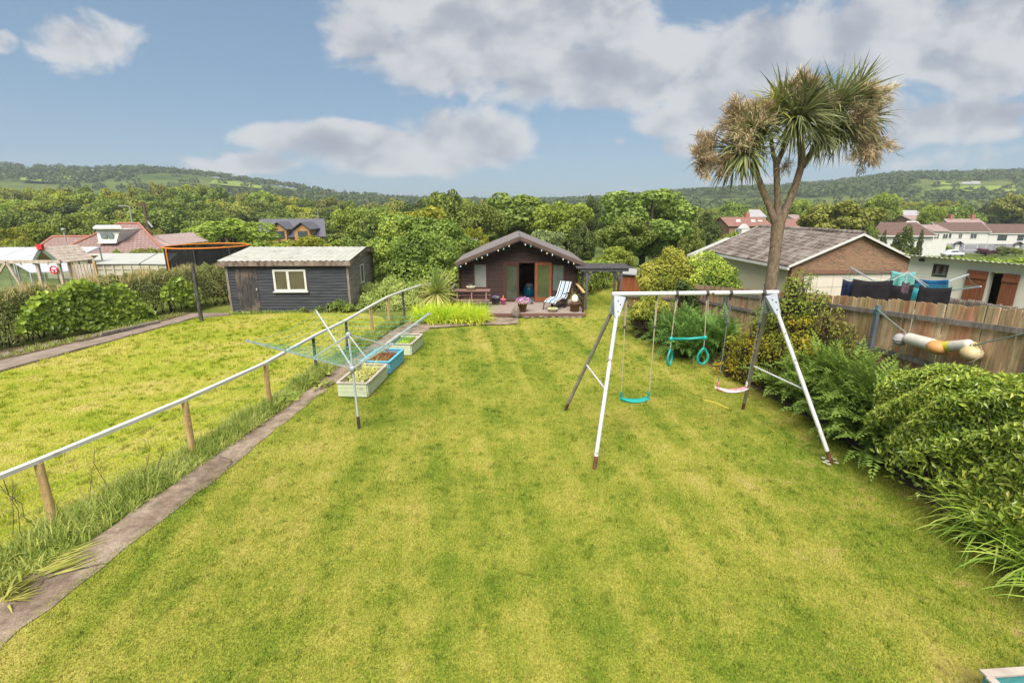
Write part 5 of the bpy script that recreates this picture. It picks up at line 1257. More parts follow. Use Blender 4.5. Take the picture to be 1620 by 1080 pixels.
def boarded_fence(label, segs, rails, posts, bw=.125, seed=1):
    """segs = list of (A, B) board-top lines with heights; A, B = (x, y, ztop, zbottom); rails = fractions of drop below the top"""
    r_ = np.random.default_rng(seed); A0 = segs[0][0]; t = thing('boarded_fence', label, 'fence', (A0[0], A0[1], A0[3]))
    V, F, S = [], [], []
    for A, B in segs:
        A, B = np.array(A), np.array(B); Ln = np.linalg.norm(B[:2]-A[:2]); d = (B[:2]-A[:2])/Ln; n = np.array([-d[1], d[0]]); n = n if n[0] < 0 else -n
        s = 0; i = 0
        while s < Ln-.02:
            w = bw*r_.uniform(.75, 1.15); k = s/Ln; k2 = min(1, (s+w)/Ln); lean = r_.normal(0, .012)
            zt = A[2]+(B[2]-A[2])*k+r_.normal(0, .012); zb = A[3]+(B[3]-A[3])*k
            off = .012*(i % 2)+r_.uniform(0, .006); b = len(V); cut = r_.uniform(-.02, .02)
            for q, ck in ((s, cut), (min(s+w*.97, Ln), -cut)):
                for o in (off, off-.018):
                    for z, ln in ((zb, 0), (zt+ck*.5, lean)):
                        p = A[:2]+d*(q+ln)+n*o; V.append((p[0], p[1], z))
            F += [[b, b+4, b+5, b+1], [b+2, b+3, b+7, b+6], [b+1, b+5, b+7, b+3], [b, b+2, b+6, b+4], [b, b+1, b+3, b+2], [b+4, b+6, b+7, b+5]]; S += [r_.uniform(0, 1)]*6
            s += w; i += 1
    arrays('boards', V, F, BOARD, t, S)
    for (P, Q) in rails:
        mb = MB(); mb.bar(P, Q, .05, .095); mb.build('rail', GREYWOOD, t)
    for P in posts:
        mb = MB(); mb.box((P[0], P[1], (P[2]+P[3])/2), (.09, .09, P[2]-P[3])); mb.build('post', pmat('blue grey post', [(.10, .115, .13), (.16, .175, .19)], 5, 5, .8, .2, 0, .3, .005) if P[4] else GREYWOOD, t)
    return t
near, mid_, far_ = (8.10, 7.75), (7.82, 14.4), (6.77, 18.3)
def fz(u, v, Y): return D(u, v, Y).z
ztn, ztm = fz(1620, 491, 7.75), fz(1233, 461, 14.4); nn_ = (8.35, 2.5); k_ = (7.75-2.5)/(14.4-7.75); zt0 = ztn+(ztn-ztm)*k_
r1n, r1m = fz(1620, 522, 7.75), fz(1233, 472, 14.4); r2n, r2m = fz(1620, 607, 7.75), fz(1233, 507, 14.4)
boarded_fence('tall weathered boarded fence on the raised bed, hung with fishing floats', [((nn_[0], nn_[1], zt0, 1.35), (near[0], near[1], ztn, 1.2)), ((near[0], near[1], ztn, 1.2), (mid_[0], mid_[1], ztm, .85))],
    [((near[0]-.05, near[1], r1n), (mid_[0]-.05, mid_[1], r1m)), ((near[0]-.05, near[1], r2n), (mid_[0]-.05, mid_[1], r2m)), ((nn_[0]-.05, nn_[1], r1n+.5), (near[0]-.05, near[1], r1n)), ((nn_[0]-.05, nn_[1], r2n+.45), (near[0]-.05, near[1], r2n))],
    [(7.90, 10.55, fz(1385, 483, 10.55), .9, 1), (near[0], near[1]-.3, ztn-.1, 1.1, 0)], seed=2)
b1, b2 = fz(1209, 461, 14.6), fz(1101, 450, 18.3)
boarded_fence('boarded fence with a low rail behind the palm trunk and ferns', [((7.86, 14.45, b1, .05), (far_[0], far_[1], b2, -.1))],
    [((7.80, 14.45, fz(1204, 472, 14.6)), (far_[0]-.05, far_[1], fz(1101, 458, 18.3))), ((7.80, 14.45, fz(1204, 498, 14.6)), (far_[0]-.05, far_[1], fz(1101, 473, 18.3))), ((7.80, 14.45, fz(1204, 550, 14.6)), (far_[0]-.05, far_[1], fz(1101, 520, 18.3)))],
    [(7.2, 16.55, fz(1143, 470, 16.5), .0, 1)], .115, seed=3)
boarded_fence('low brown boarded fence behind the far ferns near the pergola', [((far_[0], far_[1]+.08, fz(1098, 470, 18.4), -.2), (5.05, 24.2, fz(985, 463, 24.2), -.4))],
    [((far_[0]-.05, far_[1]+.1, fz(1098, 474, 18.4)), (5.0, 24.2, fz(985, 468, 24.2)))], [(5.05, 24.2, fz(985, 462, 24.2), -.3, 0)], seed=4)
# neighbour's little pickets
pts = [D(1490, 470, 13.5), D(1545, 476, 12.5), D(1625, 489, 11.2)]; pk = thing('picket_fence', 'low narrow picket fence beyond the tall boards in front of the barn doors', 'fence', (pts[1].x, pts[1].y, .7))
mb = MB(); 
for i in range(2):
    n = 14 if i == 0 else 20
    for j in range(n): q = pts[i].lerp(pts[i+1], j/n); mb.box((q.x, q.y, q.z-.5), (.06, .02, 1.0+rng.uniform(-.04, .04)))
mb.build('pickets', GREYWOOD, pk)
mb = MB()
for i in range(2): mb.bar(pts[i]+Vector((0, 0, -.12)), pts[i+1]+Vector((0, 0, -.12)), .04, .06)
mb.build('rail', GREYWOOD, pk)
# ================================================================= fishing floats strung on the boards
def fpt(u, v): # on the fence face
    Yl = 9.0
    for _ in range(30):
        p = D(u, v, Yl); tgt = near[0]+(mid_[0]-near[0])*(p.y-near[1])/(mid_[1]-near[1])-.17
        Yl *= 1+.7*(tgt/p.x-1)
    return D(u, v, Yl)
def axis_to(d):
    d = Vector(d).normalized(); return d.to_track_quat('Z', 'Y').to_matrix()
FG = pmat('grey netted float', [(.28, .26, .27), (.40, .38, .39)], 30, 4, .8, .2, 0, .5, .006)
FW = pmat('off white float', [(.50, .44, .36), (.66, .63, .58)], 3, 4, .5, .3, 0, .1, fade=((.36, .26, .14), 2.2, .6, .85))
FO = pmat('faded orange float', [(.50, .24, .075), (.58, .31, .12)], 4, 4, .5, .3, 0, .1, fade=((.42, .20, .06), 3, .5, .8))
FC = pmat('cream float', [(.44, .29, .13), (.58, .45, .25), (.62, .52, .36)], 3, 4, .5, .3, 0, .15)
FY = pmat('yellow float end', [(.62, .58, .04), (.68, .64, .06)], 4, rough=.45, bump=0)
def cap(r, h, k=.55, n=9): # rounded sausage profile
    pr = [(0, -h/2)]
    for i in range(1, n): a = math.pi/2*i/n; pr.append((r*math.sin(a), -h/2+r*k*(1-math.cos(a))))
    pr.append((r, -h/2+r*k)); pr.append((r, h/2-r*k))
    for i in range(n-1, 0, -1): a = math.pi/2*i/n; pr.append((r*math.sin(a), h/2-r*k*(1-math.cos(a))))
    return pr+[(0, h/2)]
f1 = fpt(1424, 537); f2a, f2b = fpt(1440, 536), fpt(1474, 545); f3 = fpt(1486, 548); f4a, f4b = fpt(1497, 548), fpt(1534, 545); f5 = fpt(1537, 558)
sc = (f1.y)/787.
mb = MB(); mb.lathe(f1, cap(.128, .255, 1.0), 18); tag(mb.build('float', FG), 'round grey netted fishing float, leftmost on the fence rope', 'float')
d_ = (f2b-f2a); c_ = (f2a+f2b)/2; t = thing('float', 'long off white fishing float between the grey and orange ones', 'float', c_); mb = MB(); mb.lathe(c_, cap(.115, d_.length+.18, .6), 18, axis_to(d_)); mb.build('body', FW, t); mb = MB(); mb.lathe(f2a-d_.normalized()*.06, [(0, -.06), (.055, -.05), (.085, 0), (.08, .06)], 14, axis_to(d_)); mb.build('end_boss', FC, t)
mb = MB(); mb.lathe(f3+Vector((-.04, -.02, -.01)), [(0, -.13)]+[(.175*math.sin(a), -.13*math.cos(a)) for a in np.linspace(.15, 3, 14)]+[(0, .13)], 20, Matrix.Identity(3)); tag(mb.build('float', FO), 'squat faded orange fishing float in the middle of the rope', 'float')
d_ = (f4b-f4a); c_ = (f4a+f4b)/2; t = thing('float', 'white fishing float with a bright yellow end', 'float', c_); mb = MB(); mb.lathe(c_, cap(.095, d_.length+.1, .8), 18, axis_to(d_)); mb.build('body', FW, t); mb = MB(); mb.lathe(c_, [(0, -d_.length/2-.056)]+[(p[0]+.003, p[1]-.004) for p in cap(.095, d_.length+.1, .8)[1:12] if p[1] < -d_.length/2+.12]+[(.099, -d_.length/2+.12)], 18, axis_to(d_)); mb.build('yellow_end', FY, t)
t = thing('float', 'bulbous cream fishing float with a knotted neck, rightmost on the rope', 'float', f5); mb = MB(); mb.lathe(f5, [(0, -.13), (.1, -.11), (.155, -.04), (.16, .03), (.12, .09), (.05, .12), (.0, .125)], 18); mb.build('body', FC, t); mb = MB(); mb.tube([f5+Vector((.045*math.cos(a), -.01, .14+.045*math.sin(a))) for a in np.linspace(0, 2*math.pi, 13)], .016, 7, False); mb.build('eye', FC, t); mb = MB(); mb.tube([f5+Vector((.162*math.sin(a)*.35, -.162*abs(math.cos(a))*1.0, .16*math.sin(a))) for a in np.linspace(-1.2, 1.2, 9)], .008, 6, False); mb.build('cord', ROPE, t)
GRNR = pmat('green grey rope', [(.13, .19, .17), (.22, .27, .24)], 30, 2, .8, bump=0)
mb = MB(); mb.tube([fpt(1388, 489), fpt(1410, 508), fpt(1432, 525), f1.lerp(f2a, .6), c_, f5+Vector((0, 0, .12)), fpt(1560, 541), fpt(1590, 535), fpt(1622, 527), fpt(1650, 520)], .011, 6); tag(mb.build('rope', GRNR), 'grey green rope carrying the floats along the fence', 'rope')
mb = MB(); q = fpt(1385, 490); 
for a in (0, 1.2, 2.4): mb.tube([q+Vector((.05*math.cos(a+s), -.02, -.03+.05*math.sin(a+s)*1.4)) for s in np.linspace(0, 6.28, 9)], .012, 5, False)
tag(mb.build('rope_knot', pmat('blue green rope', [(.02, .20, .25), (.05, .28, .32)], 20, bump=0)), 'blue green rope knotted round the grey fence post', 'rope')
# ================================================================= brick garage
BRICK = brickmat('mottled brown brick', (.36, .175, .095), (.17, .095, .06), (.30, .23, .17), 'xz', .235, .082, .014, .5, .5, (.30, .20, .12))
ROUGH = pmat('cream roughcast', [(.44, .38, .29), (.54, .48, .38)], 14, 5, .95, .1, 0, .5, .01)
TILE = brickmat('grey concrete tiles', (.15, .115, .098), (.25, .20, .172), (.065, .05, .042), 'yx', .31, .27, .035, .5, .9, (.30, .27, .245))
WTRIM = pmat('white bargeboard', [(.56, .55, .53), (.62, .61, .59)], 3, 4, .5, .3, 0, .1)
gf = Frame(12.67, 22.61, -1.0, .077); gr = thing('brick_garage', 'mottled brick garage with a grey tiled roof and white up and over door', 'garage', gf(3, 4))
gW, gL, gE, gA = 6.0, 8.1, 2.92, 4.20
mb = MB(); mb.add([gf(0, 0, 0), gf(.55, 0, 0), gf(.55, 0, 2.5), gf(5.2, 0, 2.5), gf(5.2, 0, 0), gf(gW, 0, 0), gf(gW, 0, gE), gf(gW/2, 0, gA), gf(0, 0, gE)], [(0, 1, 2, 8), (2, 3, 6, 7, 8), (3, 4, 5, 6)]); mb.build('gable_wall', BRICK, gr)
mb = MB(); mb.add([gf(0, gL, 0), gf(gW, gL, 0), gf(gW, gL, gE), gf(gW/2, gL, gA), gf(0, gL, gE), gf(0, .24, 0), gf(0, .24, gE), gf(gW, 0, 0), gf(gW, 0, gE)], [(0, 1, 2, 3, 4), (5, 0, 4, 6), (7, 1, 2, 8)]); mb.build('side_wall', ROUGH, gr)
mb = MB(); mb.add([gf(0, 0, 0), gf(0, .24, 0), gf(0, .24, gE), gf(0, 0, gE)], [(0, 1, 2, 3)]); mb.build('corner_wall', brickmat('corner brick', (.24, .085, .06), (.19, .07, .05), (.22, .17, .14), 'yz', .235, .082, .014), gr)
k = (gA-gE)/(gW/2)
for s in (0, 1):
    e = -.3 if s == 0 else gW+.3; mb = MB(); slab(mb, gf(e, -.18, gE-.3*k+.05), gf(gW/2, -.18, gA+.05), gf(gW/2, gL+.2, gA+.05), gf(e, gL+.2, gE-.3*k+.05), .07); r_ = mb.build('roof', TILE, gr)
    mb = MB(); mb.bar(gf(e, -.20, gE-.3*k+.06), gf(gW/2, -.20, gA+.06), .05, .09); mb.bar(gf(e, gL+.22, gE-.3*k+.06), gf(gW/2, gL+.22, gA+.06), .05, .14); mb.bar(gf(e, -.2, gE-.3*k-.02), gf(e, gL+.2, gE-.3*k-.02), .1, .12); mb.build('bargeboard', WTRIM, r_)
mb = MB()
for i in range(25): mb.tube([gf(gW/2, -.18+i*.335, gA+.10), gf(gW/2, .14+i*.335, gA+.12)], .12, 8)
mb.build('ridge_tiles', TILE, gr)
mb = MB(); mb.bar(gf(.5, -.015, 2.585), gf(5.25, -.015, 2.585), .05, .17); mb.build('lintel', brickmat('soldier bricks', (.27, .11, .075), (.2, .085, .06), (.2, .16, .13), 'zx', .2, .075, .012), gr)
mb = MB(); 
for i in range(6):
    for j in range(4): a = .56+i*.772; mb.box(gf(a+.386, .08, .02+.3+j*.62), (.755, .05, .605), .077)
mb.build('garage_door', pmat('cream white door', [(.58, .52, .44), (.66, .61, .54)], 1.5, 3, .5, .3, 0, .05), gr)
mb = MB(); mb.tube([gf(.28, -.07, 0), gf(.28, -.07, 2.05)], .035, 8); mb.build('downpipe', WTRIM, gr)
# pale lean-to behind it
a_, b_, c_, d_ = D(1087, 405, 34), D(1128, 402, 33), D(1168, 381, 38), D(1150, 377.5, 40)
lt = thing('outhouse', 'pale grey sloping roof of an outhouse behind the brick garage', 'outhouse', (13, 36, -1.3)); mb = MB(); slab(mb, a_, b_, c_, d_, .1); mb.build('roof', PALER, lt)
mb = MB()
for p, q in ((a_, b_), (b_, c_), (d_, a_)): mb.add([Vector((p.x, p.y, -1.4)), Vector((q.x, q.y, -1.4)), q+Vector((0, 0, -.02)), p+Vector((0, 0, -.02))], [(0, 1, 2, 3)])
mb.build('wall', ROUGH, lt)
# ================================================================= white outbuilding with brown doors
wa, wb = Vector((14.43, 18.0, 0)), Vector((15.35, 15.0, 0)); wd = (wb-wa).normalized(); wn = Vector((wd.y, -wd.x, 0)); wn = wn if wn.x < 0 else -wn; zw = 2.74
WW = pmat('cream white render', [(.60, .56, .49), (.68, .64, .57)], 2, 5, .9, .1, 0, .2, .006, fade=((.48, .42, .34), 1.1, .6, .85))
def onw(u, v):
    r = ray(u, v); rr = r[0]/r[1]; s = (wa.x-rr*wa.y)/(rr*wd.y-wd.x); p = wa+wd*s; return s, D(u, v, p.y).z
ob = thing('outbuilding', 'white rendered outbuilding with brown plank doors standing open', 'outbuilding', (wa+wd*2-wn*1.5)+Vector((0, 0, .2)))
s0, s1 = onw(1566, 433)[0], onw(1589, 433)[0]; ws0, ws1 = onw(1477, 420)[0], onw(1501, 423)[0]; zt_d = onw(1578, 431)[1]; wz1, wz0 = onw(1488, 418)[1], onw(1485, 438)[1]
def wall_pt(s, z, o=0): return wa+wd*s+wn*o+Vector((0, 0, z))
mb = MB(); E_ = 7.0
for a, b, z0, z1 in ((-.15, ws0, -.3, zw), (ws0, ws1, -.3, wz0), (ws0, ws1, wz1, zw), (ws1, s0, -.3, zw), (s0, s1, zt_d, zw), (s1, E_, -.3, zw)):
    mb.prism([wall_pt(a, z0), wall_pt(b, z0), wall_pt(b, z1), wall_pt(a, z1)], -wn*.22)
for a in (-.15, E_): mb.prism([wall_pt(a, -.3, -.22), wall_pt(a, -.3, -4), wall_pt(a, zw-.72, -4), wall_pt(a, zw-.02, -.22)], wd*.05)
mb.prism([wall_pt(-.1, -.3, -4), wall_pt(E_, -.3, -4), wall_pt(E_, zw-.72, -4), wall_pt(-.1, zw-.72, -4)], -wn*.05); mb.build('wall', WW, ob)
wf = Frame(wa.x, wa.y, 0, math.atan2(wd.y, wd.x)); mb = MB(); corrug(mb, wf, -.3, E_+.2, -.28 if (wf.d(0, -1)).dot(wn) > 0 else .28, zw+.03, 4.2 if (wf.d(0, -1)).dot(wn) > 0 else -4.2, zw-.70, .16, .02); mb.build('roof', ZINC, ob)
BROWN = pmat('brown stained plank', [(.16, .055, .025), (.22, .085, .045)], 4, 5, .65, .25, 0, .3, .006, stretch=(4, 4, .5))
mb = MB(); z0 = .25; sL = onw(1532, 432)[0]
def leaf(mb, sa, sb, oa, ob_):
    n = 5
    for i in range(n):
        p, q = i/n, (i+.94)/n; A = wall_pt(sa+(sb-sa)*p, z0, oa+(ob_-oa)*p); B = wall_pt(sa+(sb-sa)*q, z0, oa+(ob_-oa)*q); mb.prism([A, B, B+Vector((0, 0, zt_d-z0)), A+Vector((0, 0, zt_d-z0))], wn*.04)
    for z in (.35, zt_d-z0-.25):
        A, B = wall_pt(sa, z0+z, oa), wall_pt(sb, z0+z, ob_); mb.prism([A+wn*.041, B+wn*.041, B+wn*.041+Vector((0, 0, .12)), A+wn*.041+Vector((0, 0, .12))], wn*.03)
leaf(mb, sL, s0-.01, .03, .03); mb.build('door', BROWN, ob)
mb = MB(); s3 = onw(1616, 436)[0]; leaf(mb, s1+.02, s3, .03, .03); mb.build('door', BROWN, ob)
wm = MB(); frame_rect(wm, wall_pt(ws0, wz0, -.03), wd, (0, 0, 1), ws1-ws0, wz1-wz0, .055, .08, wn); wm.bar(wall_pt((ws0+ws1)/2, wz0+.055, -.03), wall_pt((ws0+ws1)/2, wz1-.055, -.03), .08, .07, wd); w_ = wm.build('window', TRIM, ob)
pane_quad(wall_pt(ws0+.05, wz0+.05, -.06), wd, (0, 0, 1), ws1-ws0-.1, wz1-wz0-.1, -wn).build('pane', PANEL_, w_)
mb = MB(); mb.box(wall_pt(onw(1460, 411)[0], onw(1460, 411)[1], .06), (.12, .1, .1)); mb.build('flood_light', DKSTEEL, ob)
# ================================================================= neighbour's airer with the washing
ac = Vector((11.1, 14.0, .4)); na = thing('rotary_airer', "neighbour's rotary airer hung with dark washing beyond the fence", 'clothes airer', ac)
ah = Vector((ac.x, ac.y, 1.95)); at_ = Vector((ac.x, ac.y, 2.66)); mb = MB(); mb.tube([ac, at_], .024, 10); mb.build('pole', GALV, na)
AD = []
for k in range(4):
    a = R(8+90*k); e = R(17); d = Vector((math.cos(a)*math.cos(e), math.sin(a)*math.cos(e), math.sin(e))); AD.append(d)
    mb = MB(); mb.bar(ah, ah+d*2.1, .028, .036); mb.build('arm', GALV, na); mb = MB(); mb.bar(at_, ah+d*.9, .018, .022); mb.build('strut', GALV, na)
mb = MB()
for f in (.9, 1.2, 1.5, 1.8, 2.05):
    for k in range(4): a, b = ah+AD[k]*f, ah+AD[(k+1) % 4]*f; mb.tube([a, a.lerp(b, .5)-Vector((0, 0, .07)), b], .004, 4, False)
mb.build('line', LINE, na)
def hung(name, label, u0, u1, v0, v1, Y0, Y1, mat, cat='washing', wave=.05):
    a, b = D(u0, v0, Y0), D(u1, v0+(2 if u1 > u0 else 0), Y1); n = 12; m_ = 6; vs = []; h0 = a.z-D(u0, v1, Y0).z; ph = rng.uniform(0, 6)
    nr = Vector((b.y-a.y, a.x-b.x, 0)).normalized()
    for i in range(n+1):
        for j in range(m_+1):
            t_, s_ = i/n, j/m_; p = a.lerp(b, t_)+Vector((0, 0, -.05*math.sin(math.pi*t_)-h0*s_*(1+.04*math.sin(5*t_+ph))))+nr*(wave*s_*math.sin(t_*9+ph)+wave*.5*s_*math.sin(t_*17)); vs.append(p)
    k = m_+1; fs = [(i*k+j, (i+1)*k+j, (i+1)*k+j+1, i*k+j+1) for i in range(n) for j in range(m_)]
    mb = MB(); mb.add(vs, fs, True); o = mb.build(name, mat, None, fix=False); s = o.modifiers.new('thick', 'SOLIDIFY'); s.thickness = .015; return tag(o, label, cat, None)
BLK = pmat('black cloth', [(.012, .011, .013), (.024, .022, .025)], 6, 4, .9, .1, 0, .3); TEALC = pmat('teal towel', [(.02, .22, .27), (.05, .30, .34)], 8, 4, .95, .1, 0, .4); BLUC = pmat('blue towel', [(.01, .10, .26), (.03, .15, .34)], 8, 4, .95, .1, 0, .4); MINT = pmat('mint striped towel', [(.10, .38, .37), (.22, .50, .46)], 8, 4, .95, .1, 0, .4, stretch=(.3, .3, 5)); NAVY = pmat('navy cloth', [(.015, .02, .05), (.03, .035, .08)], 6, 3, .9, .1)
hung('sheet', 'wide black sheet at the left of the neighbour\'s washing', 1350, 1413, 441, 487, 12.6, 12.5, BLK)
hung('trousers', 'dark navy trousers at the far left end of the washing', 1334, 1357, 441, 486, 13.0, 12.7, NAVY)
hung('towel', 'mint green striped towel hung highest at the back of the washing', 1411, 1449, 428, 452, 15.3, 14.8, MINT)
hung('towel', 'deep blue towel at the back right of the washing', 1449, 1501, 440, 455, 14.6, 13.6, BLUC)
hung('towel', 'bright teal towel hanging low between black clothes', 1441, 1461, 453, 486, 13.0, 12.9, TEALC)
hung('shirt', 'black shirt with purple pegs left of the teal towel', 1402, 1446, 448, 487, 12.8, 12.7, BLK)
hung('leggings', 'black leggings right of the teal towel', 1455, 1506, 452, 488, 12.7, 12.6, BLK)
hung('socks', 'dark patterned socks hung over the black shirt', 1428, 1439, 444, 462, 12.4, 12.4, pmat('patterned sock', [(.02, .015, .02), (.14, .09, .12)], 25, 2, .9, bump=0), wave=.02)
# ================================================================= houses down the slope on the right
BROWNT = pmat('brown roof tiles', [(.105, .068, .058), (.15, .10, .085)], 3, 5, .85, .15, 0, .4); REDROOF = pmat('orange red roof tiles', [(.20, .10, .08), (.26, .145, .12)], 2, 5, .85, .15, 0, .4); GREYROOF = pmat('pale grey roof', [(.28, .27, .29), (.37, .36, .38)], 1, 4, .8, .2); BRKR = pmat('dull pink roof', [(.24, .17, .16), (.32, .24, .22)], 2, 4, .85, .15)
STONEW = pmat('grey stone facing', [(.22, .22, .25), (.32, .32, .36)], 3, 5, .9, .1)
def zat(u, v, Y): return D(u, v, Y).z
# terrace of two white houses
for i, (xa, xb, ya, yb, lab) in enumerate([(105.3, 116.0, 125, 123.6, 'white terraced house with white framed windows, left of the pair'), (116.0, 132.5, 123.6, 121.4, 'white terraced house with dark framed windows, right of the pair')]):
    rot = math.atan2(yb-ya, xb-xa); Lx = math.hypot(xb-xa, yb-ya); zf = -6.4; f = Frame((xa+xb)/2+3.5*math.sin(-rot), (ya+yb)/2+3.5, zf, rot)
    ze = zat(1490, 366, 125)-zf-(i*.35); t = house('terraced_house', lab, 'house', f, Lx-.05, 7.0, ze, ze+2.0, RENDER, BROWNT, .25 if i == 0 else .22, None, WTRIM)
    fm = WPLA if i == 0 else DKSTEEL; wins = [(.12, .24), (.38, .46), (.62, .76)]
    for a, b in wins: hwin(t, f, -Lx/2+Lx*a, -Lx/2+Lx*b, ze-1.7, ze-.45, -3.5, fm, PANE, -1, 1)
    for a, b in ((.1, .25), (.55, .82)): hwin(t, f, -Lx/2+Lx*a, -Lx/2+Lx*b, .8, 2.2, -3.5, fm, PANE, -1, 2)
    mb = MB(); mb.box(f(0, -3.53, 1.2), (Lx-.2, .06, 2.3), rot); mb.build('stone_facing', STONEW, t)
    mb = MB(); mb.box(f(-Lx*.1, -3.6, 1.05), (1.0, .1, 2.1), rot); d_ = mb.build('door', WPLA, t)
    mb = MB(); c = f(-Lx*.1, -3.9, 2.3); slab(mb, c+f.d(-.9, -.4, 0), c+f.d(0, -.4, .6), c+f.d(0, .4, .6), c+f.d(-.9, .4, 0), .08); slab(mb, c+f.d(0, -.4, .6), c+f.d(.9, -.4, 0), c+f.d(.9, .4, 0), c+f.d(0, .4, .6), .08); mb.build('porch_roof', SLATE, t)
f = Frame(122.5, 140, -6.5, -.05); t = house('house', 'house with a pale roof and two brick chimneys behind the terrace', 'house', f, 9, 7, zat(1530, 356, 140)+6.5, zat(1530, 346.5, 140)+6.5, RENDER, BRKR)
for x in (-2.6, 3.0): mb = MB(); mb.box(f(x, 0, zat(1530, 346, 140)+6.5+.5), (.8, .8, 1.3)); mb.build('chimney', RIDGE, t)
Yb = 70; x0, x1 = D(1390, 371, Yb).x, D(1481, 371, Yb).x; f = Frame((x0+x1)/2, Yb+4, -4.2, -.03); t = house('house', 'white walled house with a broad red brown roof beyond the conifers', 'house', f, x1-x0-.6, 8, zat(1470, 372, Yb)+4.2, zat(1430, 352.5, Yb+4)+4.2, RENDER, BROWNT, .3, None, WTRIM)
for u in (1393, 1452):
    ap = D(u, 350, Yb+5); mb = MB(); mb.prism([ap+Vector((-.9, 0, -.85)), ap+Vector((.9, 0, -.85)), ap], (0, 2, 0)); mb.build('roof_gable', WTRIM, t)
hwin(t, f, (x1-x0)/2-3.6, (x1-x0)/2-2.2, .9+1.2, 2.1+1.2, -4, WPLA, PANEL_)
def far_house(lab, u0, u1, v_e, v_r, Y, wall, roof, W=7, chim=False, cat='house'):
    a, b = D(u0, v_e, Y), D(u1, v_e, Y); zg = float(terrain((a.x+b.x)/2, Y+W/2))-.3; f = Frame((a.x+b.x)/2, Y+W/2, zg, 0)
    t = house('house', lab, cat, f, b.x-a.x-.5, W, a.z-zg, D(u0, v_r, Y+W/2).z-zg, wall, roof, .3)
    if chim: mb = MB(); mb.box(f((b.x-a.x)*.12, 0, D(u0, v_r, Y+W/2).z-zg+.2), (.8, .8, 1.2)); mb.build('chimney', RIDGE, t)
    n = max(2, int((b.x-a.x)/3.2)); h = a.z-zg
    for i in range(n): x = -(b.x-a.x)/2+(b.x-a.x)*(i+.5)/n; hwin(t, f, x-.6, x+.6, max(.6, h-1.6), h-.5, -W/2, WPLA, PANE)
    return t, f
t, f = far_house('long red tiled house with three rooflights left of the palm trunk', 1152, 1222, 357.5, 344, 92, BRICK, REDROOF, 8, True)
for u, v in ((1168, 351), (1191.5, 351), (1203, 352)): q = D(u, v, 93.8); mb = MB(); mb.box(q, (.8, .25, 1.0), 0, Matrix.Rotation(R(-45), 3, 'X')); mb.build('rooflight', PALER, t)
a_ = D(1181, 354.5, 84); mb = MB(); mb.prism([a_+Vector((-.75, 0, -.75)), a_+Vector((.75, 0, -.75)), a_], (0, 1.5, 0)); t = thing('house', 'small white gable peeping over the garage ridge', 'house', (a_.x, 86, -5)); mb.build('gable', WTRIM, t); mb = MB(); mb.box((a_.x, 84.75, (a_.z-.75-5)/2), (1.3, 1.4, a_.z-.75+5)); mb.build('wall', RENDER, t)
far_house('red tiled house with a white gable end right of the palm trunk', 1245, 1276, 359, 347, 96, WTRIM, REDROOF, 8)
far_house('large pale grey roofed house high left of the palm trunk', 1184, 1213, 343, 332, 180, RENDER, GREYROOF, 12)
far_house('small pink grey roofed house right of the palm trunk', 1256, 1273, 347, 340, 150, RENDER, BRKR, 9)
far_house('long grey roofed house left of the rounded trees', 1408, 1434, 347.5, 340, 150, RENDER, GREYROOF, 9)
far_house('pale grey roofed house higher up behind the brown roofed one', 1434, 1466, 342.5, 333, 165, RENDER, GREYROOF, 10)
far_house('pinkish roofed house just above the broad red brown roof', 1444, 1478, 350, 341, 140, BRICK, BRKR, 9)
far_house('low grey brown roofed house left of the white terrace', 1476, 1504, 366, 356, 112, RENDER, BRKR, 8)
def hill_house(lab, u0, u1, v0, v1, n=1, roof=None, Yh=None):
    p = sight((u0+u1)/2, v1, 250, 1200) if Yh is None else D((u0+u1)/2, v1, Yh); Y = p.y; a, b = D(u0, v1, Y), D(u1, v1, Y); w = b.x-a.x; h = D(u0, v0, Y).z-a.z; f = Frame((a.x+b.x)/2, Y, a.z-1, 0)
    t = house('farmhouse', lab, 'house', f, w, w*.4, h*.6+1, h+1, RENDER, roof or GREYROOF, .3)
    for i in range(3): x = -w/2+w*(i+.5)/3; hwin(t, f, x-w*.05, x+w*.05, 1+h*.2, 1+h*.42, -w*.2, WPLA, PANE)
hill_house('white farmhouse on the skyline of the left hill beside dark pines', 147, 176, 268.5, 276.5)
hill_house('white farmhouse on the right hill above the bright field', 1519, 1533, 288, 294)
hill_house('second white farmhouse on the right hill, right of the other', 1534, 1548, 287, 293.5)
# parked car in front of the terrace
cp = D(1506, 406, 104); zc_ = cp.z-.05; car = thing('parked_car', 'small white car parked in front of the white terrace', 'car', (cp.x, 104, zc_))
def loft(mb, secs, smooth=True):
    k = len(secs[0]); vs = [p for s_ in secs for p in s_]; fs = [(i*k+j, i*k+(j+1) % k, (i+1)*k+(j+1) % k, (i+1)*k+j) for i in range(len(secs)-1) for j in range(k)]+[tuple(range(k))[::-1], tuple((len(secs)-1)*k+j for j in range(k))]
    mb.add(vs, fs, smooth)
mb = MB(); secs = []
for x, zt2, w in ((-1.95, .75, .7), (-1.8, .9, .82), (-1.0, .98, .86), (.9, .98, .86), (1.8, .85, .8), (1.95, .6, .7)): secs.append([Vector((cp.x+x, 104-w, zc_+.3)), Vector((cp.x+x, 104-w, zc_+zt2-.1)), Vector((cp.x+x, 104-w+.12, zc_+zt2)), Vector((cp.x+x, 104+w-.12, zc_+zt2)), Vector((cp.x+x, 104+w, zc_+zt2-.1)), Vector((cp.x+x, 104+w, zc_+.3))])
loft(mb, secs); secs = []
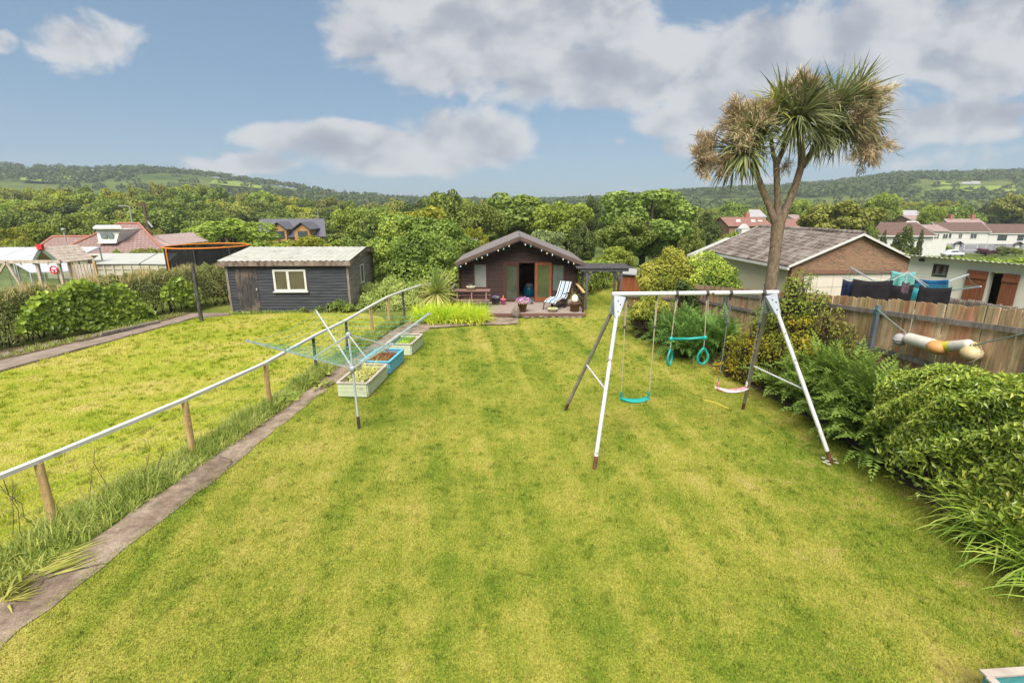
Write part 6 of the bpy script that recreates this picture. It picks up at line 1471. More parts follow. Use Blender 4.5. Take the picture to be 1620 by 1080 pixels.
for x, zt2, w in ((-1.5, .96, .72), (-.9, 1.38, .66), (.3, 1.45, .66), (1.1, .98, .72)): secs.append([Vector((cp.x+x, 104-w, zc_+.9)), Vector((cp.x+x, 104-w*.9, zc_+zt2)), Vector((cp.x+x, 104+w*.9, zc_+zt2)), Vector((cp.x+x, 104+w, zc_+.9))])
loft(mb, secs); mb.build('body', pmat('white car paint', [(.66, .66, .66)], rough=.25, spec=.6, bump=0), car)
for x in (-1.2, 1.2):
    for y in (-.8, .8): mb = MB(); mb.lathe((cp.x+x, 104+y, zc_+.31), [(0, -.1), (.31, -.1), (.31, .1), (0, .1)], 14, Matrix.Rotation(R(90), 3, 'X')); mb.build('wheel', DKSTEEL, car)
mb = MB(); mb.prism([Vector((cp.x-1.1, 104-.7, zc_+1.0)), Vector((cp.x+.85, 104-.7, zc_+1.0)), Vector((cp.x+.3, 104-.66, zc_+1.36)), Vector((cp.x-.8, 104-.66, zc_+1.33))], (0, -.02, 0)); mb.build('side_window', PANE, car)
# small brown hutch behind the pergola
p_ = D(993, 456, 25.5); hu = thing('hutch', 'small brown wooden hutch with a pale felt lid beyond the pergola', 'hutch', (p_.x+.3, 26, -.2)); mb = MB(); mb.box((p_.x+.3, 26, .4), (1.3, .9, 1.2)); mb.build('body', REDW, hu)
mb = MB(); slab(mb, (p_.x-.45, 25.4, 1.15), (p_.x+1.1, 25.4, 1.0), (p_.x+1.1, 26.6, 1.2), (p_.x-.45, 26.6, 1.3), .05); mb.build('lid', GREYROOF, hu)
# ================================================================= plant materials
BARK = pmat('grey brown bark', [(.07, .055, .042), (.13, .105, .08)], 6, 5, .9, .1, 0, .6, .02, stretch=(2, 2, .6))
TWIG = pmat('dark twigs', [(.035, .026, .016), (.07, .05, .03)], 8, 3, .95, .05, bump=0)
LF_MID = leafmat('mid green foliage', [(0.0494, 0.065, 0.0169), (0.1105, 0.1404, 0.0312), (0.2015, 0.234, 0.0572)], .25)
LF_LIGHT = leafmat('light green foliage', [(0.0747, 0.1012, 0.0184), (0.161, 0.1978, 0.0345), (0.2702, 0.3105, 0.0633)], .3)
LF_YEL = leafmat('yellow green foliage', [(0.085, 0.105, 0.016), (0.2, 0.215, 0.03), (0.335, 0.325, 0.055)], .3)
LF_DARK = leafmat('dark green foliage', [(0.024, 0.034, 0.012), (0.052, 0.068, 0.021), (0.095, 0.117, 0.035)], .2)
LF_OLIVE = leafmat('olive foliage', [(0.0775, 0.0875, 0.0213), (0.1562, 0.165, 0.04), (0.2562, 0.2562, 0.0688)], .25)
LF_GREY = leafmat('grey green foliage', [(0.07, 0.088, 0.04), (0.14, 0.165, 0.07), (0.235, 0.255, 0.115)], .25)
LF_HILL = leafmat('hill woodland foliage', [(.030, .043, .014), (.052, .068, .022), (.082, .10, .036)], .25)
# ================================================================= trees
PROTO = {}
def fluff(lob, r, k=4, s=(.28, .5)):
    """break smooth lobes up with smaller ones standing out of them"""
    o = []
    for l in lob:
        o.append((l[0], l[1], l[2], l[3]*.86, l[4]*.86, l[5]*.86))
        for _ in range(k):
            d = unit(r.normal(0, 1, 3)); d[2] = abs(d[2])*.9+.05*d[2]; q = r.uniform(*s)
            o.append((l[0]+d[0]*l[3]*.82, l[1]+d[1]*l[4]*.82, l[2]+d[2]*l[5]*.82, l[3]*q, l[4]*q, l[5]*q*r.uniform(.8, 1.2)))
    return o
def tree_proto(key, kind, mat, nl, n, size, seed, shape='round'):
    r = np.random.default_rng(seed)
    t = thing(kind, None, None, (0, 0, 0))
    if shape == 'round': lob = crown_lobes(3.9, 3.9, 3.2, 6.3, nl, r, .78, (.27, .44))
    elif shape == 'tall': lob = crown_lobes(3.3, 3.3, 4.2, 5.6, nl, r, .78, (.22, .36))
    elif shape == 'wide': lob = crown_lobes(4.3, 4.2, 4.1, 5.4, nl+14, r, .82, (.16, .32))
    elif shape == 'cone': lob = [(r.normal(0, .25), r.normal(0, .25), .8+i*9/nl, 3.6*(1-i/nl)**.7+.35, 3.6*(1-i/nl)**.7+.35, 1.0) for i in range(nl)]
    elif shape == 'bush': lob = crown_lobes(4.2, 4.2, 4.6, 4.4, nl, r, .75, (.26, .42))
    n = int(n*1.75); size *= .72; lob = fluff(lob, r, 3)
    P, nn = lobes_points(lob, n, .78, r)
    k = P[:, 2] > .15; P, nn = P[k], nn[k]
    V, F, rr = leaves(P, nn, size, .72, .55, .4, r)
    # brighter tone towards sprigs that stand proud
    arrays('crown', V, F, mat, t, rr, o0=Vector((0, 0, 0)))
    mb = MB(); limb(mb, (0, 0, -.3), (0, 0, 5.6), .30, .12, 5, .05, 8, r)
    for L_ in lob[::2]:
        z0 = r.uniform(1.8, 4.2); limb(mb, (0, 0, z0), (L_[0]*.9, L_[1]*.9, L_[2]), .13, .03, 4, .1, 5, r)
    mb.build('trunk', BARK, t)
    PROTO[key] = [t, False]; return t
tree_proto('mid', 'broadleaf_tree', LF_MID, 30, 7000, .50, 11); tree_proto('mid2', 'broadleaf_tree', LF_MID, 34, 7000, .46, 12, 'wide')
tree_proto('light', 'broadleaf_tree', LF_LIGHT, 30, 7000, .48, 13); tree_proto('yellow', 'broadleaf_tree', LF_YEL, 28, 7000, .48, 14, 'wide')
tree_proto('dark', 'broadleaf_tree', LF_DARK, 32, 7000, .48, 15, 'tall'); tree_proto('olive', 'broadleaf_tree', LF_OLIVE, 30, 7000, .5, 16)
tree_proto('light2', 'broadleaf_tree', LF_LIGHT, 34, 7000, .45, 17, 'tall'); tree_proto('cone', 'conifer', LF_DARK, 16, 6000, .5, 18, 'cone')
tree_proto('bushy', 'shrub', LF_LIGHT, 22, 6500, .5, 19, 'bush'); tree_proto('bushm', 'shrub', LF_MID, 22, 6500, .5, 20, 'bush'); tree_proto('bushyel', 'shrub', LF_YEL, 22, 6500, .5, 21, 'bush'); tree_proto('busho', 'shrub', LF_OLIVE, 22, 6500, .5, 22, 'bush')
tree_proto('grey', 'broadleaf_tree', LF_GREY, 26, 6500, .45, 23); tree_proto('bushd', 'shrub', LF_DARK, 22, 6500, .5, 24, 'bush')
def place(key, label, cat, u, vtop, wpx, Y, group=None, zg=None, sink=0.0):
    p = D(u, vtop, Y); zc = Y*cP-(p.z-EYE)*sP; w = wpx*zc/FPX
    g = float(terrain(p.x, Y)) if zg is None else zg; g -= sink
    t, used = PROTO[key]
    if used: t = copy_tree(t)
    PROTO[key][1] = True
    hh = p.z-g; shape_w = {'cone': 7.4}.get(key, 8.6)
    t.location = (p.x, Y, g); t.rotation_euler = (0, 0, rng.uniform(0, 6.28)); t.scale = (w/shape_w, w/shape_w, hh/9.6)
    return tag(t, label, cat, group)
# --- trees behind the cabin and along the garden's far end
place('mid', 'large round mid green tree rising directly behind the cabin ridge', 'tree', 805, 301, 165, 58)
place('light', 'light green tree right of the round one behind the cabin', 'tree', 890, 318, 110, 54)
place('mid', 'tree standing tallest against the sky behind the bush left of the cabin', 'tree', 712, 297, 100, 60)
place('mid2', 'broad green tree between the dark one and the round one behind the cabin', 'tree', 760, 318, 95, 50)
place('yellow', 'tree with a yellow green crown over the shrubbery left of the cabin', 'tree', 655, 320, 135, 31)
place('bushyel', 'bright lime green shrub behind the left slope of the cabin roof', 'shrub', 755, 346, 52, 31)
place('grey', 'pale leaved tree looking over the right slope of the cabin roof', 'tree', 868, 362, 70, 31.5)
place('dark', 'dark tree close behind the right corner of the cabin', 'tree', 922, 352, 66, 36)
place('mid2', 'tallest spreading green tree right of the cabin', 'tree', 1022, 294, 178, 47)
place('mid', 'lower green tree in front of the tallest one right of the cabin', 'tree', 985, 338, 100, 42)
place('dark', 'dark narrow tree left of the tallest spreading tree', 'tree', 936, 309, 52, 62)
place('light', 'small round bright green tree on the grass beyond the pergola', 'tree', 975, 389, 68, 31)
place('dark', 'dark green tree right of the tallest spreading tree', 'tree', 1123, 334, 66, 58)
place('mid', 'rounded green tree low on the right flank of the tallest spreading tree', 'tree', 1082, 330, 80, 52)
place('bushm', 'green shrub below the dark tree left of the pale outhouse roof', 'shrub', 1095, 365, 60, 42)
place('bushy', 'light green shrubs along the garage ridge left of the palm trunk', 'shrub', 1160, 358, 62, 46)
place('bushm', 'dark green bush peeping over the left end of the garage ridge', 'shrub', 1190, 361, 40, 44)
place('olive', 'big olive brown tree standing behind the garage ridge right of the palm', 'tree', 1326, 314, 126, 62)
place('bushm', 'green bush under the right flank of the olive brown tree', 'shrub', 1378, 343, 36, 58)
place('bushd', 'dark shrub under the left flank of the olive brown tree', 'shrub', 1282, 346, 44, 60)
for u, v, w, Y, lab in ((1437, 360, 46, 40, 'broad dark conifer beyond the garage gable, tallest of the group'), (1459, 366, 16, 42, 'slim dark conifer against the white house wall'), (1400, 368, 22, 44, 'slim dark conifer just above the garage gable, left of the broad one'), (1420, 372, 24, 41, 'small dark conifer between the broad one and the garage gable')): place('cone', lab, 'conifer', u, v, w, Y)
place('bushy', 'light green shrub at the foot of the conifers by the garage gable', 'shrub', 1413, 385, 34, 36)
place('bushyel', 'yellowish shrub over the right slope of the garage gable', 'shrub', 1432, 393, 30, 33)
place('bushm', 'clipped dark green bush in front of the dark windowed terraced house', 'shrub', 1590, 388, 26, 112)
place('busho', 'brownish bush beside the clipped one before the terrace', 'shrub', 1610, 390, 20, 110)
PURB = leafmat('purple foliage', [(0.051, 0.017, 0.032), (0.109, 0.043, 0.065), (0.174, 0.087, 0.116)], .2)
q = copy_tree(PROTO['bushd'][0]) if not PROTO['bushd'][1] else copy_tree(PROTO['bushd'][0])
for c in kids(q):
    if c.name.startswith('crown'): c.data = c.data.copy(); c.data.materials[0] = PURB
p = D(1562, 391, 112); q.location = (p.x, 112, float(terrain(p.x, 112))); q.scale = (.5, .5, (p.z-q.location.z)/9.6); tag(q, 'purple leaved shrub in front of the white terrace', 'shrub')
place('bushy', 'light green shrub at the door of the white framed terraced house', 'shrub', 1497, 387, 16, 117)
# --- left side
place('bushy', 'broad light green tree left of the grey roofed house', 'tree', 352, 336, 165, 58)
place('bushyel', 'bright lime shrub in front of the grey roofed house', 'shrub', 490, 362, 92, 38)
place('bushyel', 'yellow leaved shrub left of the lime one above the shed roof', 'shrub', 437, 377, 46, 37)
place('busho', 'reddish brown bush beside the bungalow ridge below the lamp', 'shrub', 240, 353, 38, 53)
place('busho', 'straggly brown green shrub in front of the bungalow roof, right of the dormer', 'shrub', 222, 386, 60, 37)
place('bushy', 'fresh green shrub over the middle of the cream garage roof', 'shrub', 182, 388, 28, 38)
place('busho', 'mixed shrub between the bungalow roof and the trampoline', 'shrub', 268, 384, 50, 37)
place('bushyel', 'yellow topped tree at the left edge above the greenhouse', 'tree', 12, 350, 60, 60)
place('light', 'green tree left of the bungalow roof', 'tree', 52, 352, 66, 64)
place('bushy', 'low green bushes between the greenhouse and bungalow roof', 'shrub', 30, 374, 60, 48)
place('mid', 'dark green tree behind the left wing of the bungalow', 'tree', 110, 338, 80, 72)
place('bushm', 'dull green bush in front of the trees right of the grey roofed house', 'shrub', 556, 362, 60, 44)
place('light', 'leafy green tree right of the grey roofed house', 'tree', 556, 327, 80, 84)
# --- wood rows: crowns one can count but not tell apart by more than tone and row
WL = {'mid': 'mid green', 'mid2': 'spreading mid green', 'light': 'light green', 'light2': 'tall light green', 'yellow': 'yellow green', 'olive': 'olive brown', 'dark': 'dark green', 'grey': 'grey green'}
def wood(zone, Y, us, prof, wpx, keys, dv=0, jit=5):
    for i, u in enumerate(us):
        k = keys[int(rng.integers(len(keys)))]
        uu = u+rng.uniform(-.2, .2)*wpx; v = np.interp(uu, [a for a, b in prof], [b for a, b in prof])+dv+rng.uniform(-jit, jit)
        place(k, '%s tree %s' % (WL[k], zone), 'tree', uu, v, wpx*rng.uniform(.95, 1.35), Y*rng.uniform(.96, 1.05), '%s trees %s' % (WL[k], zone), None, .8)
LPROF = [(-500, 300), (-60, 297), (0, 296), (100, 294), (190, 290), (260, 286), (330, 292), (400, 302), (480, 309), (560, 314), (650, 319), (760, 322), (900, 325), (1050, 326)]
zone1 = 'in the front row of the wood behind the bungalow'; zone2 = 'in the middle of the wood behind the bungalow'; zone3 = 'in the top row of the wood below the left hill'
wood(zone3, 215, np.arange(-370, 640, 34), LPROF, 44, ['yellow', 'olive', 'mid', 'light', 'olive'], 0, 4)
wood(zone2, 165, np.arange(-366, 640, 42), LPROF, 58, ['mid', 'olive', 'light', 'mid2', 'yellow'], 11, 5)
wood(zone2, 130, np.arange(-352, 620, 52), LPROF, 68, ['mid', 'olive', 'light', 'mid2', 'dark'], 24, 5)
wood(zone1, 105, np.arange(-340, 620, 60), LPROF, 76, ['mid', 'mid2', 'olive', 'dark', 'light2'], 38, 4)
zone4 = 'in the far row of trees behind the cabin'
wood(zone4, 120, np.arange(620, 1120, 38), [(600, 312), (700, 314), (760, 314), (880, 324), (1000, 322), (1120, 333)], 50, ['mid', 'olive', 'light', 'dark', 'mid2'], 0, 4)
zone5 = 'in the near row of trees behind the cabin'
wood(zone5, 78, np.arange(600, 1130, 62), [(600, 322), (760, 326), (900, 336), (1130, 348)], 72, ['mid', 'dark', 'mid2'], 0, 4)
zone6 = 'among the houses down the valley on the right'
wood(zone6, 205, np.arange(1060, 1890, 26), [(1060, 332), (1200, 330), (1400, 327), (1640, 327)], 36, ['mid', 'olive', 'light', 'mid2', 'dark'], 0, 4)
wood(zone6, 290, np.arange(1060, 1890, 22), [(1060, 325), (1200, 322), (1400, 316), (1640, 318)], 30, ['mid', 'olive', 'yellow', 'grey'], 0, 4)
place('light', 'tall rounded light green tree right of the palm, above the olive one', 'tree', 1402, 304, 62, 150); place('mid2', 'rounded green tree below the tall light one on the right', 'tree', 1388, 327, 60, 125)
place('mid', 'rounded green tree between the grey and brown roofs on the right', 'tree', 1427, 325, 46, 175); place('light', 'rounded tree right of the pale grey roof above the terrace', 'tree', 1478, 325, 44, 135)
place('mid', 'dark based tree above the left end of the white terrace', 'tree', 1530, 323, 62, 160); place('olive', 'olive tree at the right edge above the terrace', 'tree', 1612, 303, 66, 180)
place('light', 'light green tree right of the palm limbs in the valley', 'tree', 1270, 314, 46, 160); place('mid', 'green tree left of the palm limbs in the valley', 'tree', 1160, 316, 60, 140)
for t_, used in PROTO.values():
    if not used:
        for c in kids(t_): bpy.data.objects.remove(c)
        bpy.data.objects.remove(t_)
# --- hill woods and hedgerow trees: one mass
def hill_wood(name, n, ylo, yhi, fn, mat, seed, h=(7, 12), per=34):
    r = np.random.default_rng(seed); Vs, Fs, Rs = [], [], []; t = r.uniform(-1.4, 1.4, n*3); Y = ylo+(yhi-ylo)*r.uniform(0, 1, n*3)
    X = t*Y; keep = fn(X, Y, t) > r.uniform(0, 1, n*3); X, Y = X[keep][:n], Y[keep][:n]; m_ = len(X); Z = terrain(X, Y)
    H_ = r.uniform(*h, m_); W_ = H_*r.uniform(.55, .8, m_)
    d = unit(r.normal(0, 1, (m_, per, 3))); d[:, :, 2] = np.abs(d[:, :, 2])*.95-.12
    k1 = r.uniform(.72, 1.05, (m_, per, 1))
    P = np.stack([X, Y, Z+H_*.35], 1)[:, None]+d*k1*np.stack([W_, W_, H_*.65], 1)[:, None]
    P = P.reshape(-1, 3); nn = unit(d.reshape(-1, 3))
    V, F, rr = leaves(P, nn, 3.3, .85, .45, .4, r)
    tone = np.repeat(r.uniform(0, 1, m_), per); rr = np.clip(rr*.45+tone*.6, 0, 1)
    return tag(arrays(name, V, F, mat, None, rr, o0=Vector((0, 0, 0))), None, None, None, 'stuff')
def cell(X, Y, s): # irregular patchwork of fields and copses
    return np.sin(X/s+1.3*np.sin(Y/s*.7+2))+np.sin(Y/s*1.25+1.1*np.sin(X/s*.8))
def dens_l(X, Y, t):
    f = cell(X, Y, 70); e = np.abs(f) < .16
    d = np.where(f < -.55, .95, np.where(e, .8, .03)); d = np.where(Y < 520, .95, d); d = np.where((t < -.62) & (Y < 640) & (Y > 470), .12, d)
    ridge = (np.abs(t+.75) < .16) & (Y > 840); return np.where(ridge, .95, np.where(Y > 880, .3, d))
def dens_r(X, Y, t):
    f = cell(X+300, Y, 85); e = np.abs(f) < .14
    d = np.where(f < .75, .9, np.where(e, .8, .03)); d = np.where(Y < 480, .9, d)
    return np.where((t > .78) & (Y > 560) & (Y < 700), .04, d)
hill_wood('left_hill_woodland', 3200, 250, 930, lambda X, Y, t: np.where(t < .05, dens_l(X, Y, t), 0), LF_HILL, 5)
hill_wood('right_hill_woodland', 4400, 300, 930, lambda X, Y, t: np.where(t > .05, dens_r(X, Y, t), 0), LF_HILL, 6)
hill_wood('valley_woodland', 1150, 225, 330, lambda X, Y, t: np.where((t < .25) | (t > .3), .8, .6), LF_MID, 8, (7, 11), 60)
# bright pastures that show on the hill sides
def field(name, corners, mat):
    pts = [sight(u, v, 250, 1300) for u, v in corners]; n = 14; vs = []
    for i in range(n+1):
        for j in range(n+1):
            a, b = pts[0].lerp(pts[1], i/n), pts[3].lerp(pts[2], i/n); q = a.lerp(b, j/n); vs.append((q.x, q.y, float(terrain(q.x, q.y))+3.2))
    V = np.array(vs); i = np.arange((n+1)**2).reshape(n+1, n+1); F = np.stack([i[:-1, :-1], i[1:, :-1], i[1:, 1:], i[:-1, 1:]], -1).reshape(-1, 4)
    return tag(arrays(name, V, F, mat, None, smooth=True, o0=Vector((0, 0, 0))), None, None, None, 'structure')
PAST = pmat('bright pasture', [(.13, .19, .035), (.19, .245, .05), (.235, .27, .07)], .03, 5, .95, .05, bump=0, kind='Position')
field('pasture', [(32, 289), (120, 292.5), (128, 282), (40, 280)], PAST); field('pasture', [(1462, 305), (1608, 309), (1604, 298), (1500, 298)], PAST); field('pasture', [(1470, 296), (1520, 297), (1522, 292), (1478, 292)], PAST)
field('pasture', [(330, 295), (420, 303), (405, 294), (340, 288)], PAST)
# ================================================================= the palm by the fence
def px(u, v, Y=14.0): return D(u, v, Y)
palm = thing('cabbage_palm', 'tall cabbage palm with three limbs, sword leaves and tan flower sprays', 'palm tree', px(1214, 540))
PBARK = pmat('corky palm bark', [(.12, .085, .055), (.21, .155, .105), (.28, .215, .15)], 9, 6, .95, .1, 0, .9, .03, stretch=(1.6, 1.6, .7), fine=((.07, .05, .035), 26, .5, .7, .7))
mb = MB(); base = px(1213, 556); fork = px(1231, 348)
mb.tube([base+Vector((0, 0, -.3)), base, px(1216, 500), px(1221, 440), px(1227, 390), px(1230, 362), fork+Vector((0, 0, .12))], [.235, .19, .17, .155, .148, .165, .15], 16)
L1 = [px(1229, 356), px(1217, 325, 14.05), px(1203, 292, 14.1), px(1193, 264, 14.1)]; mb.tube(L1, [.12, .097, .085, .08], 12)
mb.tube([px(1192, 266, 14.1), px(1180, 257, 14.1), px(1166, 248, 14.1)], [.08, .06, .055], 8); mb.tube([px(1194, 268, 14.1), px(1196, 245, 14.1), px(1199, 218, 14.0)], [.085, .065, .06], 8)
mb.tube([px(1231, 352), px(1230, 318, 13.95), px(1229, 288, 13.9), px(1228, 257, 13.9)], [.108, .084, .078, .078], 12); mb.tube([px(1228, 258, 13.9), px(1223, 243, 13.9), px(1219, 215, 13.9)], [.07, .055, .05], 8); mb.tube([px(1229, 258, 13.9), px(1239, 238, 13.9), px(1247, 218, 13.8), px(1256, 195, 13.7)], [.075, .065, .06, .055], 8)
mb.tube([px(1232, 356), px(1246, 325, 14.0), px(1259, 292, 14.0), px(1268, 262, 14.0)], [.13, .10, .092, .088], 12); mb.tube([px(1268, 264, 14.0), px(1268, 240, 14.0), px(1266, 212, 13.8)], [.1, .085, .07], 8); mb.tube([px(1269, 264, 14), px(1282, 244, 14.05), px(1297, 226, 14.1), px(1318, 200, 14.2)], [.09, .075, .065, .06], 8)
mb.build('trunk', PBARK, palm)
LF_P = leafmat('sword leaves', [(0.062, 0.07, 0.032), (0.112, 0.122, 0.05), (0.19, 0.195, 0.08)], .2, 1.2, .35, .35, .45); LF_PY = leafmat('yellowing sword leaves', [(0.131, 0.145, 0.022), (0.232, 0.246, 0.036), (0.362, 0.334, 0.072)], .25, 1.2, .35)
DRYP = leafmat('dry flower sprays', [(0.16, 0.112, 0.07), (0.27, 0.205, 0.135), (0.39, 0.305, 0.21)], .15, 1.0, .35, .1, .8)
def head(c, axis, n, ln, mat=LF_P, spread=1.25, up=.25, w=.043, bend=(.25, 1.2), seed=0):
    r = np.random.default_rng(seed); ax = np.array(axis, float); ax /= np.linalg.norm(ax)
    d = unit(r.normal(0, 1, (n, 3))); d = unit(d*spread+ax*r.uniform(.1, 1.3, (n, 1)))
    B = np.array(c)+d*.05+ax*r.uniform(-.28, .12, (n, 1))
    V, F, rr = blades(B, d, ln*r.uniform(.72, 1.1, n), w*r.uniform(.8, 1.2, n), r.uniform(*bend, n), 5, r, twist=.6)
    return arrays('leaf_head', V, F, mat, palm, rr)
head(px(1166, 240, 14.1), (-.9, -.35, -.2), 240, 1.12, seed=1, bend=(.4, 1.2)); head(px(1199, 212, 14.0), (-.25, -.2, .6), 120, .95, seed=2); head(px(1221, 182, 13.9), (-.12, 0, 1), 120, .85, LF_PY, 1.0, seed=3)
head(px(1262, 186, 13.6), (.05, -.8, .25), 300, 1.12, seed=4, bend=(.3, 1.0)); head(px(1275, 165, 13.9), (.1, .1, 1), 170, 1.0, seed=5, bend=(.1, .6)); head(px(1322, 168, 14.1), (.5, -.1, .9), 230, 1.12, seed=6, bend=(.1, .7)); head(px(1332, 200, 14.2), (.7, -.3, -.05), 200, 1.0, seed=7, bend=(.25, .9)); head(px(1300, 215, 13.9), (.2, -.5, -.4), 110, .9, seed=8, bend=(.4, 1.1))
head(px(1192, 205, 13.75), (-.5, -.35, .7), 110, .95, seed=21, bend=(.2, .8)); head(px(1180, 240, 13.65), (-.7, -.6, .0), 120, 1.0, seed=22, bend=(.4, 1.2)); head(px(1238, 160, 13.9), (0, -.1, 1), 130, .9, seed=23, bend=(.1, .6)); head(px(1350, 150, 14.3), (.8, 0, .55), 130, 1.0, seed=9, bend=(.1, .6)); head(px(1372, 190, 14.3), (.9, 0, .1), 110, .9, seed=10, bend=(.3, 1.1))
def spray(c, axis, rad, n, seed, drop=.3):
    """branching panicle: a few stalks, many short stiff twigs"""
    r = np.random.default_rng(seed); ax = np.array(axis, float); ax /= np.linalg.norm(ax); c = np.array(c)
    kb = max(5, n//150); bd = unit(r.normal(0, 1, (kb, 3))+ax*.5); bl = r.uniform(.45, 1.15, kb); bi = r.integers(kb, size=n); tt = r.uniform(.25, 1, n)
    q = c+bd[bi]*np.array(rad)*(bl[bi]*tt)[:, None]+r.normal(0, .075, (n, 3))*(1.2-.5*tt)[:, None]; q[:, 2] -= .12*tt**2
    dirs = unit(bd[bi]*.9+r.normal(0, .55, (n, 3)))
    V, F, rr = blades(q, dirs, r.uniform(.1, .27, n), .019, r.uniform(0, .5, n), 2, r, twist=1)
    m_ = 40; d2 = unit(r.normal(0, 1, (m_, 3))+ax*.3); V2, F2, r2 = blades(np.tile(c, (m_, 1)), d2, np.linalg.norm(rad)*.55*r.uniform(.6, 1.1, m_), .02, r.uniform(0, .6, m_), 4, r)
    V, F, rr = join([(V, F, rr), (V2, F2, r2)]); return arrays('flower_spray', V, F, DRYP, palm, rr)
spray(px(1186, 205, 13.7), (-.2, -.5, 0), (.8, .55, .75), 2600, 31); spray(px(1172, 186, 13.9), (-.5, 0, .8), (.65, .45, .65), 1400, 32); spray(px(1108, 250, 14.0), (-1, 0, -.1), (.62, .45, .6), 1200, 33); spray(px(1128, 228, 14.1), (-.8, 0, .5), (.6, .4, .5), 900, 39); spray(px(1142, 258, 13.8), (-.7, -.4, -.2), (.5, .4, .4), 700, 41); spray(px(1205, 178, 13.8), (-.1, -.3, .8), (.5, .35, .45), 800, 42); spray(px(1262, 142, 13.9), (0, 0, 1), (.75, .4, .42), 1500, 34)
spray(px(1368, 160, 14.2), (.6, -.3, .3), (.75, .5, .65), 2200, 35); spray(px(1374, 222, 14.2), (.7, -.3, -.4), (.75, .5, .75), 2600, 36); spray(px(1350, 190, 13.9), (.4, -.6, 0), (.4, .35, .5), 1000, 37); spray(px(1242, 262, 13.8), (0, -.2, -1), (.14, .14, .35), 140, 38); spray(px(1300, 150, 13.9), (.2, -.2, .8), (.5, .3, .35), 400, 40)
# ================================================================= shrubs and clumps, right-hand bed
def shrub(name, label, lob, n, size, mat, aspect=.5, jit=.55, stems=None, inner=.6, seed=0, cat='shrub', core=True):
    r = np.random.default_rng(seed+100); c = np.mean([l[:3] for l in lob], 0); zmin = min(l[2]-l[5] for l in lob)
    t = thing(name, label, cat, (c[0], c[1], max(0, float(terrain(c[0], c[1])))))
    lob = fluff(lob, r, 5); P, nn = lobes_points(lob, n, inner, r); P += r.normal(0, .03, P.shape); k = P[:, 2] > terrain(P[:, 0], P[:, 1])+.02; P, nn = P[k], nn[k]; nn = unit(nn+np.array([0, 0, .35]))
    V, F, rr = leaves(P, nn, size, aspect, jit, .35, r, .15); arrays('foliage', V, F, mat, t, rr)
    mb = MB(); g = Vector(t.location)
    for l in lob:
        for _ in range(3):
            d = r.normal(0, .45, 3); limb(mb, (c[0]+(l[0]-c[0])*.6, c[1]+(l[1]-c[1])*.6, float(terrain(l[0], l[1]))-.05), (l[0]+d[0]*l[3], l[1]+d[1]*l[4], l[2]+d[2]*l[5]*.5), .022, .006, 4, .12, 5, r)
    mb.build('stems', TWIG, t); return t
def box_lobes(path, w, h, rad, n, r, lift=0.0, vary=.12):
    out_ = []; path = [np.array(p, float) for p in path]; seg = [np.linalg.norm(path[i+1][:2]-path[i][:2]) for i in range(len(path)-1)]; tot = sum(seg)
    for _ in range(n):
        s = r.uniform(0, tot); i = 0
        while s > seg[i] and i < len(seg)-1: s -= seg[i]; i += 1
        a, b = path[i], path[i+1]; k = s/seg[i]; q = a+(b-a)*k; d = (b-a)[:2]/seg[i]; nrm = np.array([-d[1], d[0]]); o = r.uniform(-.5, .5)*w
        hh = q[2]; z = lift+float(terrain(q[0]+nrm[0]*o, q[1]+nrm[1]*o))+r.uniform(.12, 1)*(hh-rad*.6)
        rr_ = rad*r.uniform(.75, 1.25); out_.append((q[0]+nrm[0]*o, q[1]+nrm[1]*o, z, rr_, rr_, rr_*.85))
    return out_
r_ = np.random.default_rng(77)
LF_LAUREL = leafmat('glossy hedge leaves', [(0.052, 0.0975, 0.0156), (0.13, 0.195, 0.0286), (0.2405, 0.3055, 0.0468), (0.377, 0.403, 0.078)], .25, .8, .35, .5, .32)
def hedge(name, label, path, n, size, mat, aspect, seed, bump=.14, sq=.35, jit=.5, depth=.16, droop=.15):
    r = np.random.default_rng(seed); t = thing(name, label, 'hedge', (path[0][0], path[0][1], path[0][4]))
    P, nn = hedge_points(path, n, r, bump, depth, sq); k = P[:, 2] > terrain(P[:, 0], P[:, 1])+.03; P, nn = P[k], nn[k]
    V, F, rr = leaves(P, nn, size, aspect, jit, .4, r, droop); arrays('foliage', V, F, mat, t, rr)
    mb = MB()
    for i in range(len(path)-1):
        a, b = np.array(path[i]), np.array(path[i+1]); m_ = max(2, int(np.linalg.norm(b[:2]-a[:2])/.35))
        for j in range(m_):
            q = a+(b-a)*j/m_
            for _ in range(3): limb(mb, (q[0]+r.normal(0, .12), q[1]+r.normal(0, .12), q[4]-.1), (q[0]+r.normal(0, q[2]*.25), q[1]+r.normal(0, q[2]*.25), q[4]+q[3]*r.uniform(.6, .92)), .025, .006, 4, .12, 5, r)
    mb.build('stems', TWIG, t); return t
hedge('evergreen_hedge', 'big glossy leaved hedge bush at the right edge in front of the fence', [(7.02, 2.2, 2.0, 2.45, .1), (7.0, 4.6, 1.95, 2.4, .1), (6.97, 6.4, 1.9, 2.08, .1), (7.0, 7.85, 1.75, 1.62, .1)], 100000, .094, LF_LAUREL, .42, 1, .2, .34, .8, depth=.2)
LF_FERN = leafmat('fern fronds', [(0.055, 0.1, 0.022), (0.12, 0.19, 0.038), (0.22, 0.3, 0.07)], .3, .7, .4)
LF_FERN2 = leafmat('dark fern fronds', [(0.04, 0.07, 0.018), (0.085, 0.135, 0.03), (0.16, 0.225, 0.055)], .3, .7, .4)
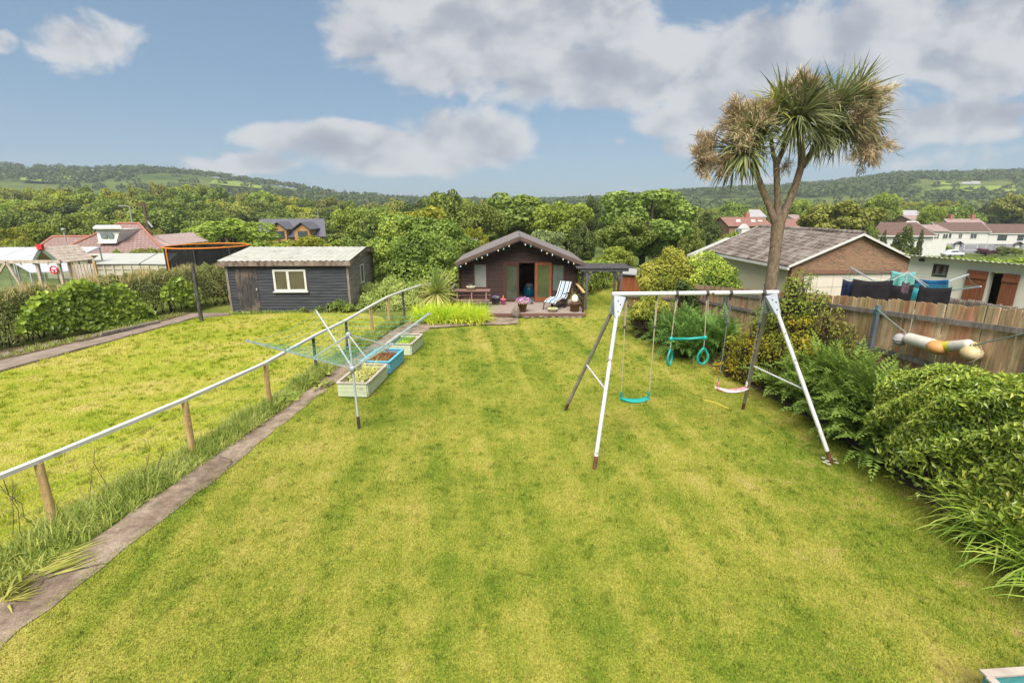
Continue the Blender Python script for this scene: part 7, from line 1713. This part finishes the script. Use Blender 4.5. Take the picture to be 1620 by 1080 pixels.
def ferns(name, label, crowns, nper, ln, mat, seed):
    r = np.random.default_rng(seed); parts = []
    for (x, y, z) in crowns:
        n = nper; ang = r.uniform(0, 6.283, n); el = r.uniform(.75, 1.45, n); d = np.stack([np.cos(ang)*np.cos(el), np.sin(ang)*np.cos(el), np.sin(el)], 1); p = np.tile([x, y, z], (n, 1))+r.normal(0, .1, (n, 3))*[1, 1, .1]
        Ls = ln*r.uniform(.7, 1.1, n); m_ = 20; B = r.uniform(.9, 1.9, n)
        side = unit(np.cross(d, [0, 0, 1.0])); tone = r.uniform(0, 1, n)
        for i in range(m_):
            t = (i+1)/m_; d = d.copy(); d[:, 2] -= B/m_*(.3+1.5*t); d = unit(d); p = p+d*(Ls/m_)[:, None]
            w = Ls*.19*np.sin(math.pi*min(1, .12+.88*t)**.75)*1.0+.012
            if t < .15: continue
            upv = np.cross(side, d)
            for sg in (-1, 1):
                q = unit(side*sg+d*.55+upv*.10+r.normal(0, .12, (n, 3))); hw = (Ls/m_*.62)[:, None]; L_ = w[:, None]
                q0, q1, q2, q3 = p, p+q*L_*.45+d*hw*.9, p+q*L_, p+q*L_*.45-d*hw*.5
                V = np.stack([q0, q1, q2, q3], 1).reshape(-1, 3); F = np.arange(n*4).reshape(n, 4); parts.append((V, F, np.clip(tone*.6+.4*t*r.uniform(.5, 1, n), 0, 1)))
    V, F, rr = join(parts); c = np.mean(crowns, 0); t = thing(name, label, 'fern', (c[0], c[1], c[2])); arrays('fronds', V, F, mat, t, rr)
    mb = MB()
    for (x, y, z) in crowns: mb.lathe((x, y, z-.05), [(.12, 0), (.1, .1), (.04, .16), (0, .17)], 8)
    mb.build('crown', TWIG, t); return t
gz_ = lambda x, y: float(terrain(x, y))
cr = [(x, y, gz_(x, y)) for x, y in ((6.65, 9.0), (6.6, 9.6), (6.55, 10.2), (6.5, 10.8), (7.0, 9.1), (7.05, 9.8), (7.0, 10.5), (6.75, 8.5), (6.95, 8.9), (6.85, 8.1), (6.6, 8.0))]
ferns('fern', 'large fresh green fern clump between the yellow shrub and the glossy hedge', cr, 64, 1.35, LF_FERN, 21)
cr = [(x, y, gz_(x, y)) for x, y in ((5.25, 14.6), (5.6, 14.2), (5.9, 14.8), (5.5, 15.4), (6.2, 15.3), (5.1, 15.9), (5.8, 16.0), (6.3, 14.3), (6.1, 16.6))]
ferns('fern', 'dark fern clump on the lawn edge behind the trapeze', cr, 60, 1.35, LF_FERN2, 22)
cr = [(x, y, gz_(x, y)) for x, y in ((4.75, 17.4), (5.0, 18.0), (5.3, 17.3), (5.2, 18.7), (5.6, 18.2), (4.9, 16.9))]
ferns('fern', 'fern clump farthest back along the lawn edge, near the pergola', cr, 45, 1.15, LF_FERN2, 23)
LF_GOLD = leafmat('gold leaved shrub', [(0.06, 0.08, 0.012), (0.13, 0.135, 0.016), (0.26, 0.205, 0.02), (0.36, 0.23, 0.03)], .3, 1.1, .6)
lob = box_lobes([(6.2, 12.9, 1.0), (6.45, 11.9, 1.15), (6.9, 11.4, 1.3)], .9, 1, .36, 46, r_); shrub('golden_shrub', 'golden orange leaved shrub behind the right legs of the swing', lob, 13000, .075, LF_GOLD, .55, .6, seed=3)
lob = box_lobes([(7.0, 12.9, 1.9), (7.05, 11.9, 1.7)], .8, 1, .38, 26, r_); shrub('fuchsia_bush', 'light green upright shrub between the golden shrub and the fence', lob, 7000, .08, LF_LIGHT, .5, .6, seed=4)
lob = [(7.45, 10.9, 1.55, .28, .35, .4), (7.4, 11.2, 1.9, .2, .25, .35), (7.45, 10.5, 1.3, .3, .35, .35), (7.5, 11.1, 1.2, .3, .3, .3)]; shrub('sapling', 'thin leafy sapling against the grey fence post', lob, 1500, .08, LF_OLIVE, .5, .6, seed=5)
VARI = leafmat('variegated yellow leaves', [(0.07, 0.1, 0.018), (0.17, 0.185, 0.03), (0.3, 0.29, 0.055), (0.38, 0.355, 0.09)], .3, .9, .55); VARID = leafmat('yellow edged dark leaves', [(0.043, 0.080, 0.017), (0.102, 0.145, 0.026), (0.319, 0.334, 0.058), (0.522, 0.493, 0.116)], .25, .9, .45)
lob = [(D(u, v, Y).x, Y, D(u, v, Y).z, s, s, s*.9) for u, v, Y, s in ((1040, 432, 21.5, .75), (1062, 418, 21.8, .7), (1030, 450, 21.2, .6), (1075, 440, 21.4, .75), (1055, 462, 21, .8), (1095, 428, 22, .6), (1030, 470, 21, .6), (1085, 458, 21.2, .7), (1022, 440, 21.6, .4))]
shrub('variegated_shrub', 'large bright yellow variegated shrub behind the low fence, left of the pair', lob, 22000, .095, VARI, .6, .5, seed=6)
lob = [(D(u, v, Y).x, Y, D(u, v, Y).z, s, s, s*.9) for u, v, Y, s in ((1112, 420, 21.2, .7), (1130, 428, 21, .7), (1145, 442, 20.6, .6), (1115, 442, 20.8, .75), (1098, 448, 20.9, .6), (1150, 455, 20.2, .5), (1128, 455, 20.4, .7))]
shrub('variegated_shrub', 'dark green shrub edged with yellow before the garage wall, right of the pair', lob, 18000, .095, VARID, .6, .5, seed=7)
lob = [(D(u, v, Y).x, Y, D(u, v, Y).z, s, s, s*.8) for u, v, Y, s in ((1030, 478, 17.2, .32), (1016, 486, 17.0, .28), (1046, 488, 16.8, .3), (1005, 497, 16.9, .22), (1022, 497, 16.6, .25))]
shrub('yellow_bush', 'arching pale yellow bush over the far fern clump', lob, 2600, .09, VARI, .5, .6, seed=8)
lob = [(D(u, v, Y).x, Y, D(u, v, Y).z, s, s, s) for u, v, Y, s in ((1088, 465, 18.0, .3), (1092, 480, 17.9, .3), (1086, 492, 17.9, .25), (1080, 455, 18, .2))]; shrub('ivy', 'dark ivy bunched at the step in the boarded fences', lob, 1500, .1, LF_DARK, .8, .5, seed=9, cat='ivy')
bxs = np.linspace(-.12, 2.3, 26); bys = np.linspace(1.5, 24, 70); BXX, BYY = np.meshgrid(bxs, bys); BX_ = np.interp(BYY, EDGE_Y, EDGE_X)+.12+BXX*np.interp(BYY, [0, 15, 20, 24], [1, .8, .6, .3])
tag(grid_mesh('flower_bed', BX_, BYY, terrain(BX_, BYY)+.012+rng.normal(0, .012, BX_.shape), SOIL), None, None, None, 'structure')
LITTER = leafmat('low bed greenery', [(.045, .065, .016), (.10, .13, .03), (.20, .22, .05)]); n = 9000; yy_ = rng.uniform(2.5, 20, n); xx_ = np.interp(yy_, EDGE_Y, EDGE_X)+.1+np.abs(rng.normal(0, .8, n)); P = np.stack([xx_, yy_, terrain(xx_, yy_)+.03+np.abs(rng.normal(0, .07, n))], 1); V, F, rr = leaves(P, np.tile([-.3, -.3, 1.0], (n, 1)), .075, .55, .7); tag(arrays('bed_greenery', V, F, LITTER, None, rr), None, None, None, 'stuff')
# strap leaved clump bottom right
CROC = leafmat('strap leaves', [(0.087, 0.145, 0.023), (0.160, 0.239, 0.036), (0.290, 0.362, 0.065), (0.493, 0.435, 0.131)], .3, 1, .3, .35, .4)
def clump(name, label, pts, n, ln, w, bend, mat, dirb=(0, 0, 0), up=1.0, spread=.5, seed=0, cat='plant', kind=None, parts=None):
    r = np.random.default_rng(seed); P = np.array([pts[i] for i in r.integers(len(pts), size=n)], float)+r.normal(0, .09, (n, 3))*[1, 1, 0]; P[:, 2] = np.maximum(terrain(P[:, 0], P[:, 1]), 0)-.02
    d = r.normal(0, spread, (n, 3))+np.array(dirb); d[:, 2] = up*r.uniform(.6, 1.2, n); V, F, rr = blades(P, d, ln*r.uniform(.6, 1.15, n), w*r.uniform(.7, 1.2, n), r.uniform(*bend, n), 6, r)
    return tag(arrays(name, V, F, mat, None, rr), label, cat, None, kind)
pp = [(x, y, 0) for x, y in ((6.6, 6.1), (6.5, 5.9), (6.55, 5.5), (6.45, 5.2), (6.5, 4.9), (6.4, 4.6), (6.6, 5.8), (6.5, 5.0), (6.45, 4.3))]
clump('crocosmia', 'arching strap leaved clump at the foot of the glossy hedge', pp, 520, 1.15, .036, (.5, 1.9), CROC, (-.35, -.1, 0), 1.0, .38, 41)
# ================================================================= clumps by the deck and fence
MONT = leafmat('lime sword leaves', [(0.143, 0.221, 0.0195), (0.286, 0.351, 0.026), (0.468, 0.4745, 0.0455), (0.546, 0.533, 0.078)], .35, .9, .35)
pp = [(x, y, 0) for x in np.arange(-3.7, -1.1, .22) for y in (19.35, 19.65, 19.95)]; pp = [p for p in pp if ((p[0]+2.45)/1.45)**2+((p[1]-19.6)/.5)**2 < 1.15]
clump('montbretia', 'long low clump of bright lime sword leaves in front of the deck', pp, 4200, .84, .028, (.3, 2.1), MONT, (.03, -.12, 0), 1.0, .42, 42)
CORD = leafmat('striped sword leaves', [(0.08, 0.115, 0.025), (0.16, 0.185, 0.05), (0.31, 0.27, 0.1), (0.38, 0.31, 0.14)], .25, 1.5, .25, .35, .4); cc = D(691, 463, 21.0)
cd = thing('spiky_cordyline', 'spiky yellow green rosette plant left of the picnic table', 'plant', (cc.x, 21.0, 0)); n = 240; r2_ = np.random.default_rng(43)
el = r2_.uniform(-.65, 1.5, n); an = r2_.uniform(0, 6.283, n); d = np.stack([np.cos(an)*np.cos(el), np.sin(an)*np.cos(el), np.sin(el)], 1); V, F, rr = blades(np.array(cc)+d*.06, d, r2_.uniform(.85, 1.2, n), .05, r2_.uniform(.0, .4, n), 4, r2_)
rr = np.repeat(np.clip(.85-(el+.65)/2.15*.8+r2_.normal(0, .1, n), 0, 1), 4); arrays('leaves', V, F, CORD, cd, rr); mb = MB(); mb.tube([(cc.x, 21.0, -.1), (cc.x, 21, cc.z)], [.09, .07], 10); mb.build('stem', BARK, cd)
# tall weeds under the rail
WEED = leafmat('long verge grass', [(0.075, 0.105, 0.022), (0.145, 0.185, 0.038), (0.26, 0.27, 0.07), (0.46, 0.39, 0.18)], .3, 1.3, .4)
def verge_grass(name, poly, n, ln, mat, seed, wid=None, xoff=(-.28, .2)):
    r = np.random.default_rng(seed); s = r.uniform(0, 1, n); ys = np.array([p[1] for p in poly]); xs = np.array([p[0] for p in poly]); y = ys[0]+(ys[-1]-ys[0])*s; xo = r.uniform(*xoff, n) if wid is None else r.uniform(-1, 1, n); x = np.interp(y, ys, xs)+xo*(1 if wid is None else np.interp(y, ys, wid)); ln = ln*(1 if wid is None else 1.15-.55*np.clip(xo, 0, 1)**1.5)
    lump = .6+.4*np.sin(y*2.1)+.3*np.sin(y*5.3+1); P = np.stack([x, y, np.full(n, -.01)], 1); d = r.normal(0, .33, (n, 3)); d[:, 2] = 1; V, F, rr = blades(P, d, np.clip(ln*r.uniform(.45, 1.15, n)*(.55+.4*lump), .08, None), .012*r.uniform(.6, 1.4, n), r.uniform(.2, 1.7, n), 4, r)
    return arrays(name, V, F, mat, None, rr, o0=Vector((0, 0, 0)))
tag(verge_grass('verge_grass', [(-8.1, -1.0), (-7.0, 3.0), (-6.62, 4.4), (-6.16, 6.16), (-5.74, 8.37), (-5.40, 10.57), (-5.26, 13.0), (-5.02, 14.9), (-4.8, 17.3), (-4.5, 19.5)], 32000, .36, WEED, 51, [.6, .5, .46, .44, .33, .27, .23, .22, .22, .2]), None, None, None, 'stuff')
tag(verge_grass('hedge_foot_grass', [(-16.8, 9), (-15.6, 13.7), (-14.4, 18), (-14.0, 21)], 5000, .22, WEED, 52, None, (-.5, .1)), None, None, None, 'stuff')
r = np.random.default_rng(53)
for i, (u, v, s) in enumerate([(470, 612, .1), (492, 605, .13), (505, 612, .12), (515, 595, .09), (445, 640, .1), (455, 632, .09)]):
    g = G(u, v); n = 26; P = np.array(g)+r.normal(0, s, (n, 3))*[1, 1, 0]+[0, 0, .05]; P[:, 2] += r.uniform(0, .1, n); V, F, rr = leaves(P, np.tile([0, -.3, 1.0], (n, 1)), .14, .75, .4, .3, r); tag(arrays('dock', V, F, LF_LIGHT, None, rr), 'broad leaved dock plant at the path edge under the fence', 'weed', 'docks under the fence')
DRYST = pmat('dark dry stalk', [(.08, .055, .04), (.13, .09, .06)], 5, bump=0)
for i, (u, v, h) in enumerate([(45, 862, .95), (20, 850, .8), (60, 835, .9), (140, 800, .7), (170, 790, .85), (232, 770, .8), (250, 760, .6)]):
    g = G(u, v); mb = MB(); tip = g+Vector((r.normal(0, .12), r.normal(0, .1), h)); limb(mb, g, tip, .006, .003, 5, .08, 5, r)
    for j in range(7): q = g.lerp(tip, .45+.08*j); limb(mb, q, q+Vector((r.normal(0, .07), r.normal(0, .07), .1)), .003, .002, 3, .05, 4, r)
    tag(mb.build('weed_stalk', DRYST), 'dark dry weed stalk standing in the long grass by the fence', 'weed', 'dry stalks along the fence')
YELS = leafmat('yellowing straps', [(0.1, 0.12, 0.025), (0.2, 0.195, 0.045), (0.29, 0.26, 0.085)], .3, 1.2, .3)
pp = [tuple(G(u, v)) for u, v in ((8, 905), (30, 890), (15, 930), (45, 905), (0, 945))]; clump('daylily', 'yellowing strap leaved plant at the bottom left fence corner', pp, 70, .40, .03, (.8, 2.4), YELS, (.1, -.05, 0), .9, .5, 54)
n = 90; r3 = np.random.default_rng(55); P = np.array([G(u, v) for u, v in zip(r3.uniform(25, 95, n), r3.uniform(878, 915, n))])+[0, 0, .025]; d = np.tile([.75, .55, .02], (n, 1))+r3.normal(0, .16, (n, 3))*[1, 1, .2]; V, F, rr = blades(P, d, r3.uniform(.3, .6, n), .018, r3.uniform(-.02, .05, n), 3, r3); V[:, 2] = np.clip(V[:, 2], .015, .09); tag(arrays('cut_leaves', V, F, YELS, None, rr), 'pile of cut yellow strap leaves lying across the path', 'leaves')
n = 60; P = np.array([G(u, v) for u, v in zip(r3.uniform(0, 20, n), r3.uniform(930, 955, n))])+[0, 0, .025]; d = np.tile([.6, .35, .02], (n, 1))+r3.normal(0, .3, (n, 3))*[1, 1, .2]; V, F, rr = blades(P, d, r3.uniform(.2, .4, n), .018, r3.uniform(-.02, .05, n), 3, r3); V[:, 2] = np.clip(V[:, 2], .015, .09); tag(arrays('cut_leaves', V, F, YELS, None, rr), 'smaller heap of cut yellow leaves at the bottom left edge', 'leaves')
# ================================================================= bushes round the shed and cabin
LF_BUSH = leafmat('dense hawthorn leaves', [(0.0432, 0.0672, 0.0168), (0.102, 0.1416, 0.0288), (0.186, 0.228, 0.0504), (0.324, 0.33, 0.072)], .25, .5, .55)
def pl(u, v, Y, s, sz=None): q = D(u, v, Y); return (q.x, Y, q.z, s, s, sz or s*.9)
lob = [pl(630, 365, 27, 1.1), pl(665, 368, 27, 1.0), pl(697, 372, 27, 1.0), pl(620, 400, 26.5, 1.1), pl(660, 395, 26, 1.25), pl(700, 400, 26, 1.1), pl(610, 430, 26.2, .9), pl(645, 435, 25.3, 1.1), pl(690, 440, 25.3, 1.1), pl(720, 425, 26, .9), pl(605, 395, 27.5, .8), pl(730, 390, 27, .8), pl(640, 465, 25, .8), pl(700, 465, 24.8, .7)]
shrub('hawthorn', 'big dense dark green bush filling the gap between shed and cabin', lob, 42000, .13, LF_BUSH, .65, .5, seed=11)
LF_VARB = leafmat('mixed pale bush leaves', [(0.072, 0.116, 0.026), (0.160, 0.210, 0.051), (0.290, 0.319, 0.102), (0.435, 0.420, 0.189)], .25, .9, .4)
lob = [pl(585, 478, 22.3, .55), pl(610, 470, 22.6, .6), pl(635, 465, 22.8, .6), pl(600, 490, 21.9, .5), pl(630, 488, 21.9, .5), pl(570, 492, 21.9, .4), pl(650, 480, 22.3, .5), pl(620, 455, 23.4, .6), pl(655, 460, 23.2, .5), pl(590, 462, 23.2, .5)]
shrub('mixed_bush', 'pale mixed bush spreading from the shed corner to the end of the rail', lob, 15000, .09, LF_VARB, .5, .6, seed=12)
lob = [pl(540, 482, 21.4, .28), pl(525, 486, 21.3, .22), pl(550, 488, 21.3, .25), pl(505, 490, 21.25, .14), pl(480, 491, 21.25, .12)]; shrub('ivy', 'low ivy and weeds at the foot of the shed front', lob, 1600, .085, LF_BUSH, .7, .6, seed=13, cat='ivy')
clump('shed_foot_grass', None, [tuple(sf(x, -.15)) for x in np.arange(0, 5, .1)], 1500, .2, .012, (.3, 1.6), WEED, (0, -.1, 0), 1, .5, 56, None, 'stuff')
# hedge beyond the pergola
hedge('clipped_hedge', 'clipped dark hedge with sunlit top seen through the pergola', [(3.6, 25.8, 1.2, 1.6, 0), (4.4, 27.2, 1.2, 1.55, 0), (5.4, 28.8, 1.2, 1.4, 0)], 16000, .10, LF_BUSH, .7, 14)
# ================================================================= the long hedge on the left with a leafy climber
LF_PRIV = leafmat('fine hedge sprigs', [(0.06, 0.075, 0.024), (0.115, 0.132, 0.042), (0.19, 0.185, 0.075), (0.27, 0.21, 0.12)], .2, .7, .45)
path = [(-18.7, 8.0, 1.75), (-17.3, 13.0, 1.75), (-16.3, 16.5, 1.7), (-15.3, 20.0, 1.7), (-14.3, 22.6, 1.8), (-12.9, 24.2, 1.85)]
rH = np.random.default_rng(61)
hd = hedge('long_hedge', 'long brown topped hedge bounding the rough lawn on the left', [(a-.3, b+.1, 1.35, c, 0) for a, b, c in path], 90000, .095, LF_PRIV, .34, 15, .2, .5, .7)
n = 9000; s = rH.uniform(0, 1, n); ys = np.array([p[1] for p in path]); xs = np.array([p[0] for p in path]); y = ys[0]+(ys[-1]-ys[0])*s; x = np.interp(y, ys, xs)-.35+rH.uniform(-.75, .65, n); P = np.stack([x, y, terrain(x, y)+1.5+.12*np.sin(x*3+y*2.3)+rH.uniform(-.2, .2, n)], 1); d = rH.normal(0, .22, (n, 3)); d[:, 2] = 1
BROWNT_ = leafmat('brown hedge tips', [(0.131, 0.109, 0.051), (0.246, 0.189, 0.094), (0.377, 0.275, 0.145)], .2, .8, .4); V, F, rr = blades(P, d, rH.uniform(.12, .34, n), .018, rH.uniform(0, .5, n), 3, rH); arrays('brown_tips', V, F, BROWNT_, hd, rr)
LF_CLIMB = leafmat('bright climber leaves', [(0.075, 0.125, 0.016), (0.155, 0.235, 0.026), (0.28, 0.36, 0.05)], .3, 1.0, .4, .4, .35)
def climber(label, u0, u1, vt, vb, n, seed):
    r = np.random.default_rng(seed); u = r.uniform(u0, u1, n); e = np.sin((u-u0)/(u1-u0)*math.pi)**.4; v = vb-(vb-vt)*e*r.uniform(0, 1, n)+np.sin(u*.09)*5
    P = []
    for a, b in zip(u, v):
        Y = 15.0
        for _ in range(14):
            p = D(a, b, Y); tg = np.interp(p.y, ys, xs)+.55+r.uniform(0, .22)*.3; Y = max(6, Y*(1+.6*(tg/p.x-1)))
        P.append((p.x+r.uniform(0, .25), p.y-r.uniform(0, .1), max(p.z, .08)))
    P = np.array(P); V, F, rr = leaves(P, np.tile([.75, -.55, .45], (n, 1)), .17, .85, .45, .4, r, .3); return tag(arrays('climber', V, F, LF_CLIMB, None, rr), label, 'climber')
climber('bright leafy climber sprawling over the middle of the long hedge', 28, 245, 446, 524, 2600, 62); climber('small patch of bright climber high on the hedge left of the post', 255, 312, 438, 478, 350, 63)
# hedge behind the trampoline and hedge by the terrace
hedge('field_hedge', 'light green hedge behind the trampoline and shed roof', [(-24.5, 44, 2, 3.0, -1.7), (-19, 43, 2, 3.1, -1.6), (-14.5, 42, 2, 3.2, -1.5)], 12000, .22, LF_LIGHT, .7, 16, .4)
hedge('garden_hedge', 'bright green hedge beyond the roof of the white outbuilding', [(36, 47, 2.4, 2.2, -2.4), (46, 46, 2.4, 2.1, -2.4), (54, 45.5, 2.4, 2.2, -2.4)], 12000, .24, LF_LIGHT, .7, 17, .4)
# ================================================================= haze: the air of the valley
HAZE = True
if HAZE:
    mb = MB(); mb.box((0, 595, 50), (4400, 1270, 136)); m, nt = new_mat('valley haze'); pv = N(nt, 'ShaderNodeVolumePrincipled'); pv.inputs['Color'].default_value = (.78, .86, .95, 1); pv.inputs['Density'].default_value = .0003; pv.inputs['Anisotropy'].default_value = .2
    o = N(nt, 'ShaderNodeOutputMaterial'); L(nt, pv.outputs[0], o.inputs['Volume']); hz_ = mb.build('haze', m); hz_['kind'] = 'stuff'
